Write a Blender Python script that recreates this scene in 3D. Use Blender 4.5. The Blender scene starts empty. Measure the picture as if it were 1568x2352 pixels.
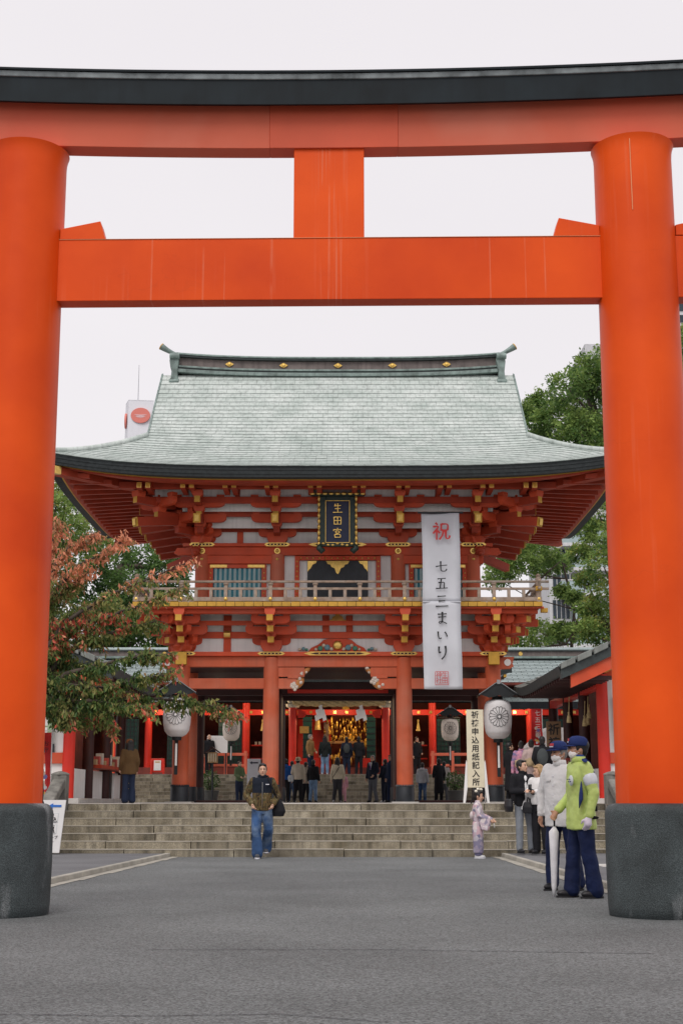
import bpy, bmesh, math, random
from mathutils import Vector, Matrix, noise
SC = bpy.context.scene
COL = SC.collection
R = math.radians
random.seed(7)

# ------------------------------------------------------------------ camera
F_PX, HZ = 3200.0, 664.0                    # focal length and horizon offset, for a 1568 x 2352 frame
PITCH = math.atan(HZ / F_PX)
CAM_H = 1.05
cam_d = bpy.data.cameras.new('camera'); cam = bpy.data.objects.new('camera', cam_d); COL.objects.link(cam)
cam.location = (0, 0, CAM_H); cam.rotation_euler = (R(90) + PITCH, 0, 0)
cam_d.sensor_fit = 'VERTICAL'; cam_d.sensor_height = 36; cam_d.sensor_width = 24
cam_d.lens = F_PX / 2352 * 36
cam_d.clip_start = .05; cam_d.clip_end = 3000
SC.camera = cam

# ------------------------------------------------------------------ overcast daylight
w = bpy.data.worlds.new('World'); SC.world = w; w.use_nodes = True
nt = w.node_tree; bg = nt.nodes['Background']
sky = nt.nodes.new('ShaderNodeTexSky'); sky.sky_type = 'NISHITA'; sky.sun_disc = False
sky.sun_elevation = R(54); sky.sun_rotation = R(195); sky.dust_density = 6; sky.air_density = 1
mx = nt.nodes.new('ShaderNodeMix'); mx.data_type = 'RGBA'
mx.inputs[0].default_value = .93
nt.links.new(sky.outputs[0], mx.inputs[6]); cn = nt.nodes.new('ShaderNodeTexNoise'); cn.inputs['Scale'].default_value = 1.6; cn.inputs['Detail'].default_value = 5
ct = nt.nodes.new('ShaderNodeTexCoord'); cm = nt.nodes.new('ShaderNodeMapping'); cm.inputs['Scale'].default_value = (1, 1, 2.5)
nt.links.new(ct.outputs['Generated'], cm.inputs[0]); nt.links.new(cm.outputs[0], cn.inputs['Vector'])
cc = nt.nodes.new('ShaderNodeMix'); cc.data_type = 'RGBA'; cc.inputs[6].default_value = (8.0, 7.6, 7.85, 1); cc.inputs[7].default_value = (8.95, 8.6, 8.8, 1)   # the cloud deck, softly uneven
nt.links.new(cn.outputs[0], cc.inputs[0]); nt.links.new(cc.outputs[2], mx.inputs[7])
nt.links.new(mx.outputs[2], bg.inputs[0]); bg.inputs[1].default_value = .1
sun_d = bpy.data.lights.new('sun', 'SUN'); sun = bpy.data.objects.new('sun', sun_d); COL.objects.link(sun)
sun_d.energy = 1.5; sun_d.angle = R(35); sun_d.color = (1, .97, .93)
sun.rotation_euler = (R(36), 0, R(-15))
SC.view_settings.view_transform = 'Standard'; SC.view_settings.look = 'None'
SC.view_settings.exposure = .12; SC.view_settings.gamma = 1; SC.view_settings.use_curve_mapping = False
SC.cycles.max_bounces = 6; SC.cycles.diffuse_bounces = 2; SC.cycles.transparent_max_bounces = 8

# ------------------------------------------------------------------ helpers
def at(u, v, Y):
    "survey: the point at distance Y seen at (u, v) of a 1568 x 2352 frame"
    dx = (u - 784) / F_PX; dy = (1176 - v) / F_PX
    c, s = math.cos(PITCH), math.sin(PITCH); fw = c - dy * s; up = s + dy * c
    return Vector((Y * dx / fw, Y, CAM_H + Y * up / fw))
def zz(v, Y): return at(784, v, Y).z
def lin(c): return tuple(((x / 255 + .055) / 1.055) ** 2.4 if x > 10 else x / 255 / 12.92 for x in c)

MATS = {}
def mat(name, col, rough=.6, var=.12, scale=3., bump=0., bscale=60., spec=.4, metal=0., col2=None, rnd=.0,
        streak=0., emit=0., srgb=False, fr=(.48, .78), fv=None, fade=None, fscale=1.2, detail=6, trans=0.):
    if name in MATS: return MATS[name]
    if srgb: col = lin(col); col2 = lin(col2) if col2 else None; fade = lin(fade) if fade else None
    m = bpy.data.materials.new(name); m.use_nodes = True; t = m.node_tree; N = t.nodes; L = t.links
    b = N['Principled BSDF']; b.inputs['Roughness'].default_value = rough
    b.inputs['Metallic'].default_value = metal; b.inputs['Specular IOR Level'].default_value = spec
    tc = N.new('ShaderNodeTexCoord'); src = tc.outputs['Object']
    n = N.new('ShaderNodeTexNoise'); n.inputs['Scale'].default_value = scale; n.inputs['Detail'].default_value = detail
    L.new(src, n.inputs['Vector'])
    cr = N.new('ShaderNodeMix'); cr.data_type = 'RGBA'
    a = col if not col2 else col
    cr.inputs[6].default_value = (*[max(0, x * (1 - var)) for x in a], 1)
    cr.inputs[7].default_value = (*[min(1, x * (1 + var)) for x in (col2 or col)], 1)
    mr = N.new('ShaderNodeMapRange'); mr.inputs[1].default_value = .3; mr.inputs[2].default_value = .7
    L.new(n.outputs[0], mr.inputs[0]); L.new(mr.outputs[0], cr.inputs[0])
    out = cr.outputs[2]
    if fade:                                     # patches where the coat has weathered pale
        n2 = N.new('ShaderNodeTexNoise'); n2.inputs['Scale'].default_value = fscale; n2.inputs['Detail'].default_value = 8
        fm = N.new('ShaderNodeMapping'); fm.inputs['Scale'].default_value = fv or (1, 1, 1); L.new(src, fm.inputs[0]); L.new(fm.outputs[0], n2.inputs['Vector'])
        r2 = N.new('ShaderNodeMapRange'); r2.inputs[1].default_value = fr[0]; r2.inputs[2].default_value = fr[1]; r2.inputs[4].default_value = .75
        L.new(n2.outputs[0], r2.inputs[0])
        m2 = N.new('ShaderNodeMix'); m2.data_type = 'RGBA'; m2.inputs[7].default_value = (*fade, 1)
        L.new(out, m2.inputs[6]); L.new(r2.outputs[0], m2.inputs[0]); out = m2.outputs[2]
    if streak:                                   # rain streaks, long in z
        mp = N.new('ShaderNodeMapping'); mp.inputs['Scale'].default_value = (9, 9, .35); L.new(src, mp.inputs[0])
        n3 = N.new('ShaderNodeTexNoise'); n3.inputs['Scale'].default_value = 1.; n3.inputs['Detail'].default_value = 5
        L.new(mp.outputs[0], n3.inputs['Vector'])
        r3 = N.new('ShaderNodeMapRange'); r3.inputs[1].default_value = .45; r3.inputs[2].default_value = .75
        r3.inputs[3].default_value = 1; r3.inputs[4].default_value = 1 - streak
        L.new(n3.outputs[0], r3.inputs[0])
        h3 = N.new('ShaderNodeHueSaturation'); L.new(out, h3.inputs['Color']); L.new(r3.outputs[0], h3.inputs['Value']); out = h3.outputs[0]
    if rnd:
        oi = N.new('ShaderNodeObjectInfo'); r4 = N.new('ShaderNodeMapRange')
        r4.inputs[3].default_value = 1 - rnd; r4.inputs[4].default_value = 1 + rnd
        L.new(oi.outputs['Random'], r4.inputs[0])
        h4 = N.new('ShaderNodeHueSaturation'); L.new(out, h4.inputs['Color']); L.new(r4.outputs[0], h4.inputs['Value']); out = h4.outputs[0]
    L.new(out, b.inputs['Base Color'])
    if trans: b.inputs['Transmission Weight'].default_value = trans
    if emit:
        b.inputs['Emission Strength'].default_value = emit; L.new(out, b.inputs['Emission Color'])
    if bump:
        nb = N.new('ShaderNodeTexNoise'); nb.inputs['Scale'].default_value = bscale; nb.inputs['Detail'].default_value = 4
        L.new(src, nb.inputs['Vector'])
        bp = N.new('ShaderNodeBump'); bp.inputs['Strength'].default_value = bump; bp.inputs['Distance'].default_value = .02
        L.new(nb.outputs[0], bp.inputs['Height']); L.new(bp.outputs[0], b.inputs['Normal'])
    MATS[name] = m
    return m

class MB:
    "collects shapes for ONE mesh object"
    def __init__(s): s.v = []; s.f = []; s.m = []; s.k = 0
    def add(s, vs, fs):
        o = len(s.v); s.v += [tuple(p) for p in vs]; s.f += [tuple(i + o for i in f) for f in fs]; s.m += [s.k] * len(fs); return s
    def box(s, x0, x1, y0, y1, z0, z1, rot=None, piv=None):
        vs = [Vector((x, y, z)) for z in (z0, z1) for y in (y0, y1) for x in (x0, x1)]
        if rot is not None:
            piv = piv or Vector(((x0 + x1) / 2, (y0 + y1) / 2, (z0 + z1) / 2)); vs = [rot @ (p - piv) + piv for p in vs]
        return s.add(vs, [(0, 2, 3, 1), (4, 5, 7, 6), (0, 1, 5, 4), (2, 6, 7, 3), (0, 4, 6, 2), (1, 3, 7, 5)])
    def cyl(s, p0, p1, r0, r1=None, n=12, caps=True):
        r1 = r0 if r1 is None else r1
        return s.tube([p0, p1], [r0, r1], n, caps)
    def tube(s, pts, rad, n=8, caps=True, flat=1.0):
        pts = [Vector(p) for p in pts]
        if not isinstance(rad, (list, tuple)): rad = [rad] * len(pts)
        vs = []; u0 = None
        for i, p in enumerate(pts):
            d = (pts[min(i + 1, len(pts) - 1)] - pts[max(i - 1, 0)])
            d = d.normalized() if d.length > 1e-9 else Vector((0, 0, 1))
            if u0 is None:
                u0 = d.orthogonal().normalized() if abs(d.z) < .99 else Vector((1, 0, 0))
            u = (u0 - d * u0.dot(d)); u = u.normalized() if u.length > 1e-6 else d.orthogonal().normalized(); u0 = u
            q = d.cross(u)
            for k in range(n):
                a = 2 * math.pi * k / n
                vs.append(p + (u * math.cos(a) + q * math.sin(a) * flat) * rad[i])
        fs = []
        for i in range(len(pts) - 1):
            for k in range(n):
                fs.append((i * n + k, i * n + (k + 1) % n, (i + 1) * n + (k + 1) % n, (i + 1) * n + k))
        if caps:
            fs.append(tuple(range(n - 1, -1, -1))); e = (len(pts) - 1) * n; fs.append(tuple(range(e, e + n)))
        return s.add(vs, fs)
    def lathe(s, c, prof, n=16, sx=1, sy=1):
        "prof: (radius, z) from bottom to top about a vertical axis through c"
        vs = []
        for r, z in prof:
            for k in range(n):
                a = 2 * math.pi * k / n; vs.append((c[0] + r * math.cos(a) * sx, c[1] + r * math.sin(a) * sy, c[2] + z))
        fs = []
        for i in range(len(prof) - 1):
            for k in range(n): fs.append((i * n + k, i * n + (k + 1) % n, (i + 1) * n + (k + 1) % n, (i + 1) * n + k))
        fs.append(tuple(range(n - 1, -1, -1))); e = (len(prof) - 1) * n; fs.append(tuple(range(e, e + n)))
        return s.add(vs, fs)
    def ell(s, c, r, n=12, m=8, rot=None):
        c = Vector(c); vs = []; fs = []
        for i in range(1, m):
            th = math.pi * i / m
            for k in range(n):
                a = 2 * math.pi * k / n
                q = Vector((r[0] * math.sin(th) * math.cos(a), r[1] * math.sin(th) * math.sin(a), -r[2] * math.cos(th)))
                vs.append(c + (rot @ q if rot else q))
        b = Vector((0, 0, -r[2])); t = Vector((0, 0, r[2]))
        vs += [c + (rot @ b if rot else b), c + (rot @ t if rot else t)]; B = len(vs) - 2; T = B + 1
        for i in range(m - 2):
            for k in range(n): fs.append((i * n + k, i * n + (k + 1) % n, (i + 1) * n + (k + 1) % n, (i + 1) * n + k))
        for k in range(n):
            fs.append((B, (k + 1) % n, k)); fs.append((T, (m - 2) * n + k, (m - 2) * n + (k + 1) % n))
        return s.add(vs, fs)
    def prism(s, poly, a, b, axis='y'):
        "poly in the plane across axis: (x,z) for y, (y,z) for x, (x,y) for z"
        def mk(p, t):
            return {'y': (p[0], t, p[1]), 'x': (t, p[0], p[1]), 'z': (p[0], p[1], t)}[axis]
        n = len(poly); vs = [mk(p, a) for p in poly] + [mk(p, b) for p in poly]
        fs = [tuple(range(n)), tuple(range(2 * n - 1, n - 1, -1))]
        for i in range(n): fs.append((i, i + n, (i + 1) % n + n, (i + 1) % n))
        return s.add(vs, fs)
    def mesh(s, name, mats, smooth=False):
        me = bpy.data.meshes.new(name); me.from_pydata(s.v, [], s.f)
        if not isinstance(mats, (list, tuple)): mats = [mats]
        for m in mats: me.materials.append(m)
        if len(mats) > 1: me.polygons.foreach_set('material_index', s.m)
        if smooth: me.polygons.foreach_set('use_smooth', [True] * len(me.polygons))
        bm = bmesh.new(); bm.from_mesh(me); bmesh.ops.recalc_face_normals(bm, faces=bm.faces); bm.to_mesh(me); bm.free()
        me.update(); return me
    def build(s, name, mats, parent=None, smooth=False, bevel=0, kind=None, label=None, auto=None):
        o = bpy.data.objects.new(name, s.mesh(name, mats, smooth)); COL.objects.link(o); par(o, parent)
        if bevel:
            b = o.modifiers.new('bevel', 'BEVEL'); b.width = bevel; b.segments = 2; b.limit_method = 'ANGLE'; b.angle_limit = R(40)
        if auto:
            e = o.modifiers.new('edges', 'EDGE_SPLIT'); e.split_angle = R(auto)
        if kind: o['kind'] = kind
        if label: o['label'] = label
        return o
def par(o, p):
    if p is None: return
    o.parent = p; o.matrix_parent_inverse = wm(p).inverted()
def wm(o):
    m = Matrix.Translation(o.location) @ o.rotation_euler.to_matrix().to_4x4()
    return m if o.parent is None else wm(o.parent) @ o.matrix_parent_inverse @ m
def box(name, m, p, x0, x1, y0, y1, z0, z1, bevel=.012, **k): return MB().box(x0, x1, y0, y1, z0, z1).build(name, m, p, bevel=bevel, **k)
def tag(o, label, cat=None, group=None, kind=None):
    if label: o['label'] = label
    if cat: o['category'] = cat
    if group: o['group'] = group
    if kind: o['kind'] = kind
    return o
def thing(name, label, cat, loc=(0, 0, 0), group=None):
    o = bpy.data.objects.new(name, None); COL.objects.link(o); o.location = loc; o.empty_display_size = .2
    return tag(o, label, cat, group)
def inst(src, p=None, loc=None, rot=None, scale=None, label=None):
    c = src.copy(); COL.objects.link(c)
    if p is not None: c.parent = p; c.matrix_parent_inverse = wm(p).inverted()
    if loc is not None: c.location = loc
    if rot is not None: c.rotation_euler = rot
    if scale is not None: c.scale = scale
    if label: c['label'] = label
    return c
def dup(o, p=None, dloc=(0, 0, 0)):
    c = o.copy(); COL.objects.link(c)
    if p is not None: c.parent = p
    else: c.location = o.location + Vector(dloc)
    for ch in o.children: dup(ch, c)
    return c
def meshobj(name, me, p=None, loc=(0, 0, 0), rot=(0, 0, 0), label=None):
    o = bpy.data.objects.new(name, me); COL.objects.link(o); o.location = loc; o.rotation_euler = rot
    if p is not None: o.parent = p; o.matrix_parent_inverse = wm(p).inverted()
    if label: o['label'] = label
    return o
def arch(u0, u1, n): return [u0 + (u1 - u0) * i / n for i in range(n + 1)]
# lettering: glyph text (built-in font) as a mesh, standing in the x-z plane facing -y
def glyphs(txt, size, bold=.0):
    c = bpy.data.curves.new('lettering', 'FONT'); c.body = txt; c.size = size; c.offset = bold; c.align_x = 'CENTER'; c.align_y = 'CENTER'
    c.resolution_u = 3; c.extrude = .002
    o = bpy.data.objects.new('lettering', c); COL.objects.link(o)
    dg = bpy.context.evaluated_depsgraph_get(); me = bpy.data.meshes.new_from_object(o.evaluated_get(dg))
    bpy.data.objects.remove(o); bpy.data.curves.remove(c); return me
GLYPH = {}
def letters(txt, size, m, p, loc, name='lettering', bold=0., rz=0., sx=1.):
    me = GLYPH[(txt, size, bold)].copy() if (txt, size, bold) in GLYPH else glyphs(txt, size, bold)
    me.materials.clear(); me.materials.append(m)
    me.transform(Matrix.Rotation(R(90), 4, 'X')); me.transform(Matrix.Diagonal((sx, 1, 1, 1)))
    return meshobj(name, me, p, loc, (0, 0, rz))
# brush lettering: strokes on a 100 x 100 grid, each swelling and tapering like a loaded brush
BRUSH = {
 '祝': ['22,95 32,84', '8,74 42,78 8,38', '27,60 27,5', '32,52 44,40', '52,90 50,52', '52,88 88,90 84,56', '52,56 84,57', '62,54 58,26 40,6', '74,54 74,16 80,9 94,12 95,28'],
 '七': ['6,50 50,58 94,62', '44,92 44,22 52,12 86,14 90,32'],
 '五': ['18,84 82,88', '48,86 36,12', '24,54 72,58 68,12', '4,8 96,12'],
 '三': ['18,84 80,88', '26,50 74,53', '4,10 96,14'],
 'ま': ['18,78 84,82', '22,56 80,60', '52,96 52,30 46,12 30,10 24,20 36,28 56,24 84,8'],
 'い': ['18,78 18,46 24,24 34,16 42,30', '70,74 84,56 88,38'],
 'り': ['28,90 24,56 30,40 38,56', '70,94 74,60 66,28 44,4'],
 '生': ['30,92 20,66', '26,72 82,76', '52,96 52,10', '26,44 78,46', '6,8 96,10'],
 '田': ['16,84 18,12', '16,84 84,85 82,12', '50,84 50,14', '20,49 80,50', '18,14 82,14'],
 '宮': ['50,98 50,86', '14,84 12,68', '14,82 88,84 80,70', '32,68 34,46', '32,68 70,69 66,48', '34,48 66,48', '50,46 46,36', '22,34 26,4', '22,34 80,35 76,5', '26,7 76,7'],
}
def brush(ch, size, m, p, loc, wd=11, name='lettering', depth=.003):
    b = MB(); s = size / 100
    for k_, st in enumerate(BRUSH[ch]):
        pts = [Vector(tuple(map(float, q.split(',')))) for q in st.split()]
        dense = []
        for i in range(len(pts) - 1):
            n = max(2, int((pts[i + 1] - pts[i]).length / 9))
            dense += [pts[i].lerp(pts[i + 1], k / n) for k in range(n)]
        dense.append(pts[-1])
        for _ in range(2): dense = [dense[0]] + [(dense[i - 1] + dense[i] * 2 + dense[i + 1]) / 4 for i in range(1, len(dense) - 1)] + [dense[-1]]
        n = len(dense); le = []; ri = []
        for i, q in enumerate(dense):
            d = (dense[min(i + 1, n - 1)] - dense[max(i - 1, 0)]).normalized(); nn = Vector((-d.y, d.x))
            t = i / (n - 1); wv = wd * (.42 + .28 * abs(2 * t - 1) ** 2 - .22 * t ** 4)
            if abs(d.x) > .8: wv *= .78
            le.append(q + nn * wv / 1.0 * .8); ri.append(q - nn * wv * .8)
        for i in range(n - 1):
            quad = [le[i], le[i + 1], ri[i + 1], ri[i]]
            vs = [((q.x - 50) * s, -.0007 * k_, (q.y - 50) * s) for q in quad]
            b.add(vs, [(0, 1, 2, 3)])
    o = b.build(name, m, None); o.location = loc
    if p is not None: par(o, p)
    return o

for _t, _s, _b in [(c, .2, 0.) for c in '生田神社'] + [(c, .16, 0.) for c in ('16才', '24才', '14才', '34才', '62才')] + [(c, .21, .0035) for c in '祈祷申込用紙記入所'] + [(c, .34, .006) for c in '祈祷']:
    GLYPH[(_t, _s, _b)] = glyphs(_t, _s, _b)
# ------------------------------------------------------------------ materials
def streaked_vermilion(name, pale=.5, zig=False, lean=0):
    "glossy orange-red paint with pale drip lines and a few hairline cracks"
    m = mat(name, (.7, .056, .005), rough=.44, var=.14, scale=.6, spec=.18, bump=.15, bscale=4, col2=(.76, .088, .006))
    t = m.node_tree; N = t.nodes; L = t.links; b = N['Principled BSDF']
    base = b.inputs['Base Color'].links[0].from_socket
    tc = N.new('ShaderNodeTexCoord')
    mp = N.new('ShaderNodeMapping'); mp.inputs['Scale'].default_value = (5.5, 5.5, .16); L.new(tc.outputs['Object'], mp.inputs[0])
    n = N.new('ShaderNodeTexNoise'); n.inputs['Scale'].default_value = 3; n.inputs['Detail'].default_value = 4; L.new(mp.outputs[0], n.inputs['Vector'])
    r = N.new('ShaderNodeMapRange'); r.inputs[1].default_value = .58; r.inputs[2].default_value = .7; r.inputs[4].default_value = .4 * pale
    L.new(n.outputs[0], r.inputs[0])
    nb = N.new('ShaderNodeTexNoise'); nb.inputs['Scale'].default_value = .8; L.new(tc.outputs['Object'], nb.inputs['Vector'])
    rb = N.new('ShaderNodeMapRange'); rb.inputs[1].default_value = .5; rb.inputs[2].default_value = .62; L.new(nb.outputs[0], rb.inputs[0])
    mu = N.new('ShaderNodeMath'); mu.operation = 'MULTIPLY'; L.new(r.outputs[0], mu.inputs[0]); L.new(rb.outputs[0], mu.inputs[1])
    x = N.new('ShaderNodeMix'); x.data_type = 'RGBA'; x.inputs[7].default_value = (.78, .27, .16, 1)
    L.new(base, x.inputs[6]); L.new(mu.outputs[0], x.inputs[0])
    vo = N.new('ShaderNodeTexVoronoi'); vo.feature = 'DISTANCE_TO_EDGE'; vo.inputs['Scale'].default_value = .55
    m3 = N.new('ShaderNodeMapping'); m3.inputs['Scale'].default_value = (1, 1, 1.5); L.new(tc.outputs['Object'], m3.inputs[0])
    nd = N.new('ShaderNodeTexNoise'); nd.inputs['Scale'].default_value = 4; nd.inputs['Detail'].default_value = 6; L.new(m3.outputs[0], nd.inputs['Vector'])
    ad = N.new('ShaderNodeVectorMath'); ad.operation = 'MULTIPLY_ADD'; ad.inputs[1].default_value = (.35,) * 3
    L.new(nd.outputs[1], ad.inputs[0]); L.new(m3.outputs[0], ad.inputs[2]); L.new(ad.outputs[0], vo.inputs['Vector'])
    rc = N.new('ShaderNodeMapRange'); rc.inputs[1].default_value = 0; rc.inputs[2].default_value = .006; rc.inputs[3].default_value = .08; rc.inputs[4].default_value = 0
    L.new(vo.outputs['Distance'], rc.inputs[0])
    mu2 = N.new('ShaderNodeMath'); mu2.operation = 'MULTIPLY'; L.new(rc.outputs[0], mu2.inputs[0]); L.new(rb.outputs[0], mu2.inputs[1])
    x2 = N.new('ShaderNodeMix'); x2.data_type = 'RGBA'; x2.inputs[7].default_value = (.3, .03, .012, 1)
    L.new(x.outputs[2], x2.inputs[6]); L.new(mu2.outputs[0], x2.inputs[0]); L.new(x2.outputs[2], b.inputs['Base Color'])
    return m
def centre_drips(m):
    "pale rain drips: a bundle under the strut and a few single ones along the tie beam"
    t = m.node_tree; N = t.nodes; L = t.links; b = N['Principled BSDF']; base = b.inputs['Base Color'].links[0].from_socket
    tc = N.new('ShaderNodeTexCoord'); g = N.new('ShaderNodeSeparateXYZ'); L.new(tc.outputs['Object'], g.inputs[0])
    def M(op, a, c, d=None):
        n = N.new('ShaderNodeMath'); n.operation = op
        for i, x in enumerate((a, c, d)):
            if x is None: continue
            if isinstance(x, (int, float)): n.inputs[i].default_value = x
            else: L.new(x, n.inputs[i])
        return n.outputs[0]
    def noise_(sc, det=3):
        mp = N.new('ShaderNodeMapping'); mp.inputs['Scale'].default_value = sc; L.new(tc.outputs['Object'], mp.inputs[0])
        n = N.new('ShaderNodeTexNoise'); n.inputs['Scale'].default_value = 1; n.inputs['Detail'].default_value = det; L.new(mp.outputs[0], n.inputs['Vector']); return n.outputs[0]
    fine = noise_((42, 1, .5)); gaps = noise_((9, 1, 2.2))
    def rng(a, lo, hi): r = N.new('ShaderNodeMapRange'); r.inputs[1].default_value = lo; r.inputs[2].default_value = hi; L.new(a, r.inputs[0]); return r.outputs[0]
    near = rng(M('ABSOLUTE', M('SUBTRACT', g.outputs[0], -.1), 0), .2, .06)
    tot = M('MULTIPLY', M('MULTIPLY', near, rng(fine, .52, .6)), rng(gaps, .35, .55))
    for x0, wd in ((-1.95, .012), (-1.42, .014), (-1.2, .006), (1.52, .009), (1.88, .007), (2.08, .011), (-.72, .02)):
        one = M('MULTIPLY', rng(M('ABSOLUTE', M('SUBTRACT', g.outputs[0], x0), 0), wd, wd * .3), rng(gaps, .4, .6)); tot = M('ADD', tot, one)
    k = M('MULTIPLY', tot, .26); x = N.new('ShaderNodeMix'); x.data_type = 'RGBA'; x.inputs[7].default_value = (.8, .32, .2, 1)
    L.new(base, x.inputs[6]); L.new(k, x.inputs[0]); L.new(x.outputs[2], b.inputs['Base Color'])
M_TORII = streaked_vermilion('torii_vermilion', .25)
M_TORII_DRIP = streaked_vermilion('torii_vermilion_drips', .3); centre_drips(M_TORII_DRIP)
M_FADED = mat('faded_vermilion', (.66, .125, .062), rough=.6, var=.08, scale=1.2, fade=(.68, .21, .135), fscale=.8)
M_FADED2 = mat('repainted_vermilion', (.66, .1, .042), rough=.55, var=.1, scale=1.5)
M_BLACKBEAM = mat('black_lacquer', (.009, .015, .019), rough=.5, var=.35, scale=2.5, streak=.25, spec=.25)
M_STRIP = mat('grey_lead_strip', (.24, .27, .275), rough=.5, var=.5, scale=6)
M_RED = mat('gate_vermilion', (.56, .07, .022), rough=.6, var=.16, scale=1.6, fade=(.46, .12, .075), fscale=1.1, rnd=.07)
M_COLUMN = mat('column_vermilion', (.54, .105, .042), rough=.6, var=.14, scale=1.2, fade=(.54, .2, .13), fscale=.7, streak=.12)
M_REDD = mat('eave_red', (.36, .042, .014), rough=.6, var=.2, scale=2, rnd=.08)  # deep red, with the occlusion under the eaves darkened into the colour
M_HALL = mat('hall_red', (.6, .026, .012), rough=.5, var=.12, scale=2)
M_MAROON = mat('dark_maroon', (.04, .01, .009), rough=.55, var=.3)  # dark red, deepened so the shade of inner parts sits in the colour
M_GOLD = mat('yellow_ochre_paint', (.56, .31, .04), rough=.55, var=.14, scale=5, rnd=.1)
M_GILT = mat('gilt_metal', (.75, .5, .14), rough=.32, metal=.8, var=.15, scale=12)
M_PLASTER = mat('white_plaster', (.82, .81, .79), rough=.85, var=.08, scale=1.2, streak=.14)
M_BLACK = mat('black_sleeve', (.02, .024, .03), rough=.45, var=.3, scale=4)
M_TEAL = mat('teal_louvre', (.03, .2, .26), rough=.55, var=.12)
M_TEALD = mat('dark_green_lattice', (.012, .06, .05), rough=.5, var=.2)
M_PALEBLUE = mat('pale_louvre', (.42, .56, .57), rough=.6, var=.08)
M_WOODGREY = mat('weathered_rail_wood', (.34, .25, .19), rough=.8, var=.3, scale=7, fade=(.5, .47, .42), fscale=3)
M_COPPER = mat('copper_patina', (.46, .525, .49), rough=.55, var=.1, scale=1.1, streak=.34, rnd=.05, col2=(.54, .58, .555), spec=.3)
M_COPPERL = mat('shaded_tile_lip', (.29, .335, .315), rough=.6, var=.3, scale=4)  # darker copper on the lip faces, painting in the shadow line under each tile
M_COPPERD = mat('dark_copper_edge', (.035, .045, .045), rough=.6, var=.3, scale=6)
M_COPPERG = mat('green_copper_trim', (.19, .25, .23), rough=.45, var=.35, scale=5, streak=.3)
M_RIDGE = mat('brown_ridge_board', (.17, .14, .13), rough=.6, var=.25, scale=3, streak=.35)
M_NAVY = mat('navy_panel', (.008, .014, .05), rough=.4, var=.1)
M_STONE = mat('step_granite', (.2, .168, .112), rough=.85, var=.28, scale=2.2, col2=(.28, .25, .19), rnd=.16, streak=.6, bump=.25, bscale=90)
M_NOSE = mat('step_tread_worn', (.33, .3, .25), rough=.8, var=.12, scale=3)
M_LEDGE = mat('pale_concrete', (.5, .48, .45), rough=.85, var=.15, scale=3, bump=.15)
M_ASPH = mat('asphalt', (.165, .174, .174), rough=.72, var=.2, scale=.55, bump=1.0, bscale=150, spec=.5)
M_SIDE = mat('pavement_asphalt', (.15, .15, .157), rough=.8, var=.15, scale=1, bump=.6, bscale=120)
M_PED = mat('pedestal_granite', (.04, .05, .052), rough=.6, var=.5, scale=2.2, fade=(.2, .21, .215), fscale=3.2, fv=(1, 1, .35), fr=(.54, .64), bump=.6, bscale=120)
M_PAPER = mat('white_paper', (.8, .78, .76), rough=.8, var=.04)
M_CLOTH = mat('grey_banner_cloth', (.56, .57, .61), rough=.85, var=.05, scale=1.5, bump=.1, bscale=30)
M_INK = mat('black_ink', (.012, .012, .014), rough=.6, var=0)
M_REDINK = mat('red_ink', (.5, .03, .03), rough=.6, var=0)

def asphalt_detail():
    t = M_ASPH.node_tree; N = t.nodes; L = t.links; b = N['Principled BSDF']
    base = b.inputs['Base Color'].links[0].from_socket
    tc = N.new('ShaderNodeTexCoord')
    v = N.new('ShaderNodeTexVoronoi'); v.inputs['Scale'].default_value = 80; L.new(tc.outputs['Object'], v.inputs['Vector'])
    sep = N.new('ShaderNodeSeparateColor'); L.new(v.outputs['Color'], sep.inputs[0])
    r = N.new('ShaderNodeMapRange'); r.inputs[3].default_value = .42; r.inputs[4].default_value = 1.6; L.new(sep.outputs[0], r.inputs[0])
    h = N.new('ShaderNodeHueSaturation'); L.new(base, h.inputs['Color']); L.new(r.outputs[0], h.inputs['Value'])
    L.new(h.outputs[0], b.inputs['Base Color'])
asphalt_detail()
def granite_detail(m, sc=110, lo=.6, hi=1.9):
    t = m.node_tree; N = t.nodes; L = t.links; b = N['Principled BSDF']
    base = b.inputs['Base Color'].links[0].from_socket
    tc = N.new('ShaderNodeTexCoord')
    v = N.new('ShaderNodeTexNoise'); v.inputs['Scale'].default_value = sc; v.inputs['Detail'].default_value = 2; L.new(tc.outputs['Object'], v.inputs['Vector'])
    r = N.new('ShaderNodeMapRange'); r.inputs[1].default_value = .35; r.inputs[2].default_value = .7; r.inputs[3].default_value = lo; r.inputs[4].default_value = hi; L.new(v.outputs[0], r.inputs[0])
    h = N.new('ShaderNodeHueSaturation'); L.new(base, h.inputs['Color']); L.new(r.outputs[0], h.inputs['Value'])
    L.new(h.outputs[0], b.inputs['Base Color'])
granite_detail(M_PED); granite_detail(M_STONE, 60, .7, 1.3)

# ------------------------------------------------------------------ ground
def sheet(name, m, poly, z, kind='structure', p=None):
    b = MB(); b.add([(x, y, z) for x, y in poly], [tuple(range(len(poly)))]); o = b.build(name, m, p)
    if kind: o['kind'] = kind
    return o
sheet('ground', M_SIDE, [(-1500, -300), (1500, -300), (1500, 2500), (-1500, 2500)], -.03)
STEP_Y, STEP_TOP, PLAT_Z, XC = 27.5, 29.6, 1.0, -.13
road = MB()
rx = lambda y: (at(380, 1965, 27.5).x + (y - 27.5) * (at(107, 2030, 18.06).x - at(380, 1965, 27.5).x) / (18.06 - 27.5))
LEFT_NEAR, LEFT_FAR = at(107, 2028, 18.25), at(392, 1965, 27.45)
RIGHT_NEAR, RIGHT_FAR = at(1380, 2033, 17.8), at(1150, 1961, 27.45)
def kerb_x(a, b, y): return a.x + (b.x - a.x) * (y - a.y) / (b.y - a.y)
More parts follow.
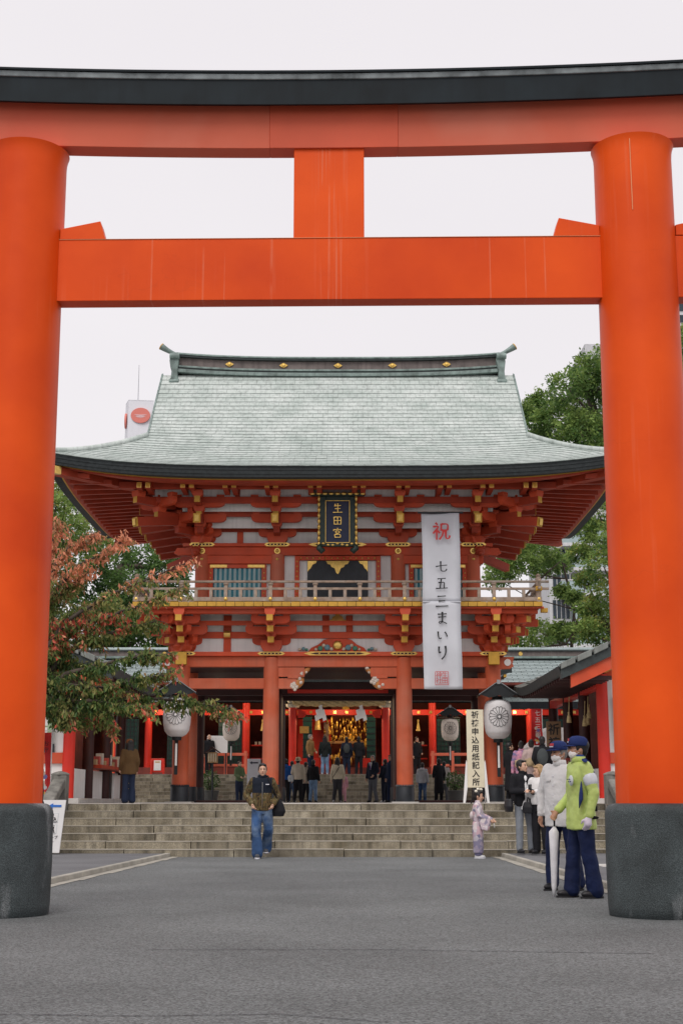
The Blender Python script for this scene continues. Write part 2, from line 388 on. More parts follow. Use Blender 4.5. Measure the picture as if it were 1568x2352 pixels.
ys = [-30, 0, 5, 9, 12, 14, 15.5, 17, 18.3, 20, 22, 24, 26, 27.6]
vs = []; fs = []
for y in ys:
    yy = max(y, 14.)
    xl = kerb_x(LEFT_NEAR, LEFT_FAR, yy) - (14 - y) * 2 * (y < 14); xr = kerb_x(RIGHT_NEAR, RIGHT_FAR, yy) + (14 - y) * 2 * (y < 14)
    for k in range(9): vs.append((xl + (xr - xl) * k / 8, y, 0))
for i in range(len(ys) - 1):
    for k in range(8): fs.append((i * 9 + k, i * 9 + k + 1, (i + 1) * 9 + k + 1, (i + 1) * 9 + k))
road.add(vs, fs); road = road.build('road', M_ASPH, None, kind='structure')
# cold joints and cracks in the asphalt: thin recessed-looking sealed seams laid as real strips
M_SEAM = mat('tar_seam', (.03, .033, .04), rough=.6, var=.2)
def seam(v0, pts_u, wob, wd, seed):
    rr = random.Random(seed); b = MB(); P = []
    for u in pts_u:
        Y = CAM_H * F_PX / math.cos(PITCH) / (v0(u) - 1840) ; q = at(u, v0(u), Y); P.append(Vector((q.x, Y + rr.uniform(-wob, wob), .004)))
    for i in range(len(P) - 1):
        w0 = wd * rr.uniform(.1, 1); w1 = wd * rr.uniform(.1, 1)
        b.add([P[i] + Vector((0, -w0, 0)), P[i + 1] + Vector((0, -w1, 0)), P[i + 1] + Vector((0, w1, 0)), P[i] + Vector((0, w0, 0))], [(0, 1, 2, 3)])
    return b.build('seam', M_SEAM, road)
seam(lambda u: 2168 + max(0, u - 900) * .014, arch(340, 1500, 150), .012, .013, 3)
seam(lambda u: 2310 - abs(u - 300) * .012 + max(0, u - 640) * .08, arch(-20, 900, 110), .008, .009, 4)
# side pavements with kerb stones and a pale gutter strip
M_KERB = mat('kerb_concrete', (.34, .32, .275), rough=.85, var=.25, scale=2, bump=.2)
def side(a, b, sgn, name):
    y0, y1 = (14., 27.6)
    q0, q1 = kerb_x(a, b, y0), kerb_x(a, b, y1)
    pv = MB(); X = sgn * 30
    poly = [(q0 + sgn * .12, y0), (q1 + sgn * .12, y1), (X, y1), (X, y0)]
    pv.add([(x, y, .066) for x, y in poly] + [(x, y, -.02) for x, y in poly], [(0, 1, 2, 3), (0, 4, 5, 1), (3, 7, 4, 0)])
    p = pv.build(name, M_SIDE, None, kind='structure')
    n = 15
    for i in range(n):
        ya = y0 + (y1 - y0) * i / n + .006; yb = y0 + (y1 - y0) * (i + 1) / n - .006
        xa, xb = kerb_x(a, b, ya), kerb_x(a, b, yb); k = MB()
        k.add([(xa, ya, -.05), (xb, yb, -.05), (xb + sgn * .11, yb, -.05), (xa + sgn * .11, ya, -.05),
               (xa + sgn * .015, ya, .075), (xb + sgn * .015, yb, .075), (xb + sgn * .11, yb, .075), (xa + sgn * .11, ya, .075)],
              [(0, 1, 2, 3), (4, 7, 6, 5), (0, 4, 5, 1), (1, 5, 6, 2), (2, 6, 7, 3), (3, 7, 4, 0)])
        k.build('kerb_stone', M_KERB, p, bevel=.012)
        g = MB(); wg = .17
        g.add([(xa - sgn * .002, ya - .006, .006), (xb - sgn * .002, yb + .006, .006), (xb - sgn * (wg + random.uniform(-.03, .03)), yb + .006, .006), (xa - sgn * (wg + random.uniform(-.03, .03)), ya - .006, .006)], [(0, 1, 2, 3)])
        g.build('gutter_slab', M_KERB, p)
    return p
side(LEFT_NEAR, LEFT_FAR, -1, 'pavement_left'); pr = side(RIGHT_NEAR, RIGHT_FAR, 1, 'pavement_right')
box('pavement_slab', M_LEDGE, pr, 4.0, 9, 22.0, 22.9, .04, .07)

# ------------------------------------------------------------------ torii
TY, YAW = 13.6, -.018
tor = thing('torii_gate', 'huge vermilion torii gate with black top beam framing the whole view', 'torii', (XC, TY, 0))
def tw(x, y, z): return (XC + x, TY + y + YAW * x, z)      # torii-local to world, slightly turned
def tbeam(name, m, x0, x1, prof, n=28, curve=.0062, bevel=.006):
    "prof: (y, z) section swept along x, rising towards the ends"
    b = MB(); k = len(prof); vs = []; fs = []
    for i in range(n + 1):
        x = x0 + (x1 - x0) * i / n
        for y, z in prof: vs.append(tw(x, y, z + curve * x * x))
    for i in range(n):
        for j in range(k): fs.append((i * k + j, i * k + (j + 1) % k, (i + 1) * k + (j + 1) % k, (i + 1) * k + j))
    fs += [tuple(range(k)), tuple(range(n * k, n * k + k))]
    b.add(vs, fs); return b.build(name, m, tor, bevel=bevel)
for cx in (-3.17, 3.17):
    x, y, _ = tw(cx, 0, 0)
    MB().lathe((x, y, 0), [(.425, 1.0), (.418, 2.0), (.41, 3.5), (.405, 5), (.40, 6.4), (.398, 7.58), (.402, 7.65), (.412, 7.7), (.424, 7.735), (.40, 7.74)], 64).build('pillar', M_TORII, tor, smooth=True, auto=50)
    pr_ = [(.52, -.05)] + [(.535, .1), (.54, .5), (.535, .85)] + [(.535 - .1 * (1 - math.cos(a)), .93 + .1 * math.sin(a)) for a in arch(0, 1.57, 6)]
    MB().lathe((x, y, 0), pr_, 56).build('pedestal', M_PED, tor, smooth=True)
for x0, x1, m in ((-5.3, -.62, M_FADED), (-.62, .72, M_FADED2), (.72, 5.3, M_FADED)):
    d = .006 if m is M_FADED2 else 0
    tbeam('lintel_panel', m, x0, x1, [(-.12 - d, 7.73), (-.17 - d, 8.3), (.17, 8.3), (.12, 7.735)])
tbeam('top_beam', M_BLACKBEAM, -5.6, 5.6, [(-.30, 8.13), (-.33, 8.405), (0, 8.55), (.33, 8.405), (.30, 8.13), (.17, 8.19), (-.17, 8.19)])
tbeam('cap_strip', M_STRIP, -5.62, 5.62, [(-.345, 8.395), (-.36, 8.45), (0, 8.62), (.36, 8.45), (.345, 8.395)])
tbeam('cap_edge', M_BLACKBEAM, -5.63, 5.63, [(-.375, 8.45), (-.38, 8.478), (0, 8.65), (.38, 8.478), (.375, 8.45), (0, 8.612)])
tbeam('tie_beam', M_TORII_DRIP, -2.82, 2.82, [(-.105, 6.07), (-.105, 6.735), (.105, 6.735), (.105, 6.07)], n=1, curve=0, bevel=.004)
for s in (-1, 1): tbeam('tie_beam_end', M_TORII, s * 3.5, s * 4.4, [(-.105, 6.07), (-.105, 6.735), (.105, 6.735), (.105, 6.07)], n=1, curve=0)
tbeam('centre_strut', M_TORII_DRIP, -.365, .365, [(-.1, 6.738), (-.1, 7.74), (.1, 7.74), (.1, 6.738)], n=1, curve=0, bevel=.005)
def wedge(xa, xb):
    b = MB(); P = [(xa, 6.742), (xb, 6.742), (xb - (xb - xa) * .12, 6.94), (xa, 6.855)]
    b.add([tw(x, -.108, z) for x, z in P] + [tw(x, .108, z) for x, z in P], [(0, 1, 2, 3), (4, 5, 6, 7), (0, 4, 5, 1), (1, 5, 6, 2), (2, 6, 7, 3), (3, 7, 4, 0)])
    b.build('wedge', M_TORII, tor, bevel=.005)
tbeam('tie_beam_lip', mat('pale_paint_lip', (.72, .27, .12), rough=.6), -2.8, 2.8, [(-.112, 6.736), (-.112, 6.741), (.112, 6.741), (.112, 6.736)], n=1, curve=0, bevel=0)
for cx, zs in ((-3.17, ()), (3.17, ())):
    x, y, _ = tw(cx, 0, 0)
    for a in (4.45,)[:1 if cx > 0 else 0]: MB().box(x + .4035 * math.cos(a) - .004, x + .4035 * math.cos(a) + .004, y + .4035 * math.sin(a) - .003, y + .4035 * math.sin(a) + .003, 6.9, 7.72).build('weld_seam', mat('pale_paint_lip', 0), tor)
for s in (-1, 1): wedge(s * 2.78, s * 2.31); wedge(s * 3.56, s * 4.0)

# ------------------------------------------------------------------ front steps and terrace
SX0, SX1 = XC - 5.55, XC + 5.6
terr = MB()
terr.box(-40, 40, STEP_TOP + .35, 58.0, -.02, PLAT_Z - .006).box(-40, SX0 - .35, STEP_TOP - .2, STEP_TOP + .35, -.02, PLAT_Z - .006).box(SX1 + .35, 40, STEP_TOP - .2, STEP_TOP + .35, -.02, PLAT_Z - .006)
terr = terr.build('terrace', M_LEDGE, None, kind='structure')
def stairs(name, label, x0, x1, y0, tread, rise, n, z0, seed, lens=(1.6, 2.6)):
    t = thing(name, label, 'stairs', ((x0 + x1) / 2, y0, z0)); rr = random.Random(seed)
    for k in range(n):
        x = x0; first = True
        while x < x1 - .05:
            L = rr.uniform(*lens) * (rr.uniform(.4, 1) if first else 1); first = False
            e = min(x1, x + L)
            if x1 - e < .7: e = x1
            ya = y0 + k * tread + rr.uniform(-.008, .008); za = z0 + k * rise
            dz = rr.uniform(-.006, .006)
            b = MB(); b.box(x + .007, e - .007, ya, ya + tread + .12, za - .05, za + rise - .012 + dz); b.k = 1
            b.box(x + .0065, e - .0065, ya - .006, ya + tread + .121, za + rise - .012 + dz, za + rise + .002 + dz)
            b.build('step_stone', [M_STONE, M_NOSE], t, bevel=.006)
            x = e
    return t
stairs('stone_steps', 'wide weathered granite front steps rising from the asphalt to the terrace', SX0, SX1, STEP_Y, .35, PLAT_Z / 7, 7, 0, 11)
# ------------------------------------------------------------------ two-storey shrine gate
GY = 45.0; GX = -.124; GB = 50.0; GM = 47.8
gate = thing('shrine_gate', 'two-storey vermilion shrine gate with curved pale green copper roof and balcony', 'gate', (GX, GM, PLAT_Z))
def gb(name, m, x0, x1, y0, y1, z0, z1, bevel=.012, **k): return box(name, m, gate, GX + x0, GX + x1, y0, y1, z0, z1, bevel, **k)
LC = (-4.99, -2.13, 2.13, 4.99); UC = (-4.42, -1.97, 1.97, 4.42)
# lower columns on black sleeves
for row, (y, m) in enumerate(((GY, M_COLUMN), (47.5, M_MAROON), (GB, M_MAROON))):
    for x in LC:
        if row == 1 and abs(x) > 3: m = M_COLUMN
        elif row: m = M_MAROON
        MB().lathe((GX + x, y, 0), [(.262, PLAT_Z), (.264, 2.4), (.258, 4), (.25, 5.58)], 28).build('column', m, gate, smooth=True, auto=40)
        n = 20; b = MB(); pr = []
        sl = MB().lathe((GX + x, y, 0), [(.30, PLAT_Z), (.295, 1.5), (.285, 1.52)], 28).build('column_sleeve', M_BLACK, gate, smooth=True, auto=40)
        if row == 0:
            for i in range(18):
                a = math.pi * (1 + i / 17); q = MB()
                q.cyl((GX + x + .288 * math.cos(a), y + .288 * math.sin(a), 1.5), (GX + x + .275 * math.cos(a), y + .275 * math.sin(a), 1.56), .03, .012, 6); q.build('sleeve_tooth', M_BLACK, sl)
            box('plinth_stone', M_LEDGE, gate, GX + x - .42, GX + x + .42, y - .42, y + .42, PLAT_Z - .01, PLAT_Z + .03)
# head beams and tie beams of the lower storey
for a, b_ in zip(LC[:-1], LC[1:]):
    gb('head_beam', M_COLUMN, a + .2, b_ - .2, GY - .13, GY + .13, 5.28, 5.61)
gb('top_plate', M_RED, -5.35, 5.35, GY - .27, GY + .27, 5.613, 5.75)
for s in (-1, 1):
    lo, hi = sorted((s * 2.33, s * 4.8))
    gb('tie_beam', M_COLUMN, lo, hi, GY - .11, GY + .11, 4.58, 4.91)
    nx = s * 5.22
    b = MB(); P = [(s * 5.18, 5.2), (s * 5.55, 5.22), (s * 5.66, 5.3), (s * 5.62, 5.38), (s * 5.68, 5.6), (s * 5.18, 5.6)]
    b.prism([(GX + x, z) for x, z in P], GY - .1, GY + .1); b.build('beam_nose', M_COLUMN, gate, bevel=.01)
    c = MB(); c.cyl((GX + s * 5.46, GY - .12, 5.42), (GX + s * 5.46, GY - .1, 5.42), .11, n=16); c.build('crest_disc', M_PAPER, gate)
    gb('yellow_nose', M_GOLD, s * 4.99 - .17, s * 4.99 + .17, GY - .52, GY - .26, 5.32, 5.72)
    # carved elephant-nose brackets at the middle bay
    for z0, z1, ln in ((4.58, 4.91, .62), (4.96, 5.27, .88)):
        lo, hi = sorted((s * 1.94, s * (1.94 - ln)))
        gb('nose_beam', M_COLUMN, lo, hi, GY - .1, GY + .1, z0, z1)
        cx = GX + s * (1.94 - ln - .02); lowr = z0 < 4.9; rot_ = Matrix.Rotation(R(40) * s, 3, 'Y'); zc = (z0 + z1) / 2 + (.02 if lowr else .03); w1, h1 = (.27, .17) if lowr else (.21, .085)
        e = MB(); e.ell((cx, GY, zc), (w1, .1, h1), 16, 10, rot_); rim = e.build('carved_nose', mat('nose_orange', (.5, .2, .06), rough=.6), gate, smooth=True); rc = random.Random(int(z0 * 10)); e = MB()
        for i in range(9 if lowr else 5):
            q = rot_ @ Vector((rc.uniform(-.8, .8) * w1, 0, rc.uniform(-.7, .7) * h1)); e.ell((cx + q.x, GY - .085, zc + q.z), (.062 if lowr else .045, .04, .055 if lowr else .035), 8, 6, rot_)
        e.build('cloud_carving', mat('carved_cream', (.6, .52, .45), rough=.7, var=.25, scale=18), rim, smooth=True)
    gb('bearing_block', M_COLUMN, *sorted((s * 1.25, s * 1.6)), GY - .13, GY + .13, 4.905, 5.0)
# gilt cap plates on the top plate
def gilt_plate(x, y, z, L, H):
    b = MB(); P = [(-L, 0), (-L * .82, H), (L * .82, H), (L, 0), (L * .82, -H), (-L * .82, -H)]
    b.prism([(GX + x + px, z + pz) for px, pz in P], y - .02, y); o = b.build('gilt_plate', M_GILT, gate)
    q = MB(); P2 = [(px * .8, pz * .55) for px, pz in P]
    q.prism([(GX + x + px, z + pz) for px, pz in P2], y - .024, y - .02); q.build('plate_inlay', M_MAROON, o)
    for i in range(5):
        k = MB(); k.cyl((GX + x + L * (i - 2) * .27, y - .032, z), (GX + x + L * (i - 2) * .27, y - .024, z), H * .4, n=8); k.build('stud', M_GILT, o)
for x in LC: gilt_plate(x, GY - .272, 5.69, .44, .055)
gilt_plate(0, GY - .272, 5.69, 1.08, .06)
# bracket pieces, shared meshes
def block_mesh(wd, h, d):
    b = MB(); t = .72
    P = [(-wd, 1), (wd, 1), (wd, .45), (wd * t, 0), (-wd * t, 0), (-wd, .45)]
    b.prism([(x, z * h) for x, z in P], -d, d); return b.mesh('block', M_RED)
def arm_mesh(L, h, d, ext=0):
    c = h * .75; P = [(-L, h), (L, h), (L, h * .55)] + [(L - c * (1 - math.cos(a)) * 1.2, h * .55 - h * .55 * math.sin(a)) for a in arch(.3, 1.57, 4)]
    P += [(-x, z) for x, z in reversed(P[2:])]
    b = MB(); b.prism(P, -d, d); return b.mesh('bracket_arm', M_RED)
BLK = block_mesh(.17, .2, .15); BLKS = block_mesh(.12, .15, .11); BIGBLK = block_mesh(.34, .36, .27)
ARM = arm_mesh(.62, .24, .09); ARML = arm_mesh(.82, .26, .09)
yel = MB().box(-.11, .11, -.03, 0, -.14, .14).mesh('yellow_end', M_GOLD)
yelS = MB().box(-.1, .1, -.03, 0, -.095, .095).mesh('yellow_end', M_GOLD)
gilt_sq = MB().box(-.075, .075, -.02, 0, -.085, .085); gilt_sq.k = 1; gilt_sq.box(-.05, .05, -.026, -.0205, -.06, .06); gilt_sq = gilt_sq.mesh('gilt_end', [M_GILT, M_GOLD])
def put(name, me, x, y, z, rz=0, label=None): return meshobj(name, me, gate, (GX + x, y, z), (0, 0, rz))
def lower_set(x, y, rz=0, ext=3):
    "three stepped tiers carrying the balcony"
    ux = Vector((math.cos(rz), math.sin(rz))); fx = Vector((math.sin(rz), -math.cos(rz)))
    put('bearing_block', BIGBLK, x, y, 5.76, rz)
    for k in range(ext):
        z = 5.98 + k * .3; d = .42 * k
        px, py = x + fx.x * d, y + fx.y * d
        put('bracket_arm', ARM if k != 1 else ARML, px, py, z, rz)
        for s in (-1, 0, 1):
            L = (.5 if k != 1 else .68) * s; put('small_block', BLKS, px + ux.x * L, py + ux.y * L, z + .235, rz)
        b = MB(); b.box(-.095, .095, -.42 - .22, .3, 0, .22)
        put('outrigger', b.mesh('outrigger', M_RED), px, py, z + .01, rz)
        put('yellow_end', yelS, px + fx.x * .645, py + fx.y * .645, z + .12, rz)
        put('small_block', BLK, px + fx.x * .42, py + fx.y * .42, z + .22, rz)
for x in LC: lower_set(x, GY)
for s in (-1, 1):
    for y in (GY, 47.5, GB): lower_set(s * 4.99, y, R(90) * s)
    lower_set(s * 4.99, GY, R(45) * s)
    lower_set(s * 4.99, GB, R(135) * s)
# white plaster bands with posts and mid beam
gb('plaster_band', M_PLASTER, -4.9, 4.9, GY - .02, GY + .1, 5.75, 7.0, bevel=0)
gb('mid_beam', M_RED, -5.6, 5.6, GY - .1, GY - .021, 6.2, 6.41)
gb('mid_beam', M_RED, -5.6, 5.6, GY - .52, GY - .36, 6.58, 6.72)
for a, b_ in ((-4.99, -2.13), (2.13, 4.99)):
    c = (a + b_) / 2
    gb('strut', M_RED, c - .12, c + .12, GY - .07, GY - .021, 5.751, 6.2); gb('strut', M_RED, c - .13, c + .13, GY - .07, GY - .021, 6.411, 6.95)
    k = MB(); k.cyl((GX + c - .1, GY - .14, 6.32), (GX + c + .1, GY - .14, 6.32), .12, n=14); k.build('lamp_drum', M_GILT, gate, smooth=True, auto=40)
for c in (-.38, .38): gb('strut', M_RED, c - .11, c + .11, GY - .07, GY - .021, 6.411, 6.95)
# carved frog-leg strut, painted
fl = MB(); P = [(-.95, 5.755), (-.85, 5.9), (-.62, 6.0), (-.45, 6.15), (-.3, 6.19), (.3, 6.19), (.45, 6.15), (.62, 6.0), (.85, 5.9), (.95, 5.755)]
fl.prism([(GX + x, z) for x, z in P], GY - .09, GY - .021); fl = fl.build('frog_leg_strut', M_RED, gate, bevel=.01)
for dx, dz, r, m in ((0, .2, .155, M_GILT), (-.34, .13, .1, 'aqua'), (.34, .13, .1, 'aqua'), (-.56, .1, .085, 'green'), (.56, .1, .085, 'green'), (-1.1, .09, .06, 'aqua'), (1.1, .09, .06, 'aqua'), (-1.22, .07, .05, 'cream'), (1.22, .07, .05, 'cream'), (-1.0, .06, .045, 'green'), (1.0, .06, .045, 'green'), (-.2, .08, .06, 'cream'), (.2, .08, .06, 'cream'), (-.45, .2, .06, 'cream'), (.45, .2, .06, 'cream'), (-.7, .07, .05, 'cream'), (.7, .07, .05, 'cream')):
    mm = m if m is M_GILT else mat('carving_' + m, {'aqua': (.16, .3, .34), 'green': (.08, .27, .18), 'cream': (.62, .55, .42)}[m], rough=.6)
    e = MB(); e.ell((GX + dx, GY - .1, 5.77 + dz), (r, .05, r), 10, 6); e.build('carved_flower', mm, gate, smooth=True)
# balcony: beams, floor boards with yellow ends, rail
BY = 43.55; BX = 6.45
gb('balcony_beam', M_RED, -BX + .12, BX - .12, BY + .25, BY + .45, 6.86, 7.05)
gb('balcony_beam', M_RED, -BX - .05, BX + .05, BY + .06, BY + .2, 7.0, 7.06)
for s in (-1, 1):
    lo, hi = sorted((s * (BX - .45), s * (BX - .25))); gb('balcony_beam', M_RED, lo, hi, BY + .46, 51.4, 6.86, 7.05)
    gb('beam_tip', M_GOLD, *sorted((s * (BX - .02), s * (BX + .2))), BY + .27, BY + .43, 6.9, 7.04)
NB = 44; wdt = 2 * BX / NB
bm_ = MB().box(-wdt / 2 + .008, wdt / 2 - .008, 0, 1.6, 7.065, 7.195); bm_.k = 1; bm_.box(-wdt / 2 + .0075, wdt / 2 - .0075, -.02, .01, 7.06, 7.2)
bm_ = bm_.mesh('floor_board', [M_WOODGREY, M_GOLD])
for i in range(NB): put('floor_board', bm_, -BX + wdt * (i + .5), BY, 0)
ns = 22; sb = MB().box(0, 1.4, -.155, .155, 7.065, 7.195); sb.k = 1; sb.box(-.02, .01, -.156, .156, 7.06, 7.2); sb = sb.mesh('floor_board', [M_WOODGREY, M_GOLD])
for s in (-1, 1):
    for i in range(ns): put('floor_board', sb, s * BX, BY + 1.8 + i * .32, 0, 0 if s < 0 else math.pi)
def rail_run(p0, p1, posts, over):
    d = (Vector(p1) - Vector(p0)); L = d.length; d.normalize(); rz = math.atan2(d.y, d.x)
    a = Vector(p0) - d * over; b_ = Vector(p1) + d * over
    q = MB(); q.cyl((*a, 7.86), (*b_, 7.86), .042, n=10); q.build('top_rail', M_WOODGREY, gate, smooth=True)
    rot = Matrix.Rotation(rz, 3, 'Z')
    q = MB(); q.box(-over, L + over, -.04, .04, 7.60, 7.67); meshobj('mid_rail', q.mesh('mid_rail', M_WOODGREY), gate, (p0[0], p0[1], 0), (0, 0, rz))
    q = MB(); q.box(-over * .3, L + over * .3, -.07, .07, 7.235, 7.36); meshobj('base_rail', q.mesh('base_rail', M_WOODGREY), gate, (p0[0], p0[1], 0), (0, 0, rz))
    post = MB().box(-.055, .055, -.05, .05, 7.36, 7.73).lathe((0, 0, 0), [(.05, 7.73), (.085, 7.77), (.085, 7.82), (.05, 7.825)], 10).mesh('rail_post', M_WOODGREY)
    bal = MB().box(-.05, .05, -.035, .035, 7.36, 7.6).mesh('baluster', M_WOODGREY)
    studm = MB().lathe((0, 0, 0), [(.07, -.01), (.05, .02), (.01, .03)], 12).mesh('rail_stud', M_GILT)
    for i in range(posts + 1):
        f = i / posts; q = Vector(p0) + d * L * f
        meshobj('rail_post', post, gate, (q.x, q.y, 0), (0, 0, rz))
        if rz == 0: meshobj('rail_stud', studm, gate, (q.x, q.y - .07, 7.3), (R(90), 0, 0))
        if i < posts:
            for k in (1, 2): q2 = Vector(p0) + d * L * (i + k / 3) / posts; meshobj('baluster', bal, gate, (q2.x, q2.y, 0), (0, 0, rz))
ry = BY + .14
rail_run((GX - BX + .1, ry), (GX + BX - .1, ry), 9, .33)
for s in (-1, 1):
    rail_run((GX + s * (BX - .1), ry), (GX + s * (BX - .1), 51.9), 6, .3)
    q = MB().lathe((GX + s * (BX - .1), ry, 0), [(.085, 7.2), (.085, 7.9), (.1, 7.92), (.1, 7.97), (.06, 8.0), (.09, 8.06), (.0, 8.13)], 12); q.build('corner_post', M_WOODGREY, gate, smooth=True, auto=40)
    box('post_cap', M_GOLD, gate, GX + s * (BX - .1) - .1, GX + s * (BX - .1) + .1, ry - .13, ry + .05, 7.56, 7.7)
# upper storey
for y in (GY, 47.6, GB):
    for x in UC:
        if y == 47.6 and abs(x) < 3: continue
        MB().lathe((GX + x, y, 0), [(.235, 7.2), (.235, 8.95)], 24).build('upper_column', M_COLUMN, gate, smooth=True, auto=40)
gb('upper_beam', M_RED, -4.95, 4.95, GY - .16, GY + .16, 8.92, 9.19)
gb('upper_plate', M_RED, -5.05, 5.05, GY - .26, GY + .26, 9.193, 9.3)
for s in (-1, 1):
    gb('upper_tie', M_RED, *sorted((s * 1.75, s * 4.75)), GY - .14, GY + .12, 8.64, 8.915)
    b = MB(); P = [(s * 4.9, 8.95), (s * 5.2, 8.92), (s * 5.35, 9.0), (s * 5.25, 9.17), (s * 4.9, 9.18)]
    b.prism([(GX + x, z) for x, z in P], GY - .09, GY + .09); b.build('beam_nose', M_RED, gate, bevel=.01)
    e = MB(); e.ell((GX + s * 4.62, GY - .36, 9.02), (.16, .13, .17), 12, 8).ell((GX + s * 4.62, GY - .45, 8.93), (.09, .12, .09), 8, 6).ell((GX + s * 4.62 - .12, GY - .38, 9.14), (.05, .05, .08), 6, 5).ell((GX + s * 4.62 + .12, GY - .38, 9.14), (.05, .05, .08), 6, 5)
    e.build('carved_lion_head', M_REDD, gate, smooth=True)
for x in UC:
    gilt_plate(x + (.0), GY - .262, 9.25, .42, .06)
    for z in (9.05, 8.78):
        q = MB(); q.cyl((GX + x, GY - .2, z), (GX + x, GY - .155, z), .1, .06, 14); q.ell((GX + x, GY - .2, z), (.06, .06, .06), 10, 6); q.build('gilt_boss', M_GILT, gate, smooth=True, auto=40)
gilt_plate(0, GY - .262, 9.25, .95, .06)
gb('upper_wall', M_PLASTER, -4.3, 4.3, GY + .02, GY + .14, 7.2, 9.2, bevel=0)
for s in (-1, 1): gb('side_wall', M_PLASTER, *sorted((s * 4.36, s * 4.48)), GY + .2, GB - .2, 7.2, 9.3, bevel=0); gb('side_wall', M_PLASTER, *sorted((s * 4.93, s * 5.0)), GY + .2, GB - .2, 5.7, 7.0, bevel=0)
gb('rear_wall', M_PLASTER, -4.3, 4.3, GB - .1, GB, 5.7, 9.3, bevel=0)
# louvred windows
for s in (-1, 1):
    x0, x1 = sorted((s * 2.48, s * 4.06))
    fr = MB(); fr.box(GX + x0 - .16, GX + x0, GY - .08, GY + .018, 7.2, 8.63).box(GX + x1, GX + x1 + .16, GY - .08, GY + .018, 7.2, 8.63).box(GX + x0, GX + x1, GY - .08, GY + .018, 8.5, 8.63)
    wnd = fr.build('window', M_RED, gate, bevel=.01)
    MB().box(GX + x0, GX + x1, GY, GY + .018, 7.2, 8.5).build('window_back', M_TEAL, wnd)
    n = 10; pit = (x1 - x0) / n
    for i in range(n):
        c = GX + x0 + pit * (i + .5); q = MB(); q.prism([(c - pit * .27, GY - .012), (c, GY - .055), (c + pit * .27, GY - .012)], 7.2, 8.5, 'z'); q.build('louvre', M_PALEBLUE if i % 1 == 0 else M_TEAL, wnd)
    for i in range(8):
        for xx in (x0 - .08, x1 + .08):
            q = MB(); q.lathe((0, 0, 0), [(.03, 0), (.01, .02)], 8); meshobj('stud', q.mesh('stud', M_GILT), wnd, (GX + xx, GY - .08, 7.35 + i * .165), (R(90), 0, 0))
    for xx in (x0 + .05, x1 - .3): box('gilt_corner', M_GILT, wnd, GX + xx - .15, GX + xx + .4, GY - .09, GY - .081, 8.52, 8.61, 0)
# middle doorway with gilt fittings
fr = MB()
for s in (-1, 1): fr.box(*[GX + q for q in sorted((s * 1.25, s * 1.4))], GY - .1, GY + .018, 7.2, 8.9)
fr.box(GX - 1.25, GX + 1.25, GY - .1, GY + .018, 8.76, 8.9); door = fr.build('doorway', M_RED, gate, bevel=.01)
MB().box(GX - .99, GX + .99, GY - .04, GY + .018, 7.2, 8.75).build('door_panel', M_BLACK, door)
for s in (-1, 1):
    for i in range(9):
        meshobj('stud', MB().lathe((0, 0, 0), [(.032, 0), (.01, .02)], 8).mesh('stud', M_GILT), door, (GX + s * 1.325, GY - .1, 7.4 + i * .165), (R(90), 0, 0))
for i in range(13): meshobj('stud', MB().lathe((0, 0, 0), [(.032, 0), (.01, .02)], 8).mesh('stud', M_GILT), door, (GX - 1.2 + i * .2, GY - .1, 8.83), (R(90), 0, 0))
def gilt_orn(P, y=GY - .05): return MB().prism([(GX + x, z) for x, z in P], y - .012, y).build('gilt_fitting', M_GILT, door)
mid = [(-.38, 8.74), (.38, 8.74), (.33, 8.64), (.24, 8.62), (.2, 8.54), (.1, 8.5), (.05, 8.36), (0, 8.3), (-.05, 8.36), (-.1, 8.5), (-.2, 8.54), (-.24, 8.62), (-.33, 8.64)]
gilt_orn(mid); gilt_orn([(x * .8, 15.96 - z - .52) for x, z in reversed(mid)])
for s in (-1, 1):
    P = [(s * .98, 8.74), (s * .68, 8.74), (s * .72, 8.66), (s * .82, 8.62), (s * .88, 8.5), (s * .94, 8.45), (s * .98, 8.38)]
    gilt_orn(P); gilt_orn([(x, 15.96 - z) for x, z in P])
# upper bracket sets (three steps out) under the eaves
def upper_set(x, y, rz, diag=1.0, tail=True):
    ux = Vector((math.cos(rz), math.sin(rz))); fx = Vector((math.sin(rz), -math.cos(rz)))
    put('bearing_block', BIGBLK, x, y, 9.3, rz)
    for k in range(3):
        d = (.12 + .62 * k) * diag; z = 9.52 + k * .37; px, py = x + fx.x * d, y + fx.y * d
        put('bracket_arm', (ARM, ARML, ARML)[k], px, py, z, rz)
        for s in (-1, 0, 1):
            L = (.48, .66, .68)[k] * s; put('small_block', BLKS, px + ux.x * L, py + ux.y * L, z + .24, rz)
        b = MB(); b.box(-.1, .1, -.62 * diag - .1, .6, 0, .25); put('outrigger', b.mesh('outrigger', M_REDD), px, py, z + .02, rz)
        put('small_block', BLK, px + fx.x * .6 * diag, py + fx.y * .6 * diag, z + .22, rz)
        if k: put('yellow_end', MB().box(-.09, .09, -.02, 0, -.11, .11).mesh('yellow_end', M_GOLD), px + fx.x * (.62 * diag + .1), py + fx.y * (.62 * diag + .1), z + .13, rz)
    if tail:
        b = MB(); sl = R(9); rot = Matrix.Rotation(sl, 3, 'X')
        b.box(-.11, .11, -2.05 * diag, .3, -.14, .14, rot, Vector((0, 0, 0))); b.k = 1
        b.box(-.115, .115, -2.05 * diag - .03, -2.05 * diag, -.145, .145, rot, Vector((0, 0, 0)))
        put('tail_rafter', b.mesh('tail_rafter', [M_REDD, M_GOLD]), x, y, 10.1, rz)
        put('gilt_end', MB().box(-.07, .07, -.01, 0, -.1, .1, rot, Vector((0, 0, 0))).mesh('gilt_end', M_GILT), x + fx.x * (2.05 * diag + .035) , y + fx.y * (2.05 * diag + .035), 10.1 - 2.08 * diag * math.tan(sl), rz)
for x in UC: upper_set(x, GY, 0)
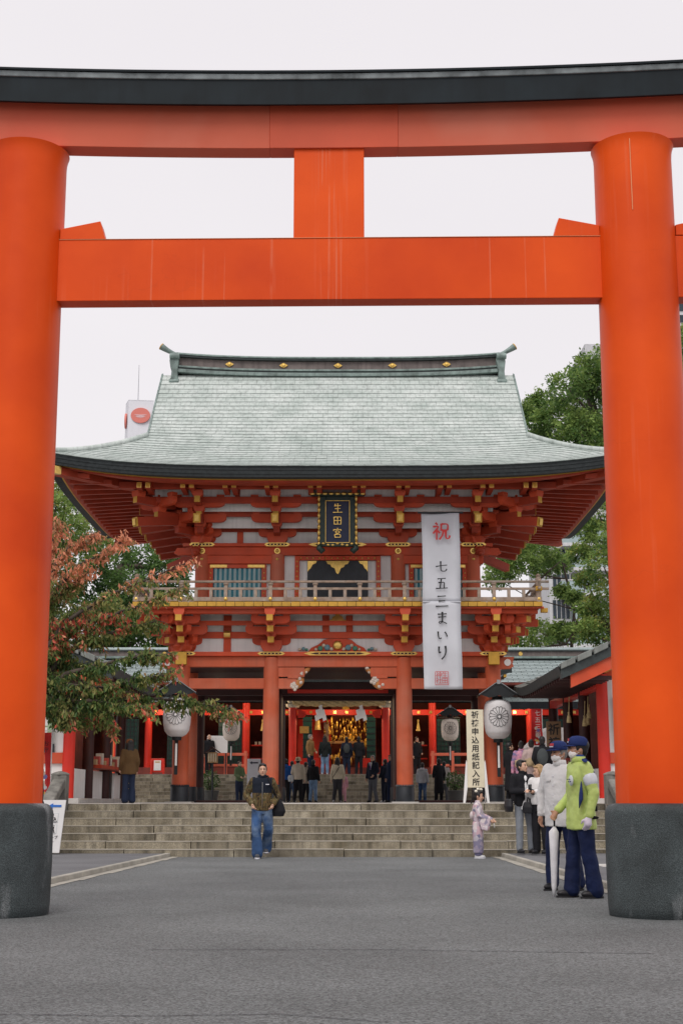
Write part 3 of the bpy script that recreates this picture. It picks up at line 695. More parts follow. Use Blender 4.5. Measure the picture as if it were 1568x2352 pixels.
for s in (-1, 1):
    for y in (GY, 46.3, 47.6, 48.8, GB): upper_set(s * 4.42, y, R(90) * s)
    upper_set(s * 4.42, GY, R(45) * s, 1.35); upper_set(s * 4.42, GB, R(135) * s, 1.35)
gb('plaster_band', M_PLASTER, -4.4, 4.4, GY - .03, GY + .1, 9.3, 9.86, bevel=0)
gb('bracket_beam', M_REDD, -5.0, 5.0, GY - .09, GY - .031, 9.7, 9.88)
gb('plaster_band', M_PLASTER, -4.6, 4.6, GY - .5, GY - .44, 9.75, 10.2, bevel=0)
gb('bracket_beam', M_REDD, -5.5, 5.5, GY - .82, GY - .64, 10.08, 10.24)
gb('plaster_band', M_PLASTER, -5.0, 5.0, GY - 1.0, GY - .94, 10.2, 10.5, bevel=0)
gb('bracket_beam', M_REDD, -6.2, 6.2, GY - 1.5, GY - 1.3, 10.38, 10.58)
gb('plaster_band', M_PLASTER, -5.9, 5.9, GY - 1.42, GY - 1.36, 10.58, 10.95, bevel=0)
for a, b_ in zip(UC[:-1], UC[1:]):
    for f in ((.5,) if b_ - a < 3 else (.36, .64)):
        c = a + (b_ - a) * f
        gb('strut', M_RED, c - .1, c + .1, GY - .07, GY - .031, 9.301, 9.7)
        gb('strut', M_REDD, c - .08, c + .08, GY - 1.47, GY - 1.43, 10.58, 10.95)
gb('eave_purlin', M_REDD, -6.9, 6.9, GY - 2.12, GY - 1.9, 10.72, 10.93)
for s in (-1, 1):
    for yy, zz_ in ((.0, 9.78), (.72, 10.08), (1.4, 10.38)):
        gb('bracket_beam', M_REDD, *sorted((s * (4.42 + yy), s * (4.6 + yy))), GY - yy, GB + yy, zz_, zz_ + .18)
    gb('eave_purlin', M_REDD, *sorted((s * 6.32, s * 6.54)), GY - 1.9, GB + 1.9, 10.72, 10.93)
# pairs of gilt-capped beam ends along the eave
for c in (330, 430, 527, 623, 723, 824, 925.5, 1021, 1118, 1217):
    for d in (-10, 10):
        q = at(c + d, 1114, GY - 2.5)
        o = MB().box(-.08, .08, 0, 1.2, -.1, .1).mesh('beam_end', M_REDD); b = meshobj('beam_end', o, gate, (q.x, q.y, q.z))
        meshobj('gilt_end', gilt_sq, b, (q.x, q.y, q.z))
# ---- roof surface: hip-and-gable, sagging slopes, corners swept up
EY0, EX, RT = 41.55, 8.95, 5.95
EZ = 11.12
def prof(t): return EZ + 4.75 * (.5 * t + .5 * t * t)
TG = 2.75 / RT                                 # where the gable starts
def lift(a, t): return .42 * abs(a) ** 4 * max(0, 1 - t / .8) ** 2
def front(a, t, back=False):
    "a in -1..1 across, t 0 at eave .. 1 at ridge"
    wd = EX - RT * t if t < TG else EX - 2.75
    if t > TG: wd += .05 * math.sin((t - TG) / (1 - TG) * math.pi)
    y = EY0 + RT * t; bow = .0
    if back: y = 2 * GM - y
    y += (-.12 if not back else .12) * abs(a) ** 4 * max(0, 1 - t / .6)
    return Vector((GX + a * wd, y, prof(t) + lift(a, t)))
def sidep(a, t, s):
    hy = (GM - EY0) - RT * t
    return Vector((GX + s * (EX - RT * t + .12 * abs(a) ** 4 * max(0, 1 - t / .6)), GM + a * hy, prof(t) + lift(a, t)))
roof = MB(); n = 24
roof = gb('roof', M_COPPERD, -5.9, 5.9, 47.55, 48.05, 15.5, 15.75)
under = MB(); na, ntt = 32, 14
def grid(b, fn, na, nt_, t0=0., t1=1., off=0.):
    vs = []; fs = []
    for j in range(nt_ + 1):
        for i in range(na + 1): vs.append(fn(-1 + 2 * i / na, t0 + (t1 - t0) * j / nt_) - Vector((0, 0, off)))
    for j in range(nt_):
        for i in range(na): fs.append((j * (na + 1) + i, j * (na + 1) + i + 1, (j + 1) * (na + 1) + i + 1, (j + 1) * (na + 1) + i))
    b.add(vs, fs)
grid(under, lambda a, t: front(a, t), na, ntt, off=.06); grid(under, lambda a, t: front(a, t, True), na, ntt, off=.0)
for s in (-1, 1): grid(under, lambda a, t, s=s: sidep(a, t, s), na, 7, 0, TG, .05)
under.build('roof_deck', M_COPPERD, roof)
# tiles: each one a slab with its lower lip painted dark for the shadow beneath
NROW = 30; TW = .34
def tile_geo(b, fn, a0, a1, t0, t1, thick=.026, jit=0.):
    e = .0
    A, B, C, D = fn(a0, t0), fn(a1, t0), fn(a1, t1), fn(a0, t1)
    up = (B - A).cross(D - A).normalized(); up = up if up.z > 0 else -up
    A2, B2 = A + up * thick, B + up * thick; C2, D2 = C + up * .004, D + up * .004
    fwd = (A - D).normalized() * .035
    A3, B3 = A + fwd, B + fwd; A2 = A2 + fwd; B2 = B2 + fwd
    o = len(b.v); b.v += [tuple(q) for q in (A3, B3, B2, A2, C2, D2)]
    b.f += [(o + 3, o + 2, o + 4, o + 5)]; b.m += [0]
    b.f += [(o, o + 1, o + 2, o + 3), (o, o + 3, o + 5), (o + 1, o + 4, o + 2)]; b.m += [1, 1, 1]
rest = MB(); count = 0; rr = random.Random(5)
rows = []
for r_ in range(NROW):
    t0, t1 = r_ / NROW, (r_ + 1) / NROW * 1.0
    wd = front(1, t0).x - GX; ncol = max(1, round(2 * wd / TW)); off = (r_ % 2) * .5
    for i in range(-1, ncol + 1):
        a0 = max(-1, -1 + 2 * (i + off) / ncol); a1 = min(1, -1 + 2 * (i + 1 + off) / ncol)
        if a1 - a0 < .004: continue
        g = .003
        tt = t1 if t1 < 1 else .999
        fnj = lambda a, t, d=rr.uniform(0, .006): front(a, t) + Vector((0, 0, d))
        if count < 300 and r_ < 7:
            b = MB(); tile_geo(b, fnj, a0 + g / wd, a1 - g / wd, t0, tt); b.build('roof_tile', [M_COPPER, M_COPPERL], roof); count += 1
        else: tile_geo(rest, fnj, a0 + g / wd, a1 - g / wd, t0, tt)
for s in (-1, 1):
    for r_ in range(12):
        t0, t1 = TG * r_ / 12, TG * (r_ + 1) / 12; ncol = 24
        for i in range(ncol): tile_geo(rest, lambda a, t, s=s: sidep(a, t, s), -1 + 2 * i / ncol + .002, -1 + 2 * (i + 1) / ncol - .002, t0, t1)
for r_ in range(NROW):
    for i in range(20): tile_geo(rest, lambda a, t: front(a, t, True), -1 + i / 10 + .002, -.9 + i / 10 - .002, r_ / NROW, (r_ + 1) / NROW)
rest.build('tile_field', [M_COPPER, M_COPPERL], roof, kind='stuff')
# thick dark eave edge, in three laminations, then the red fascia
def eave_band(name, m, z0, z1, inset0, inset1, n=48, th=.5):
    b = MB(); loop = []
    def ring(dz, ins):
        o = []
        for i in range(n): q = front(-1 + 2 * i / n, 0); o.append(q)
        for i in range(n // 2): o.append(sidep(-1 + 4 * i / n, 0, 1))
        for i in range(n): q = front(1 - 2 * i / n, 0, True); o.append(q)
        for i in range(n // 2): o.append(sidep(1 - 4 * i / n, 0, -1))
        c = Vector((GX, GM, 0)); res = []
        for q in o:
            d = q - c; sx = (EX - ins) / EX; sy = (GM - EY0 - ins) / (GM - EY0)
            res.append(Vector((c.x + d.x * sx, c.y + d.y * sy, q.z + dz)))
        return res
    r0, r1 = ring(z1, inset0), ring(z0, inset1); r2, r3 = ring(z1, inset0 + th), ring(z0, inset1 + th); k = len(r0)
    b.add(r0 + r1 + r2 + r3, [(i, (i + 1) % k, k + (i + 1) % k, k + i) for i in range(k)] + [(k + i, k + (i + 1) % k, 3 * k + (i + 1) % k, 3 * k + i) for i in range(k)] + [(i, 2 * k + i, 2 * k + (i + 1) % k, (i + 1) % k) for i in range(k)] + [(2 * k + i, 3 * k + i, 3 * k + (i + 1) % k, 2 * k + (i + 1) % k) for i in range(k)])
    return b.build(name, m, roof)
M_EAVE = mat('dark_shingle_edge', (.028, .034, .036), rough=.75, var=.3, scale=9, bump=.3)
eave_band('eave_edge', M_EAVE, -.13, -.01, 0.0, .02); eave_band('eave_edge', M_EAVE, -.25, -.131, .035, .055); eave_band('eave_edge', M_EAVE, -.34, -.251, .07, .09)
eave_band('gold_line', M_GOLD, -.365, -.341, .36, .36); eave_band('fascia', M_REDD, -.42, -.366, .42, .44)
# soffit boards and rafters (parallel, both layers as one run of single rafters)
M_SOFF = mat('soffit_board', (.26, .035, .017), rough=.7, var=.2, scale=3)  # red lowered to paint in the shade below the roof
sof = MB()
def soffit_pt(a, t, which):
    q = which(a, 0); c = Vector((GX, GM, 0)); d = q - c
    inn = Vector((c.x + (4.45 if d.x > 0 else -4.45) * min(1, abs(d.x) / 4.45), 0, 0))
    return q
for s in (-1, 1):
    vs = []; fs = []
    for i in range(17):
        a = -1 + i / 8; q = sidep(a, 0, s); yin = min(max(q.y, GY), GB)
        vs += [(q.x - s * .5, GM + (q.y - GM) * .95, q.z - .4), (GX + s * 4.4, yin, 11.0)]
    fs = [(2 * i, 2 * i + 1, 2 * i + 3, 2 * i + 2) for i in range(16)]; sof.add(vs, fs)
for bk in (False, True):
    vs = []
    for i in range(25):
        a = -1 + i / 12; q = front(a, 0, bk); xin = GX + min(max(q.x - GX, -4.4), 4.4)
        vs += [(GX + (q.x - GX) * .95, q.y + (.5 if not bk else -.5), q.z - .37), (xin, GY if not bk else GB, 11.2)]
    sof.add(vs, [(2 * i, 2 * i + 1, 2 * i + 3, 2 * i + 2) for i in range(24)])
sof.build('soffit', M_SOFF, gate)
M_SLOT = mat('pale_slot_board', (.62, .58, .54), rough=.8)
for s in (-1, 1):
    for i in range(22):
        y = EY0 + .55 + i * (2 * (GM - EY0) - 1.1) / 21
        a = (y - GM) / (GM - EY0); q = sidep(a, 0, s)
        yin = min(max(y, GY), GB); f = 1 - abs(y - yin) / 3.6
        xi = GX + s * (4.45 + (1 - f) * 4.0)
        p0 = Vector((q.x - s * .62, y, q.z - .46)); p1 = Vector((xi, y, 11.0 - .1 + (1 - f) * (q.z - .5 - 10.9)))
        d = p1 - p0
        if d.length < .4: continue
        sl = MB(); sl.add([p0 + Vector((0, -.06, -.06)), p0 + Vector((0, .06, -.06)), p0 + Vector((0, .06, .08)), p0 + Vector((0, -.06, .08)), p1 + Vector((0, -.06, -.06)), p1 + Vector((0, .06, -.06)), p1 + Vector((0, .06, .08)), p1 + Vector((0, -.06, .08))],
               [(0, 1, 2, 3), (4, 5, 6, 7), (0, 4, 5, 1), (1, 5, 6, 2), (2, 6, 7, 3), (3, 7, 4, 0)])
        sl.build('rafter', M_REDD, gate)
        if i % 2 == 1:
            z = MB(); k0, k1 = p0.lerp(p1, .25), p0.lerp(p1, .6)
            z.add([k0 + Vector((0, .07, -.03)), k0 + Vector((0, .19, -.03)), k1 + Vector((0, .19, -.03)), k1 + Vector((0, .07, -.03))], [(0, 1, 2, 3)]); z.build('slot_board', M_SLOT, gate)
for s in (-1, 1):                                # hip rafters to the corners
    for bk in (0, 1):
        q = front(s, 0, bool(bk)); p0 = Vector((q.x - s * .25, q.y + (.25 if not bk else -.25), q.z - .55)); p1 = Vector((GX + s * 4.42, GY if not bk else GB, 10.75))
        b = MB(); b.tube([p0, p1], .17, 4); b.build('hip_rafter', M_REDD, gate)
        c = MB(); c.box(-.13, .13, -.2, .02, -.12, .12); meshobj('hip_cap', c.mesh('hip_cap', M_GILT), gate, tuple(p0), (0, 0, R(-45) * s if not bk else R(-135) * s))
# gables and ridge
gx1 = EX - 2.75
for s in (-1, 1):
    b = MB(); pts = [(front(s, TG + (1 - TG) * i / 10).y, front(s, TG + (1 - TG) * i / 10).z - .1) for i in range(11)]
    poly = pts + [(2 * GM - y, z) for y, z in reversed(pts)]
    b.prism(poly, GX + s * (gx1 - .5), GX + s * (gx1 - .45), 'x'); b.build('gable_wall', M_RED, roof)
    for bk in (0, 1):
        v = MB(); vs = []; fs = []
        for i in range(13):
            q = front(s, TG + (1 - TG) * i / 12, bool(bk))
            for dx, dz in ((0, .07), (.06, .05), (.06, -.32), (-.02, -.34)): vs.append((q.x + s * dx, q.y, q.z + dz))
        for i in range(12):
            for k in range(4): fs.append((i * 4 + k, i * 4 + (k + 1) % 4, i * 4 + 4 + (k + 1) % 4, i * 4 + 4 + k))
        v.add(vs, fs); v.build('verge_board', M_COPPERG, roof)
    # roll of tiles along the verge and down the hip
    b = MB(); b.tube([front(s * .995, TG * .98 * (1 - i / 10)) + Vector((0, 0, .05)) for i in range(11)], .09, 8); b.build('hip_roll', M_COPPER, roof, smooth=True)
def ridge_curve(x): return .17 * abs(x / 5.8) ** 3
def ridge_bar(name, m, x0, x1, y0, y1, z0, z1, n=24):
    b = MB(); vs = []; fs = []
    for i in range(n + 1):
        x = x0 + (x1 - x0) * i / n; k = ridge_curve(x)
        for y, z in ((y0, z0), (y1, z0), (y1, z1), (y0, z1)): vs.append((GX + x, y, z + k))
    for i in range(n):
        for k in range(4): fs.append((i * 4 + k, i * 4 + (k + 1) % 4, i * 4 + 4 + (k + 1) % 4, i * 4 + 4 + k))
    fs += [(0, 1, 2, 3), tuple(range(n * 4, n * 4 + 4))]; b.add(vs, fs); return b.build(name, m, roof, bevel=.01)
ridge_bar('ridge_base', M_COPPERG, -5.7, 5.7, 47.3, 48.3, 15.78, 15.9); ridge_bar('ridge_base', M_COPPERD, -5.7, 5.7, 47.36, 48.24, 15.9, 15.97)
ridge_bar('ridge_step', M_COPPERG, -5.7, 5.7, 47.33, 48.27, 15.97, 16.04)
ridge_bar('ridge_board', M_RIDGE, -5.7, 5.7, 47.45, 48.15, 16.04, 16.36)
ridge_bar('ridge_step', M_COPPERD, -5.75, 5.75, 47.33, 48.27, 16.36, 16.43)
ridge_bar('ridge_step', M_COPPERG, -5.75, 5.75, 47.3, 48.3, 16.43, 16.48)
b = MB(); xs = arch(-5.8, 5.8, 30)
b.tube([(GX + x, GM, 16.52 + ridge_curve(x)) for x in xs], .13, 12); b.build('ridge_roll', M_COPPERG, roof, smooth=True)
for x in (-3.85, -1.93, 0, 1.93, 3.85):
    b = MB(); P = [(-.15, 0), (-.07, .055), (0, .09), (.07, .055), (.15, 0), (.07, -.055), (0, -.09), (-.07, -.055)]
    b.prism([(GX + x + px, 16.2 + ridge_curve(x) + pz) for px, pz in P], 47.4, 47.45); b.ell((GX + x, 47.4, 16.2 + ridge_curve(x)), (.07, .04, .07), 10, 6); b.build('gilt_crest', M_GILT, roof)
for s in (-1, 1):
    k = ridge_curve(5.8); b = MB()
    # upswept horn of the ridge and its scrolled end piece
    pts = [(GX + s * (5.5 + .82 * i / 8), GM, 16.5 + k + .36 * (i / 8) ** 1.6) for i in range(9)]
    b.tube(pts, [.08, .07, .065, .065, .07, .08, .09, .105, .12], 12); b.build('ridge_horn', M_COPPERG, roof, smooth=True, auto=60)
    c = MB(); e = Vector(pts[-1]); d = (e - Vector(pts[-2])).normalized(); c.cyl(e, e + d * .03, .125, .125, 16); c.build('horn_cap', M_GOLD, roof)
    g = MB(); P = [(-.26, 15.45), (-.3, 15.62), (-.2, 15.72), (-.17, 15.95), (-.24, 16.1), (-.3, 16.35), (-.24, 16.62), (.2, 16.66), (.24, 16.3), (.17, 15.95), (.2, 15.72), (.28, 15.62), (.24, 15.45)]
    g.prism([(GX + s * 5.78 + px * .62, z) for px, z in P], 47.25, 48.35); g.build('ridge_end_tile', M_COPPERG, roof, bevel=.03)
    for z, r in ((15.55, .1), (16.5, .11)):
        q = MB(); q.cyl((GX + s * 5.78 - .17, 47.24, z), (GX + s * 5.78 + .17, 47.24, z), r, n=12); q.build('scroll', M_COPPERG, roof, smooth=True, auto=40)
# inside the gate: door leaves, lintels, ceiling
for s in (-1, 1):
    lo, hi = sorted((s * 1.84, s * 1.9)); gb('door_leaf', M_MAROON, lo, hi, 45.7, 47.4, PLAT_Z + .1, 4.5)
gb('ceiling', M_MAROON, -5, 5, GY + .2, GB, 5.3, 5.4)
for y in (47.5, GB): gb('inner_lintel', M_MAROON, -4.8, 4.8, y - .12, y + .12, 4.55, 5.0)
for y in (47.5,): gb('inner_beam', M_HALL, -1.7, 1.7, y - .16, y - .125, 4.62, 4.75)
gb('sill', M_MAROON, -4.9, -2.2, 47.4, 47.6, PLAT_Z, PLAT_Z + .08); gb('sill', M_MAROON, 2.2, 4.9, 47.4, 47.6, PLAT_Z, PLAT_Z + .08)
# name board under the eave
pl = thing('name_plaque', 'navy and gilt name plaque hanging under the gate eave', 'plaque', (GX, 43.4, 8.95))
PY = 43.35
def plz(z): return z
b = MB(); b.box(GX - .37, GX + .37, PY, PY + .06, 9.05, 10.4); b.build('panel', M_NAVY, pl)
fr = MB()
for s in (-1, 1): fr.box(*[GX + q for q in sorted((s * .37, s * .58))], PY - .05, PY + .08, 8.93, 10.55)
fr.box(GX - .37, GX + .37, PY - .05, PY + .08, 10.4, 10.56).box(GX - .37, GX + .37, PY - .05, PY + .08, 8.93, 9.05)
M_FR = mat('dark_green_lacquer', (.012, .028, .022), rough=.4, var=.4, scale=8); fr.build('frame', M_FR, pl, bevel=.02)
for s in (-1, 1):
    for i in range(9):
        e = MB(); e.ell((GX + s * .59, PY - .05, 9.0 + i * .185), (.05, .05, .095), 8, 6); e.build('gilt_scroll', M_GILT, pl, smooth=True)
    b = MB(); b.box(*[GX + q for q in sorted((s * .37, s * .385))], PY - .06, PY - .05, 9.05, 10.4); b.build('gilt_line', M_GILT, pl)
    e = MB(); e.tube([(GX + s * .55, PY - .02, 8.98), (GX + s * .58, PY - .05, 8.86), (GX + s * .5, PY - .05, 8.78), (GX + s * .42, PY - .03, 8.84)], [.09, .1, .1, .06], 8); e.build('foot_scroll', M_FR, pl, smooth=True)
for z in (10.4, 9.05):
    b = MB(); b.box(GX - .385, GX + .385, PY - .06, PY - .05, z - .0075, z + .0075); b.build('gilt_line', M_GILT, pl)
b = MB(); b.box(GX - .85, GX + .85, PY - .08, PY + .08, 10.56, 10.66); b.build('top_bar', M_FR, pl, bevel=.02)
for i in range(9):
    e = MB(); e.ell((GX - .8 + i * .2, PY - .08, 10.63), (.095, .05, .05), 8, 6); e.build('gilt_scroll', M_GILT, pl, smooth=True)
for i in range(7):
    e = MB(); e.ell((GX - .45 + i * .15, PY - .06, 8.99 + .03 * math.cos(i * 2)), (.06, .03, .035), 8, 6); e.build('gilt_scroll', M_GILT, pl, smooth=True)
for i, ch in enumerate('生田宮'): brush(ch, .33, M_GILT, pl, (GX, PY - .055, 10.16 - i * .4), wd=11)
# long vertical banner
bn = thing('hanging_banner', 'long grey vertical banner with black brush lettering hung from the gate', 'banner', (at(1013, 1583, 43).x, 43, 4.41))
bx0, bx1 = at(969, 1300, 43).x, at(1056, 1300, 43).x; bcx = (bx0 + bx1) / 2; bw = bx1 - bx0
def cloth_panel(z0, z1, y, name):
    b = MB(); nz, nx = 24, 6; vs = []
    for j in range(nz + 1):
        for i in range(nx + 1):
            f = i / nx; z = z0 + (z1 - z0) * j / nz
            vs.append((bx0 + bw * f + .012 * math.sin(z * 1.7), y + .045 * math.sin(f * 4 + z * 1.3) + .015 * math.sin(z * 4 + f * 2), z))
    for j in range(nz):
        for i in range(nx): b.f.append((j * (nx + 1) + i, j * (nx + 1) + i + 1, (j + 1) * (nx + 1) + i + 1, (j + 1) * (nx + 1) + i)); b.m.append(0)
    b.v = vs; o = b.build(name, M_CLOTH, bn, smooth=True); s = o.modifiers.new('thick', 'SOLIDIFY'); s.thickness = .006; return o
cloth_panel(4.41, 7.12, 42.97, 'cloth'); cloth_panel(7.13, 9.93, 43.0, 'cloth')
MB().cyl((bx0 - .12, 43.0, 9.95), (bx1 + .12, 43.0, 9.95), .03, n=10).build('top_rod', M_BLACK, bn)
MB().box(bx0, bx1, 42.93, 43.0, 7.1, 7.13).build('seam_bar', M_CLOTH, bn)
for ch, v, sz in (('祝', 1221, .6), ('七', 1302, .4), ('五', 1340, .4), ('三', 1381, .42), ('ま', 1420, .42), ('い', 1459, .4), ('り', 1499, .46)):
    q = at(1012 + (v - 1221) * .012, v, 42.94); brush(ch, sz, M_REDINK if ch == '祝' else M_INK, bn, (q.x, 42.885, q.z), wd=13 if ch == '祝' else 13)
sq = at(1014, 1558, 42.93); sl = MB(); S = .2
for a in (-1, 1): sl.box(sq.x + a * S - .008, sq.x + a * S + .008, 42.885, 42.895, sq.z - S, sq.z + S); sl.box(sq.x - S, sq.x + S, 42.886, 42.894, sq.z + a * S - .008, sq.z + a * S + .008)
seal = sl.build('seal_frame', M_REDINK, bn)
for i, (ch, dx, dz) in enumerate((('生', .09, .09), ('田', .09, -.09), ('神', -.09, .09), ('社', -.09, -.09))): letters(ch, .2, M_REDINK, bn, (sq.x + dx, 42.882, sq.z + dz), name='seal_mark')
# ------------------------------------------------------------------ rear steps, upper terrace, worship hall
UZ = 2.15
stairs('rear_steps', 'pale granite flight behind the gate leading up to the worship hall', -9.6, 9.6, 57.2, .33, (UZ - PLAT_Z) / 8, 8, PLAT_Z, 21, (1.0, 2.0))
up_t = MB().box(-30, 30, 59.9, 85, .5, UZ - .003); up_t.build('upper_terrace', M_LEDGE, None, kind='structure')
hall = thing('worship_hall', 'bright red worship hall with pale green copper roof seen through the gate', 'hall', (-.1, 66, UZ))
HX = -.1
def hb(name, m, x0, x1, y0, y1, z0, z1, bevel=.01, p=None, **k): return box(name, m, p or hall, HX + x0, HX + x1, y0, y1, z0, z1, bevel, **k)
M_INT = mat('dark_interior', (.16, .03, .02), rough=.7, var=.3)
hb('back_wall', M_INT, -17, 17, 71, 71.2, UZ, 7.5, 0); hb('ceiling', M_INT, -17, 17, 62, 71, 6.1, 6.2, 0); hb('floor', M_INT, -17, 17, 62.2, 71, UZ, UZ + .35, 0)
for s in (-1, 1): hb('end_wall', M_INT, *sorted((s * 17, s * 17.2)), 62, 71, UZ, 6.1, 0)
for x in (-16, -13.6, -11.2, -8.6, -6.3, -4.2, 4.2, 6.3, 8.6, 11.2, 13.6, 16):
    MB().lathe((HX + x, 63.6, 0), [(.17, UZ), (.165, 6.0)], 16).build('column', M_HALL, hall, smooth=True, auto=40)
for s in (-1, 1):
    MB().lathe((HX + s * 2.02, 61.4, 0), [(.19, UZ), (.175, 2.3), (.172, 5.05)], 20).build('porch_column', M_HALL, hall, smooth=True, auto=40)
    g = MB(); g.lathe((HX + s * 2.02, 61.4, 0), [(.25, 5.05), (.3, 5.12), (.3, 5.2), (.2, 5.25), (.28, 5.36), (.32, 5.5), (.3, 5.52)], 12); g.build('capital', mat('capital_cream', (.55, .5, .38), rough=.6, var=.35, scale=14), hall, smooth=True, auto=40)
    n = MB(); n.prism([(HX + s * 1.8, 4.6), (HX + s * 1.55, 4.62), (HX + s * 1.42, 4.78), (HX + s * 1.55, 4.9), (HX + s * 1.8, 5.0)], 61.3, 61.5); n.build('bracket', M_HALL, hall)
    hb('screen_door', M_TEALD, *sorted((s * 1.22, s * 1.62)), 63.0, 63.05, UZ + .35, 4.75)
    for i in range(9): hb('screen_bar', M_BLACK, *sorted((s * 1.2, s * 1.64)), 62.97, 62.995, UZ + .5 + i * .27, UZ + .53 + i * .27, 0)
    # green lattice screens and red rails in the side bays
    for bx in (4.9, 7.2, 9.6, 12.1):
        t = hb('lattice_screen', M_TEALD, *sorted((s * (bx - .55), s * (bx + .55))), 63.7, 63.75, UZ + .4, 4.7)
        for i in range(7): hb('lattice_bar', M_BLACK, s * bx - .5 + i * .165, s * bx - .47 + i * .165, 63.66, 63.695, UZ + .4, 4.7, 0, t)
        for i in range(11): hb('lattice_bar', M_BLACK, s * bx - .55, s * bx + .55, 63.64, 63.66, UZ + .5 + i * .21, UZ + .53 + i * .21, 0, t)
for z0, z1 in ((4.85, 5.1), (5.5, 5.75)): hb('wall_beam', M_HALL, -17, 17, 63.45, 63.6, z0, z1)
for i in range(62): hb('gilt_stud', M_GILT, -16.4 + i * .54 - .06, -16.4 + i * .54 + .06, 63.42, 63.449, 4.92, 5.04, 0)
# rainbow beam with frog-leg strut, rope
for s in (-1, 1):
    b = MB(); P = [(0, 5.62), (s * .8, 5.6), (s * 1.6, 5.52), (s * 1.85, 5.42), (s * 1.85, 5.82), (s * 1.5, 5.9), (0, 5.93)]
    b.prism([(HX + x, z) for x, z in P], 61.3, 61.5); b.build('rainbow_beam', M_HALL, hall)
b = MB(); P = [(-.62, 5.95), (-.5, 6.2), (-.3, 6.42), (-.28, 6.55), (.28, 6.55), (.3, 6.42), (.5, 6.2), (.62, 5.95)]
b.prism([(HX + x, z) for x, z in P], 61.32, 61.48); b.build('frog_leg_strut', M_HALL, hall)
b = MB(); b.prism([(HX + x * .72, 5.96 + (z - 5.95) * .68) for x, z in P], 61.29, 61.318); b.build('carved_panel', mat('carving_green', (.08, .27, .18)), hall)
b = MB(); b.ell((HX, 61.27, 6.18), (.13, .05, .13), 10, 6); b.build('gilt_flower', M_GILT, hall, smooth=True)
hb('panel_band', mat('grey_green_panel', (.12, .13, .12), rough=.7), -1.9, 1.9, 61.5, 61.55, 5.93, 6.6, 0)
b = MB(); b.prism([(HX + x, z) for x, z in ((-1.7, 6.62), (1.7, 6.62), (1.45, 6.85), (-1.45, 6.85))], 61.2, 61.5); b.build('porch_beam', M_HALL, hall)
# porch roof: eave with gilt rafter ends, swept corners
PE, PZ, PXW = 59.9, 5.95, 7.4
def por(a, t): return Vector((HX + a * (PXW - 1.2 * t), PE + 3.4 * t, PZ + .22 + 1.3 * t + .5 * abs(a) ** 5 * (1 - t) ** 2))
b = MB(); grid(b, por, 24, 6); b.build('porch_roof', M_COPPER, hall)
b = MB(); grid(b, lambda a, t: por(a, t * .9) - Vector((0, 0, .12 + .12 * t)), 24, 4); b.build('porch_soffit', M_MAROON, hall)
b = MB(); vs = []
for i in range(33):
    q = por(-1 + i / 16, 0); vs += [q + Vector((0, -.02, .03)), q + Vector((0, .02, -.2))]
b.add(vs, [(2 * i, 2 * i + 1, 2 * i + 3, 2 * i + 2) for i in range(32)])
for s in (-1, 1):
    P = [por(s, t / 6) for t in range(7)]
    b.add([q + Vector((0, 0, .03)) for q in P] + [q - Vector((0, 0, .24)) for q in P], [(i, i + 1, i + 8, i + 7) for i in range(6)])
b.build('porch_eave_edge', M_COPPERD, hall)
for i in range(49):
    a = -.96 + i * .04; q = por(a, 0); m = MB(); m.box(q.x - .06, q.x + .06, q.y + .06, q.y + 1.4, q.z - .32, q.z - .2); r = m.build('porch_rafter', M_MAROON, hall)
    MB().box(q.x - .062, q.x + .062, q.y + .04, q.y + .06, q.z - .325, q.z - .195).build('rafter_end', M_GOLD, r)
# main roof
RE, RY = 61.6, 69.0; rz0, rz1 = zz(1612, RE) , zz(1512, RY)
def hroof(a, t): return Vector((HX + a * 19, RE + (RY - RE) * t, rz0 + (rz1 - rz0) * (.75 * t + .25 * t * t)))
b = MB(); grid(b, hroof, 2, 10, off=.05); b.build('roof_deck', M_COPPERD, hall)
rest = MB()
for r_ in range(34):
    nc = 70; off = .5 * (r_ % 2)
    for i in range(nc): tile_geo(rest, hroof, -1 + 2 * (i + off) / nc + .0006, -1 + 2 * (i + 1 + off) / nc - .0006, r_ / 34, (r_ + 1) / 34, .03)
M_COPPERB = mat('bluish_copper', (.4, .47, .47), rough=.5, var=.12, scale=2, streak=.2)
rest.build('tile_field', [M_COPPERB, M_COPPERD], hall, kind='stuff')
zr = zz(1512, RY)
hb('ridge_base', M_COPPERG, -19, 19, RY - .5, RY + .5, zr - .05, zr + .06); hb('ridge_board', M_RIDGE, -19, 19, RY - .4, RY + .4, zr + .06, zr + .3)
hb('ridge_cap', M_COPPERD, -19, 19, RY - .5, RY + .5, zr + .3, zr + .37); MB().cyl((HX - 19, RY, zr + .43), (HX + 19, RY, zr + .43), .11, n=12).build('ridge_roll', M_COPPERB, hall, smooth=True)
for x in (-12.6, -8.6, 8.9, 12.5): MB().cyl((HX + x, RY - .44, zr + .18), (HX + x, RY - .4, zr + .18), .1, n=14).build('gilt_crest', M_GILT, hall)
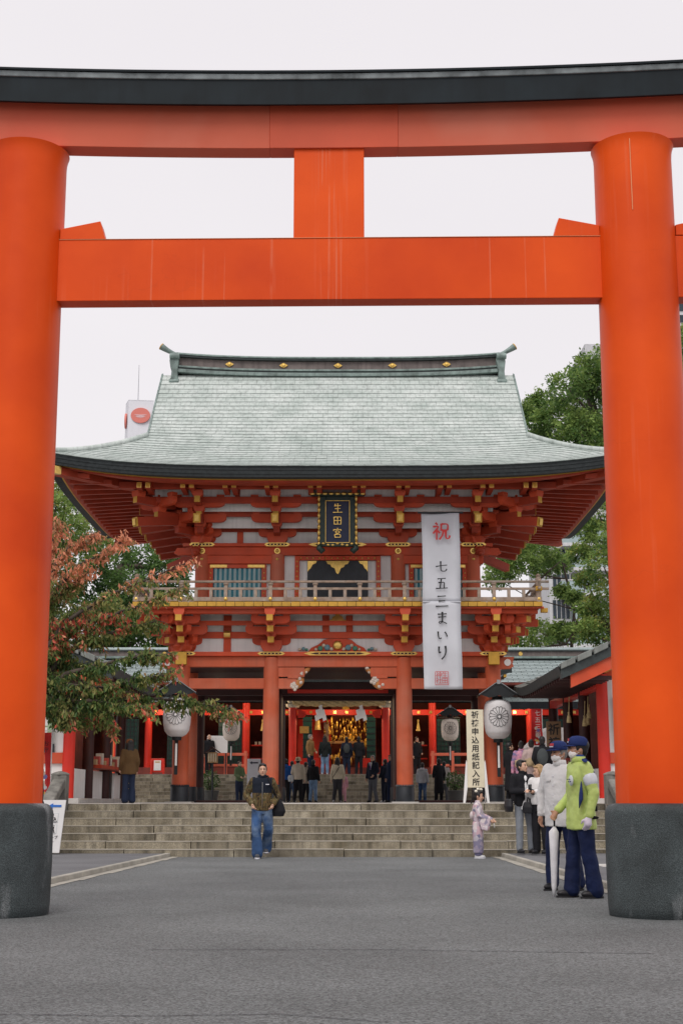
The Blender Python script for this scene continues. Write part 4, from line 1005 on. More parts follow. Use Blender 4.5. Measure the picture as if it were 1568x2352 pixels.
# altar: gold hangings, lamps, offering box
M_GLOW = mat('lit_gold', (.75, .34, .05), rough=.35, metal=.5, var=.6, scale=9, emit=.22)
rr = random.Random(9)
for i in range(190):
    x = rr.uniform(-.75, 1.45); z = rr.uniform(3.9, 5.0) if i < 140 else rr.uniform(2.9, 3.5); h = rr.uniform(.05, .2); wd = rr.uniform(.02, .07)
    if abs(x - .35) > .8 and i >= 140: continue
    e = MB(); e.ell((HX + x, 67.5 + rr.uniform(-.6, .6), z - .2 * abs(x - .35)), (wd, .06, h), 8, 6); e.build('gold_hanging', M_GLOW if i % 3 == 0 else M_GILT, hall, smooth=True)  # every third hanging glows faintly, lamp light on gold put into the material
hb('altar_shelf', mat('altar_wood', (.35, .2, .09), rough=.6), -.55, 1.15, 67.0, 67.3, 3.72, 3.84)
hb('altar_back', M_HALL, -2.0, -.4, 67.6, 67.7, UZ + .35, 4.9); hb('altar_back', M_INT, -.4, 1.8, 68.6, 68.7, UZ + .35, 5.6)
hb('hanging_scroll', mat('scroll_grey', (.42, .34, .3)), -.75, -.5, 67.3, 67.33, 3.6, 4.75)
hb('red_panel', M_HALL, 1.35, 1.6, 66.9, 67, UZ + .35, 3.5)
hb('offering_box', M_HALL, -1.9, -.9, 62.4, 62.9, UZ + .02, UZ + .75); hb('offering_box', M_HALL, .75, 1.45, 62.4, 62.9, UZ + .02, UZ + .75)
lamp = bpy.data.lights.new('altar_lamp', 'POINT'); lamp.energy = 45; lamp.color = (1, .62, .25); lamp.shadow_soft_size = .25
lo = bpy.data.objects.new('altar_lamp_light', lamp); COL.objects.link(lo); lo.location = (HX + .3, 66.2, 4.9); par(lo, hall)
b = MB(); b.lathe((HX + .3, 66.2, 5.12), [(.1, 0), (.16, .1), (.16, .25), (.05, .35)], 10); b.build('altar_lantern', M_GLOW, hall, smooth=True)
for dx in (-1.55, -.95):
    q = MB(); q.lathe((HX + dx, 62.6, 4.15), [(.02, .45), (.1, .4), (.12, .2), (.16, 0)], 8) if dx > -1.2 else q.box(HX + dx - .2, HX + dx + .2, 62.5, 62.7, 4.0, 4.3)
    q.build('gold_lantern', M_GILT, hall)
for i, (dx, yy) in enumerate(((-5.4, 62.6), (-3.2, 62.4), (3.2, 62.4), (5.4, 62.6), (-8, 62.6), (8, 62.6), (0, 62.3))):
    b = MB(); b.lathe((HX + dx, yy, 5.35), [(.08, 0), (.13, .06), (.13, .26), (.07, .34)], 10); o = b.build('lit_lantern', M_GLOW, hall, smooth=True)
    ld = bpy.data.lights.new('hall_lamp', 'POINT'); ld.energy = 55; ld.color = (1, .74, .45); ld.shadow_soft_size = .15
    l = bpy.data.objects.new('lantern_light', ld); COL.objects.link(l); l.location = (HX + dx, yy - .2, 5.1); par(l, o)
# side-bay contents: shelves, lamps, tassels
for s, xs in ((1, (3.0, 3.5)), (-1, (-3.4,))):
    for x in xs:
        q = MB(); q.lathe((HX + x, 62.5, 4.1), [(.02, .5), (.05, .48), (.03, .36), (.1, .0)], 8); q.build('gold_tassel', M_GILT, hall)
for s in (-1, 1):
    for z in (2.9, 3.5): hb('shelf', M_HALL, *sorted((s * 2.5, s * 4.0)), 64.2, 64.6, z, z + .06)
    for i in range(8): hb('shelf_item', mat('shelf_white', (.5, .45, .4)), s * 2.6 + s * i * .17 - .05, s * 2.6 + s * i * .17 + .05, 64.25, 64.45, 3.56, 3.7, 0)
    hb('rail_fence', mat('fence_orange', (.72, .16, .09), rough=.6), *sorted((s * 3.9, s * 6.6)), 60.5, 60.6, 2.95, 3.07)
    hb('rail_fence', mat('fence_orange', 0), *sorted((s * 3.9, s * 6.6)), 60.5, 60.6, 2.5, 2.6)
    for i in range(4): hb('fence_post', mat('fence_orange', 0), s * 4.0 + s * i * .85 - .06, s * 4.0 + s * i * .85 + .06, 60.46, 60.64, UZ, 3.15)
# straw rope and paper streamers
rope = thing('straw_rope', 'thick twisted straw rope strung under the hall porch beam', 'rope', (HX, 61.1, 5.2))
M_STRAW = mat('straw', (.5, .38, .19), rough=.85, var=.25, scale=14, bump=.3)
def rp(x): return Vector((HX + x, 61.08, 5.28 - .07 * (1 - (x / 2) ** 2)))
for k in range(3):
    pts = []
    for i in range(90):
        x = -2.0 + 4.0 * i / 89; a = x * 5.5 + k * 2.094; r = .075; q = rp(x); pts.append(q + Vector((0, math.cos(a) * r, math.sin(a) * r)))
    b = MB(); b.tube(pts, .085, 7); b.build('strand', M_STRAW, rope, smooth=True)
for x, w_ in ((-.8, 'left'), (.95, 'right')):
    t = thing('paper_streamer', f'white zigzag paper streamer hanging near the {w_} end of the straw rope', 'streamer', (HX + x, 61, 4.6), 'paper streamers on the straw rope')
    for j, (dx, dz, wd) in enumerate(((-.0, 0, .09), (-.12, -.18, .11), (.08, -.2, .12), (-.04, -.34, .13), (.16, -.42, .1), (-.17, -.42, .1))):
        b = MB(); b.prism([(HX + x + dx - wd, 5.1 + dz), (HX + x + dx + wd * .6, 5.15 + dz), (HX + x + dx + wd, 4.93 + dz), (HX + x + dx - wd * .5, 4.86 + dz)], 60.95 + j * .012, 60.955 + j * .012); b.build('paper_fold', M_PAPER, t)

# ------------------------------------------------------------------ lanterns
M_LPAPER = mat('lantern_paper', (.68, .66, .66), rough=.8, var=.05, scale=4)
M_LROOF = mat('lantern_roof', (.014, .017, .019), rough=.55, var=.3)
M_LEDGE2 = mat('lantern_roof_edge', (.3, .31, .32), rough=.5)
def lantern(u, v, Y, W, label, long=True, zs=1., M_LPAPER=M_LPAPER):
    q = at(u, v, Y); k = W / .87; t = thing('paper_lantern', label, 'lantern', (q.x, Y, q.z - .6 * k), 'chrysanthemum lanterns of the shrine')
    pf = [(.13, -.62), (.2, -.6), (.3, -.54), (.385, -.42), (.425, -.2), (.435, 0), (.43, .25), (.405, .44), (.35, .55), (.24, .6), (.14, .62)]; pf = [(r, z * zs) for r, z in pf]
    body = MB(); 
    fine = []
    for i in range(len(pf) - 1):
        for j in range(4):
            f = j / 4; r = pf[i][0] * (1 - f) + pf[i + 1][0] * f; fine.append((r * k + .004 * (j % 2), (pf[i][1] * (1 - f) + pf[i + 1][1] * f) * k))
    fine.append((pf[-1][0] * k, pf[-1][1] * k))
    body.lathe(q, fine, 36); body = body.build('lantern_body', M_LPAPER, t, smooth=True)
    def surf(x, z):
        for i in range(len(pf) - 1):
            if pf[i][1] <= z <= pf[i + 1][1]:
                f = (z - pf[i][1]) / (pf[i + 1][1] - pf[i][1]); r = pf[i][0] * (1 - f) + pf[i + 1][0] * f; break
        r = max(r, abs(x) + .01); return Vector((q.x + x * k, q.y - math.sqrt(r * r - x * x) * k - .008, q.z + z * k))
    R0, R1, cz = .055, .315, .06; cr = MB(); th = .0075 * k
    cr.tube([surf(R0 * math.cos(a), cz + R0 * math.sin(a)) for a in arch(0, 2 * math.pi, 14)], th, 4)
    for i in range(16):
        a0 = 2 * math.pi * i / 16; a1 = a0 + 2 * math.pi / 16; am = (a0 + a1) / 2
        cr.tube([surf(R0 * math.cos(a0), cz + R0 * math.sin(a0)), surf((R1 - .05) * .5 * math.cos(a0), cz + (R1 - .05) * .5 * math.sin(a0)), surf((R1 - .05) * math.cos(a0), cz + (R1 - .05) * math.sin(a0))], th, 4)
        cr.tube([surf((R1 - .05) * math.cos(a0), cz + (R1 - .05) * math.sin(a0)), surf((R1 - .012) * math.cos(a0 + .08), cz + (R1 - .012) * math.sin(a0 + .08)), surf(R1 * math.cos(am), cz + R1 * math.sin(am)), surf((R1 - .012) * math.cos(a1 - .08), cz + (R1 - .012) * math.sin(a1 - .08)), surf((R1 - .05) * math.cos(a1), cz + (R1 - .05) * math.sin(a1))], th, 4)
    cr.build('chrysanthemum_crest', M_INK, body)
    MB().lathe((q.x, q.y, q.z - .72 * k), [(.15 * k, 0), (.16 * k, .11 * k)], 18).build('bottom_ring', M_LROOF, t)
    MB().lathe((q.x, q.y, q.z + .61 * k), [(.17 * k, 0), (.17 * k, .1 * k)], 18).build('top_ring', M_LROOF, t)
    if long:
        MB().box(q.x - .055 * k, q.x + .055 * k, q.y - .03, q.y, q.z - 1.78 * k, q.z - .72 * k).build('hanging_tablet', M_LROOF, t, bevel=.008)
        MB().box(q.x - .03 * k, q.x + .03 * k, q.y - .036, q.y - .031, q.z - 1.5 * k, q.z - .82 * k).build('tablet_inlay', M_PAPER, t)
    zt = q.z + .74 * k; P = [(-.62, .02), (-.35, .2), (-.12, .36), (0, .42), (.12, .36), (.35, .2), (.62, .02)]
    for s in (-1, 1):
        b = MB(); pts = [(s * abs(x), z) for x, z in P[3:]]
        top = [(q.x + x * k, zt + z * k) for x, z in pts]; bot = [(q.x + x * k, zt + (z - .07) * k) for x, z in reversed(pts)]
        b.prism(top + bot, q.y - .42 * k, q.y + .35 * k); r = b.build('lantern_roof', M_LROOF, t)
        e = MB(); e.prism([(x, z - .005) for x, z in top] + [(x, z - .025 * k) for x, z in [(q.x + px * k, zt + pz * k) for px, pz in reversed(pts)]], q.y - .435 * k, q.y - .421 * k); e.build('roof_edge', M_LEDGE2, r)
    MB().box(q.x - .05 * k, q.x + .05 * k, q.y - .45 * k, q.y - .38 * k, zt + .33 * k, zt + .46 * k).build('ridge_cap', M_LEDGE2, t)
    g = MB(); g.prism([(q.x + x * k, zt + z * k) for x, z in ((-.55, .0), (0, .36), (.55, .0), (.3, -.09), (.12, -.06), (0, -.02), (-.12, -.06), (-.3, -.09))], q.y - .4 * k, q.y - .36 * k); g.build('gable_carving', M_LROOF, t)
    MB().cyl((q.x, q.y, zt - .1 * k), (q.x, q.y + .3, zt + .36 * k), .02).build('hanger', M_LROOF, t)
lantern(1142.5, 1652, 44.2, .87, 'large white paper lantern before the right gate column next to the cream sign')
lantern(407, 1647, 44.2, .87, 'large white paper lantern before the left gate column half hidden by leaves')
lantern(531.5, 1676, 57.6, .71, 'small white paper lantern left of the man in the camouflage jacket', zs=.9, M_LPAPER=mat('cream_lantern_paper', (.72, .64, .56), rough=.8, var=.05))
lantern(1032.5, 1676, 57.6, .71, 'small white paper lantern between the banner and the right inner column', zs=.9, M_LPAPER=mat('cream_lantern_paper', 0))

# ------------------------------------------------------------------ side shop buildings
M_ROOFG = mat('grey_copper_tile', (.2, .215, .2), rough=.6, var=.2, scale=3, streak=.3)
def shop(s, label, name):
    t = thing(name, label, 'building', (XC + s * 9, 41, PLAT_Z)); X = lambda x: XC + s * x
    def sb(nm, m, x0, x1, y0, y1, z0, z1, bevel=.01, p=None): return box(nm, m, p or t, *sorted((X(x0), X(x1))), y0, y1, z0, z1, bevel)
    Y0, Y1 = 36.6, 45.2
    sb('plinth', M_LEDGE, 6.6, 16, Y0 - .15, Y1, PLAT_Z - .01, PLAT_Z + .12)
    for y in (Y0, 39.4, 42.2, Y1 - .1): MB().lathe((X(6.92), y, 0), [(.16, PLAT_Z + .1), (.15, 4.3)], 18).build('post', M_HALL if y == Y0 else M_MAROON, t, smooth=True, auto=40)  # posts behind the front one coloured dark for eave and foliage shade
    for x in (9.4, 11.8): MB().lathe((X(x), Y0, 0), [(.16, PLAT_Z + .1), (.15, 4.6)], 18).build('post', M_HALL if s > 0 else M_RED, t, smooth=True, auto=40)
    sb('front_wall', M_PLASTER, 7.05, 16, Y0 + .04, Y0 + .16, PLAT_Z + .1, 4.9, 0)
    sb('wall_beam', M_RED, 7.0, 16, Y0 - .04, Y0 + .035, 2.0, 2.28); sb('wall_beam', M_RED, 7.0, 16, Y0 - .04, Y0 + .035, 4.2, 4.5)
    # serving counter open to the side
    sb('counter', M_REDD, 6.55, 7.1, 39.5, 44.8, 1.95, 2.05); sb('counter_front', M_PLASTER, 6.95, 7.05, 37.0, 45, PLAT_Z + .12, 1.9, 0)
    sb('interior', M_INT, 7.9, 8.0, 37, 45, PLAT_Z, 4.4, 0); sb('side_beam', M_HALL, 6.8, 7.0, 36.7, 45, 3.95, 4.2)
    for i in range(9): sb('shop_goods', mat('goods_%d' % (i % 3), ((.5, .38, .2), (.5, .1, .08), (.6, .58, .5))[i % 3]), 6.75, 6.95, 39.8 + i * .5, 40.0 + i * .5, 2.05, 2.2 + .1 * (i % 3), .005)
    # roof: gable end to the viewer, eave along the court
    ex, ez = 5.6, zz(1546, 36.6); pk = 10.6; sl = .42
    def rf(a, tt, y0=34.9, y1=44.2): return Vector((X(ex + (pk - ex) * tt), y0 + (y1 - y0) * (a + 1) / 2, ez + (pk - ex) * (sl * tt + .12 * tt * tt) + .25 * max(0, a) ** 3 * (1 - tt)))
    b = MB(); grid(b, lambda a, tt: rf(a, tt), 10, 8); grid(b, lambda a, tt: rf(a, tt) - Vector((0, 0, .2)), 10, 8)
    b.build('roof_deck', M_COPPERD, t)
    tl = MB()
    for r_ in range(14):
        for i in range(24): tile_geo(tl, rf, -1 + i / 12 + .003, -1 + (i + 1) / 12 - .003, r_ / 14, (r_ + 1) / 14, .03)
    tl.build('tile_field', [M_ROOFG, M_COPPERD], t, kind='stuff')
    for i in range(12):     # verge tiles over the gable
        a, c = i / 12, (i + 1) / 12 - .012; v = MB(); q0, q1 = rf(-1, a), rf(-1, c)
        vs = []
        for q in (q0, q1): vs += [q + Vector((0, -.12, -.06)), q + Vector((0, .25, -.06)), q + Vector((0, .25, .08)), q + Vector((0, -.12, .1))]
        v.add(vs, [(0, 1, 2, 3), (4, 5, 6, 7), (0, 4, 5, 1), (1, 5, 6, 2), (2, 6, 7, 3), (3, 7, 4, 0)]); v.build('verge_tile', M_ROOFG, t, bevel=.015)
    def strip(nm, m, dz0, dz1, y0, y1, t0=0., t1=1.):
        v = MB(); vs = []
        for i in range(9):
            q = rf(-1, t0 + (t1 - t0) * i / 8); vs += [(q.x, q.y + y0, q.z + dz0), (q.x, q.y + y1, q.z + dz0), (q.x, q.y + y1, q.z + dz1), (q.x, q.y + y0, q.z + dz1)]
        fs = [(0, 1, 2, 3), (32, 33, 34, 35)]
        for i in range(8):
            for k in range(4): fs.append((i * 4 + k, i * 4 + (k + 1) % 4, i * 4 + 4 + (k + 1) % 4, i * 4 + 4 + k))
        v.add(vs, fs); v.build(nm, m, t)
    strip('verge_edge', M_COPPERD, -.3, -.061, -.05, .2); strip('barge_board', M_RED, -.62, -.301, .02, .12, .05)
    sb('yellow_nose', M_GOLD, 6.75, 7.0, 35.3, 36.3, 4.32, 4.62)
    v = MB(); vs = []
    for i in range(11):
        q = rf(-1 + i / 5, 0); vs += [q + Vector((-s * .05, 0, .03)), q + Vector((s * .02, 0, -.22))]
    v.add(vs, [(2 * i, 2 * i + 1, 2 * i + 3, 2 * i + 2) for i in range(10)]); v.build('eave_edge', M_COPPERD, t)
    for i in range(22):
        q = rf(-.95 + i * .09, 0); r = MB(); r.box(*sorted((q.x + s * .05, q.x + s * 1.3)), q.y - .05, q.y + .05, q.z - .3, q.z - .2); r.build('rafter', M_MAROON, t)
    g = MB(); g.prism([(X(6.9), 4.2), (X(14), 4.2), (X(14), 6.6), (X(10.6), 6.4), (X(6.9), 4.75)], 36.75, 36.8); g.build('gable_wall', M_MAROON, t)
    return t, sb, X
ls, lsb, LX = shop(-1, 'red and white shrine shop with serving counter behind the autumn cherry tree', 'shrine_shop')
rs, rsb, RX = shop(1, 'red and white shrine office with dark swept roof beside the right torii pillar', 'shrine_office')
lsb('dark_post', M_BLACK, 6.85, 7.0, 42.9, 43.2, PLAT_Z + .1, 4.2); lsb('white_panel', M_PAPER, 6.86, 6.93, 43.7, 44.9, PLAT_Z + .12, 1.85)
M_SHLAMP = mat('lamp_glow', (1., .72, .4), emit=6., var=0)
for y, z in ((37.8, 3.75), (40.4, 3.9), (42.6, 3.85)):
    o = lsb('ceiling_lamp', M_SHLAMP, 7.2, 7.5, y, y + .25, z, z + .05, 0)
    ld = bpy.data.lights.new('shop_lamp', 'POINT'); ld.energy = 12; ld.color = (1, .7, .4); ld.shadow_soft_size = .1
    l = bpy.data.objects.new('ceiling_lamp_light', ld); COL.objects.link(l); l.location = (LX(7.35), y + .1, z - .1); par(l, o)
nb = thing('notice_board', 'green framed notice board with white papers on the shop wall', 'notice board', (LX(8.2), 36.5, 2.9))
box('board', mat('pale_green_frame', (.36, .5, .3)), nb, LX(9.0), LX(7.35), 36.42, 36.5, 2.55, 4.05)
for i in range(5):
    for j in range(3):
        x = LX(8.9) + j * .5; o = box('paper_slip', M_PAPER, nb, x, x + .44, 36.4, 36.418, 2.7 + i * .26, 2.92 + i * .26, 0)
        letters(('16才', '24才', '14才', '34才', '62才')[i], .16, M_INK if j != 1 else M_REDINK, nb, (x + .22, 36.395, 2.81 + i * .26))
lw = thing('lattice_window', 'dark teal lattice window below the notice board', 'window', (LX(8.2), 36.5, 2.3))
box('window_back', M_BLACK, lw, LX(9.3), LX(7.3), 36.55, 36.6, 2.29, 2.5, 0)
for i in range(14): box('bar', M_TEAL, lw, LX(9.2) + i * .135, LX(9.2) + i * .135 + .05, 36.5, 36.549, 2.29, 2.5, 0)
ob = thing('orange_screen', 'bright orange wooden screen panel at the far end of the shop', 'screen', (at(258, 1790, 57).x, 57, PLAT_Z))
q0, q1 = at(247, 1700, 57).x, at(264, 1700, 57).x
M_ORG = mat('bright_orange', (.75, .16, .05), rough=.6)
box('panel', M_ORG, ob, q0, q1, 57, 57.1, PLAT_Z, zz(1679, 57)); box('post', M_HALL, ob, q1, q1 + .16, 56.9, 57.1, PLAT_Z, zz(1660, 57)); box('rail', M_HALL, ob, q1 + .16, q1 + .3, 56.95, 57.05, PLAT_Z, zz(1745, 57))
cl = thing('wall_calendar', 'white paper notice hung on the office wall beside the red post', 'notice', (7.6, 36.5, 2.5))
box('sheet', M_PAPER, cl, RX(7.2), RX(7.9), 36.56, 36.585, 2.35, 3.7, 0)
for i in range(9): MB().box(RX(7.4), RX(7.4) + .2 + .05 * (i % 3), 36.553, 36.559, 2.6 + i * .1, 2.63 + i * .1).build('print_line', mat('print_grey', (.2, .2, .22)), cl)
# bell ropes with tassels under the office eave
for i, (u, v0, v1) in enumerate(((1306, 1600, 1660), (1342, 1610, 1668), (1349, 1600, 1665), (1366, 1560, 1578), (1352, 1618, 1650))):
    a, c = at(u, v0, 38.5), at(u, v1, 38.5)
    t = thing('hanging_tassel', f'straw coloured tassel cord under the office eave, number {i+1} from the left'.replace('number 1', 'nearest the board').replace(', number 2', ', second').replace(', number 3', ', third').replace(', number 4', ', fourth').replace(', number 5', ', fifth'), 'tassel', tuple(c), 'tassels under the office eave')
    MB().cyl(a, c + Vector((0, 0, .25)), .012).build('cord', M_STRAW, t); MB().lathe(c, [(.07, 0), (.06, .12), (.025, .24), (.035, .28), (.01, .3)], 10).build('tassel_head', M_STRAW, t, smooth=True)

# ------------------------------------------------------------------ stair walls
def balustrade(s, label):
    x = (SX0 - .17) if s < 0 else (SX1 + .17)
    t = thing('stone_balustrade', label, 'balustrade', (x, 28.5, 0), 'balustrades of the front steps')
    M_S = mat('old_granite', (.2, .19, .17) if True else 0, rough=.85, var=.3, scale=3, bump=.3, streak=.4)
    b = MB(); b.prism([(27.2, 0), (30, 0), (30, 1.0), (29.6, 1.0), (27.3, .12)], x - .17, x + .17, 'x'); b.build('string_wall', M_S, t, bevel=.01)
    b = MB(); b.prism([(27.15, .42), (29.45, 1.32), (29.45, 1.52), (27.15, .62)], x - .13, x + .13, 'x'); b.build('handrail', M_S, t, bevel=.03)
    for y, z in ((27.2, .0), (29.55, .95)):
        k = MB(); k.box(x - .16, x + .16, y - .16, y + .16, z, z + .62); k.lathe((x, y, z + .62), [(.2, 0), (.2, .04), (.15, .06), (.04, .09)], 4); k.build('newel_post', M_S, t, bevel=.015)
    for i in range(3):
        y = 27.7 + i * .6; z = .16 + (y - 27.3) * .385; k = MB(); k.box(x - .08, x + .08, y - .08, y + .08, z - .02, z + .4); k.build('baluster', M_S, t, bevel=.015)
balustrade(-1, 'mossy stone balustrade at the left end of the front steps'); balustrade(1, 'pale stone balustrade at the right end of the front steps')

# ------------------------------------------------------------------ signs and flags
M_SGN = mat('white_sign_paint', (.78, .77, .76), rough=.6, var=.04); M_CREAM = mat('cream_board', (.7, .64, .48), rough=.7, var=.05)
sg = thing('standing_signboard', 'tall cream signboard with black vertical lettering on white legs', 'signboard', (at(1091, 1838, 39).x, 39, PLAT_Z))
sx = at(1091, 1720, 39).x; hw = .235
b = MB(); b.box(sx - hw, sx + hw, 38.98, 39.02, zz(1809, 39), zz(1630, 39)); b.build('board', M_CREAM, sg, bevel=.006)
for s in (-1, 1):
    b = MB(); b.prism([(sx + s * .30, PLAT_Z), (sx + s * .36, PLAT_Z), (sx + s * .27, zz(1752, 39)), (sx + s * .255, zz(1746, 39)), (sx + s * .236, zz(1752, 39)), (sx + s * .24, 1.4)], 38.97, 39.05); b.build('leg', M_SGN, sg)
    b = MB(); b.prism([(38.97, 1.5), (39.05, 1.5), (39.5, PLAT_Z), (39.42, PLAT_Z)], sx + s * .27, sx + s * .3, 'x'); b.build('rear_stay', M_SGN, sg)
for i, ch in enumerate('祈祷申込用紙記入所'): letters(ch, .21, M_INK, sg, (sx, 38.974, zz(1643 + i * 19.3, 39)), bold=.0035)
bs = thing('brown_signboard', 'brown wooden board with two large black characters in front of the office', 'signboard', (at(1271, 1838, 40).x, 40, PLAT_Z))
bx = at(1271, 1690, 40).x
box('board', mat('brown_board', (.2, .115, .06), rough=.7, var=.15), bs, bx - .21, bx + .21, 39.98, 40.02, zz(1735, 40), zz(1657, 40)); box('leg', M_MAROON, bs, bx - .18, bx - .13, 40.0, 40.04, PLAT_Z, 2.5); box('leg', M_MAROON, bs, bx + .13, bx + .18, 40.0, 40.04, PLAT_Z, 2.5)
for i, ch in enumerate('祈祷'): letters(ch, .34, M_INK, bs, (bx, 39.974, zz(1677 + i * 31, 40)), bold=.006)
ar = thing('arrow_sign', 'white standing sign with dark arrow beside the left inner gate column', 'sign', (at(583, 1838, 51).x, 51, PLAT_Z)); ax = at(583, 1790, 51).x
box('panel', mat('bluish_white_sign', (.76, .79, .84), rough=.6, var=.03), ar, ax - .24, ax + .24, 50.98, 51.02, PLAT_Z + .03, zz(1743, 51))
b = MB(); za = zz(1752, 51); b.prism([(ax - .15, za), (ax - .07, za + .06), (ax - .07, za + .022), (ax + .15, za + .022), (ax + .15, za - .022), (ax - .07, za - .022), (ax - .07, za - .06)], 50.97, 50.979); b.build('arrow', M_NAVY, ar)
for s in (-1, 1): box('foot', M_SGN, ar, ax + s * .18 - .03, ax + s * .18 + .03, 50.85, 51.15, PLAT_Z, PLAT_Z + .03)
# accessibility sign by the left pedestal
ac = thing('ramp_sign', 'white leaning ramp sign with blue arrow and pictograms behind the left pedestal', 'sign', (at(116, 1950, 26.9).x, 26.9, .09)); ac.rotation_euler = (0, 0, 0)
cx, cz = at(116, 1950, 26.9).x, .1; lean = math.tan(R(5.5))
def acs(P, y0, y1): b = MB(); return b.prism([(cx + x + (z) * lean, cz + z) for x, z in P], y0, y1)
acs([(-.27, 0), (.17, 0), (.17, .97), (-.27, .97)], 26.88, 26.92).build('panel', M_SGN, ac)
M_BLUE = mat('sign_blue', (.03, .16, .55), rough=.6, var=0)
acs([(-.15, .86), (-.06, .91), (-.06, .88), (.1, .88), (.1, .84), (-.06, .84), (-.06, .81)], 26.87, 26.879).build('arrow', M_BLUE, ac)
for z in (.64, .43):
    acs([(-.12, z - .085), (.07, z - .085), (.07, z + .085), (-.12, z + .085)], 26.876, 26.8795).build('pictogram_frame', mat('picto_grey', (.55, .6, .62)), ac)
    acs([(-.113, z - .078), (.063, z - .078), (.063, z + .078), (-.113, z + .078)], 26.873, 26.8755).build('pictogram_field', M_SGN, ac)
def line(P, r=.008, nm='pictogram'): b = MB(); b.tube([(cx + x + z * lean, 26.868, cz + z) for x, z in P], r, 5); b.build(nm, M_INK, ac)
line([(-.03 + .04 * math.cos(a), .63 + .04 * math.sin(a)) for a in arch(1.9, 6.4, 10)]); line([(-.03, .7), (-.025, .645), (.01, .645), (.03, .6)]); line([(-.03, .7), (-.031, .715)], .014); line([(-.07, .568), (.05, .568), (.05, .59)], .006)
line([(.01, .5), (.01, .505)], .014); line([(.01, .48), (.005, .43), (.03, .365)], .01); line([(.005, .43), (-.02, .365)], .009); line([(.008, .47), (-.05, .43)], .006); line([(-.07, .42), (-.05, .38), (-.08, .37)], .008)
letters('スロープ', .07, M_INK, ac, (cx - .03 + .27 * lean, 26.872, cz + .28)); letters('wheelchair slope', .024, mat('print_grey', (.2, .2, .22)), ac, (cx - .02, 26.872, cz + .21)); letters('車椅子', .03, mat('print_grey', 0), ac, (cx - .05, 26.872, cz + .15))
M_FLAG = mat('red_flag', (.6, .03, .03), rough=.8, var=.15, scale=5)
def flag(name_l, u0, v0, u1, v1, Y, wd, txt, base_z, sway):
    a = at(u0, v0, Y); t = thing('banner_flag', name_l, 'flag', (a.x, Y, base_z))
    MB().cyl((a.x, Y, base_z), (a.x, Y, a.z + .1), .014).build('pole', M_SGN, t); MB().cyl((a.x, Y, a.z + .03), (a.x - wd, Y, a.z + .03), .01).build('crossbar', M_SGN, t)
    c = at(u1, v1, Y); b = MB(); n = 16; vs = []
    for i in range(n + 1):
        f = i / n; z = a.z + (c.z - a.z) * f
        for k in range(4):
            g = k / 3; w2 = wd * (1 - .45 * math.sin(f * 3)) if sway else wd
            vs.append((a.x - w2 * g, Y + .08 * math.sin(g * 3 + f * 5) + .05 * g, z))
    b.add(vs, [(i * 4 + k, i * 4 + k + 1, i * 4 + 5 + k, i * 4 + 4 + k) for i in range(n) for k in range(3)]); b.build('flag_cloth', M_FLAG, t, smooth=True)
    for i, ch in enumerate(txt): letters(ch, wd * .55, M_PAPER if not sway else M_INK, t, (a.x - wd * .45, Y - .12, a.z - .25 - i * wd * .62))
    rr = random.Random(3)
    for i in range(9):
        q = MB(); q.cyl((a.x - wd * rr.uniform(.15, .8), Y - .13, c.z + rr.uniform(.05, .6)), (a.x - wd * .5, Y - .125, c.z + rr.uniform(.05, .6)), .001)
        z = c.z + rr.uniform(.05, .6); x = a.x - wd * rr.uniform(.2, .7); q = MB(); q.cyl((x, Y - .125 - .001 * i, z), (x, Y - .12 - .001 * i, z), rr.uniform(.025, .055), n=8); q.build('flower_print', mat('print_%d' % (i % 4), ((.7, .55, .45), (.2, .2, .45), (.65, .4, .1), (.6, .6, .62))[i % 4]), t)
flag('red narrow banner flag on white pole behind the ramp sign', 121, 1682, 121, 1838, 30.4, .22, 'お守', PLAT_Z, True)
flag('red banner flag rising above the visitors before the office', 1243, 1622, 1243, 1712, 47, .36, '七五三詣', PLAT_Z, False)
# odds and ends inside the gate
lb = thing('wooden_lantern_box', 'small roofed wooden lantern box on a thin dark post', 'lantern', (at(489, 1838, 52).x, 52, PLAT_Z)); lx = at(489, 1738, 52).x
MB().cyl((lx, 52, PLAT_Z), (lx, 52, zz(1752, 52)), .03).build('post', M_BLACK, lb)
z0, z1 = zz(1752, 52), zz(1728, 52)
box('lamp_box', mat('warm_wood', (.5, .3, .14), rough=.6, var=.3, scale=12), lb, lx - .17, lx + .17, 51.85, 52.15, z0, z1)
for i in range(4): box('slat', M_CREAM, lb, lx - .15 + i * .085, lx - .11 + i * .085, 51.835, 51.849, z0 + .04, z1 - .04, 0)
MB().prism([(lx - .27, z1), (lx, z1 + .2), (lx + .27, z1), (lx + .25, z1 - .03), (lx, z1 + .14), (lx - .25, z1 - .03)], 51.75, 52.25).build('roof', M_MAROON, lb)
wb = thing('notice_board', 'large white notice board with columns of writing inside the left gate bay', 'notice', (at(495, 1800, 59).x, 60, UZ)); x0, x1 = at(476, 1700, 60).x, at(523, 1700, 60).x
box('panel', M_PAPER, wb, x0, x1, 60, 60.05, UZ + .9, zz(1690, 60))
for i in range(6): MB().box(x0 + .1 + i * .13, x0 + .125 + i * .13, 59.99, 59.999, UZ + 1.5, zz(1697, 60)).build('writing', mat('print_grey', 0), wb)
for s in (0, 1): box('leg', M_BLACK, wb, x0 + .05 + s * (x1 - x0 - .15), x0 + .1 + s * (x1 - x0 - .15), 60.05, 60.1, UZ, UZ + .9)
st = thing('red_notice_stand', 'small red stand with a white paper at the top of the rear steps', 'stand', (at(362, 1786, 60.4).x, 60.4, UZ)); x = at(362, 1770, 60.4).x
box('stand_frame', M_HALL, st, x - .29, x + .29, 60.35, 60.45, UZ + .1, UZ + .68)
for s in (-1, 1): box('leg', M_HALL, st, x + s * .26 - .04, x + s * .26 + .04, 60.3, 60.5, UZ, UZ + .6)
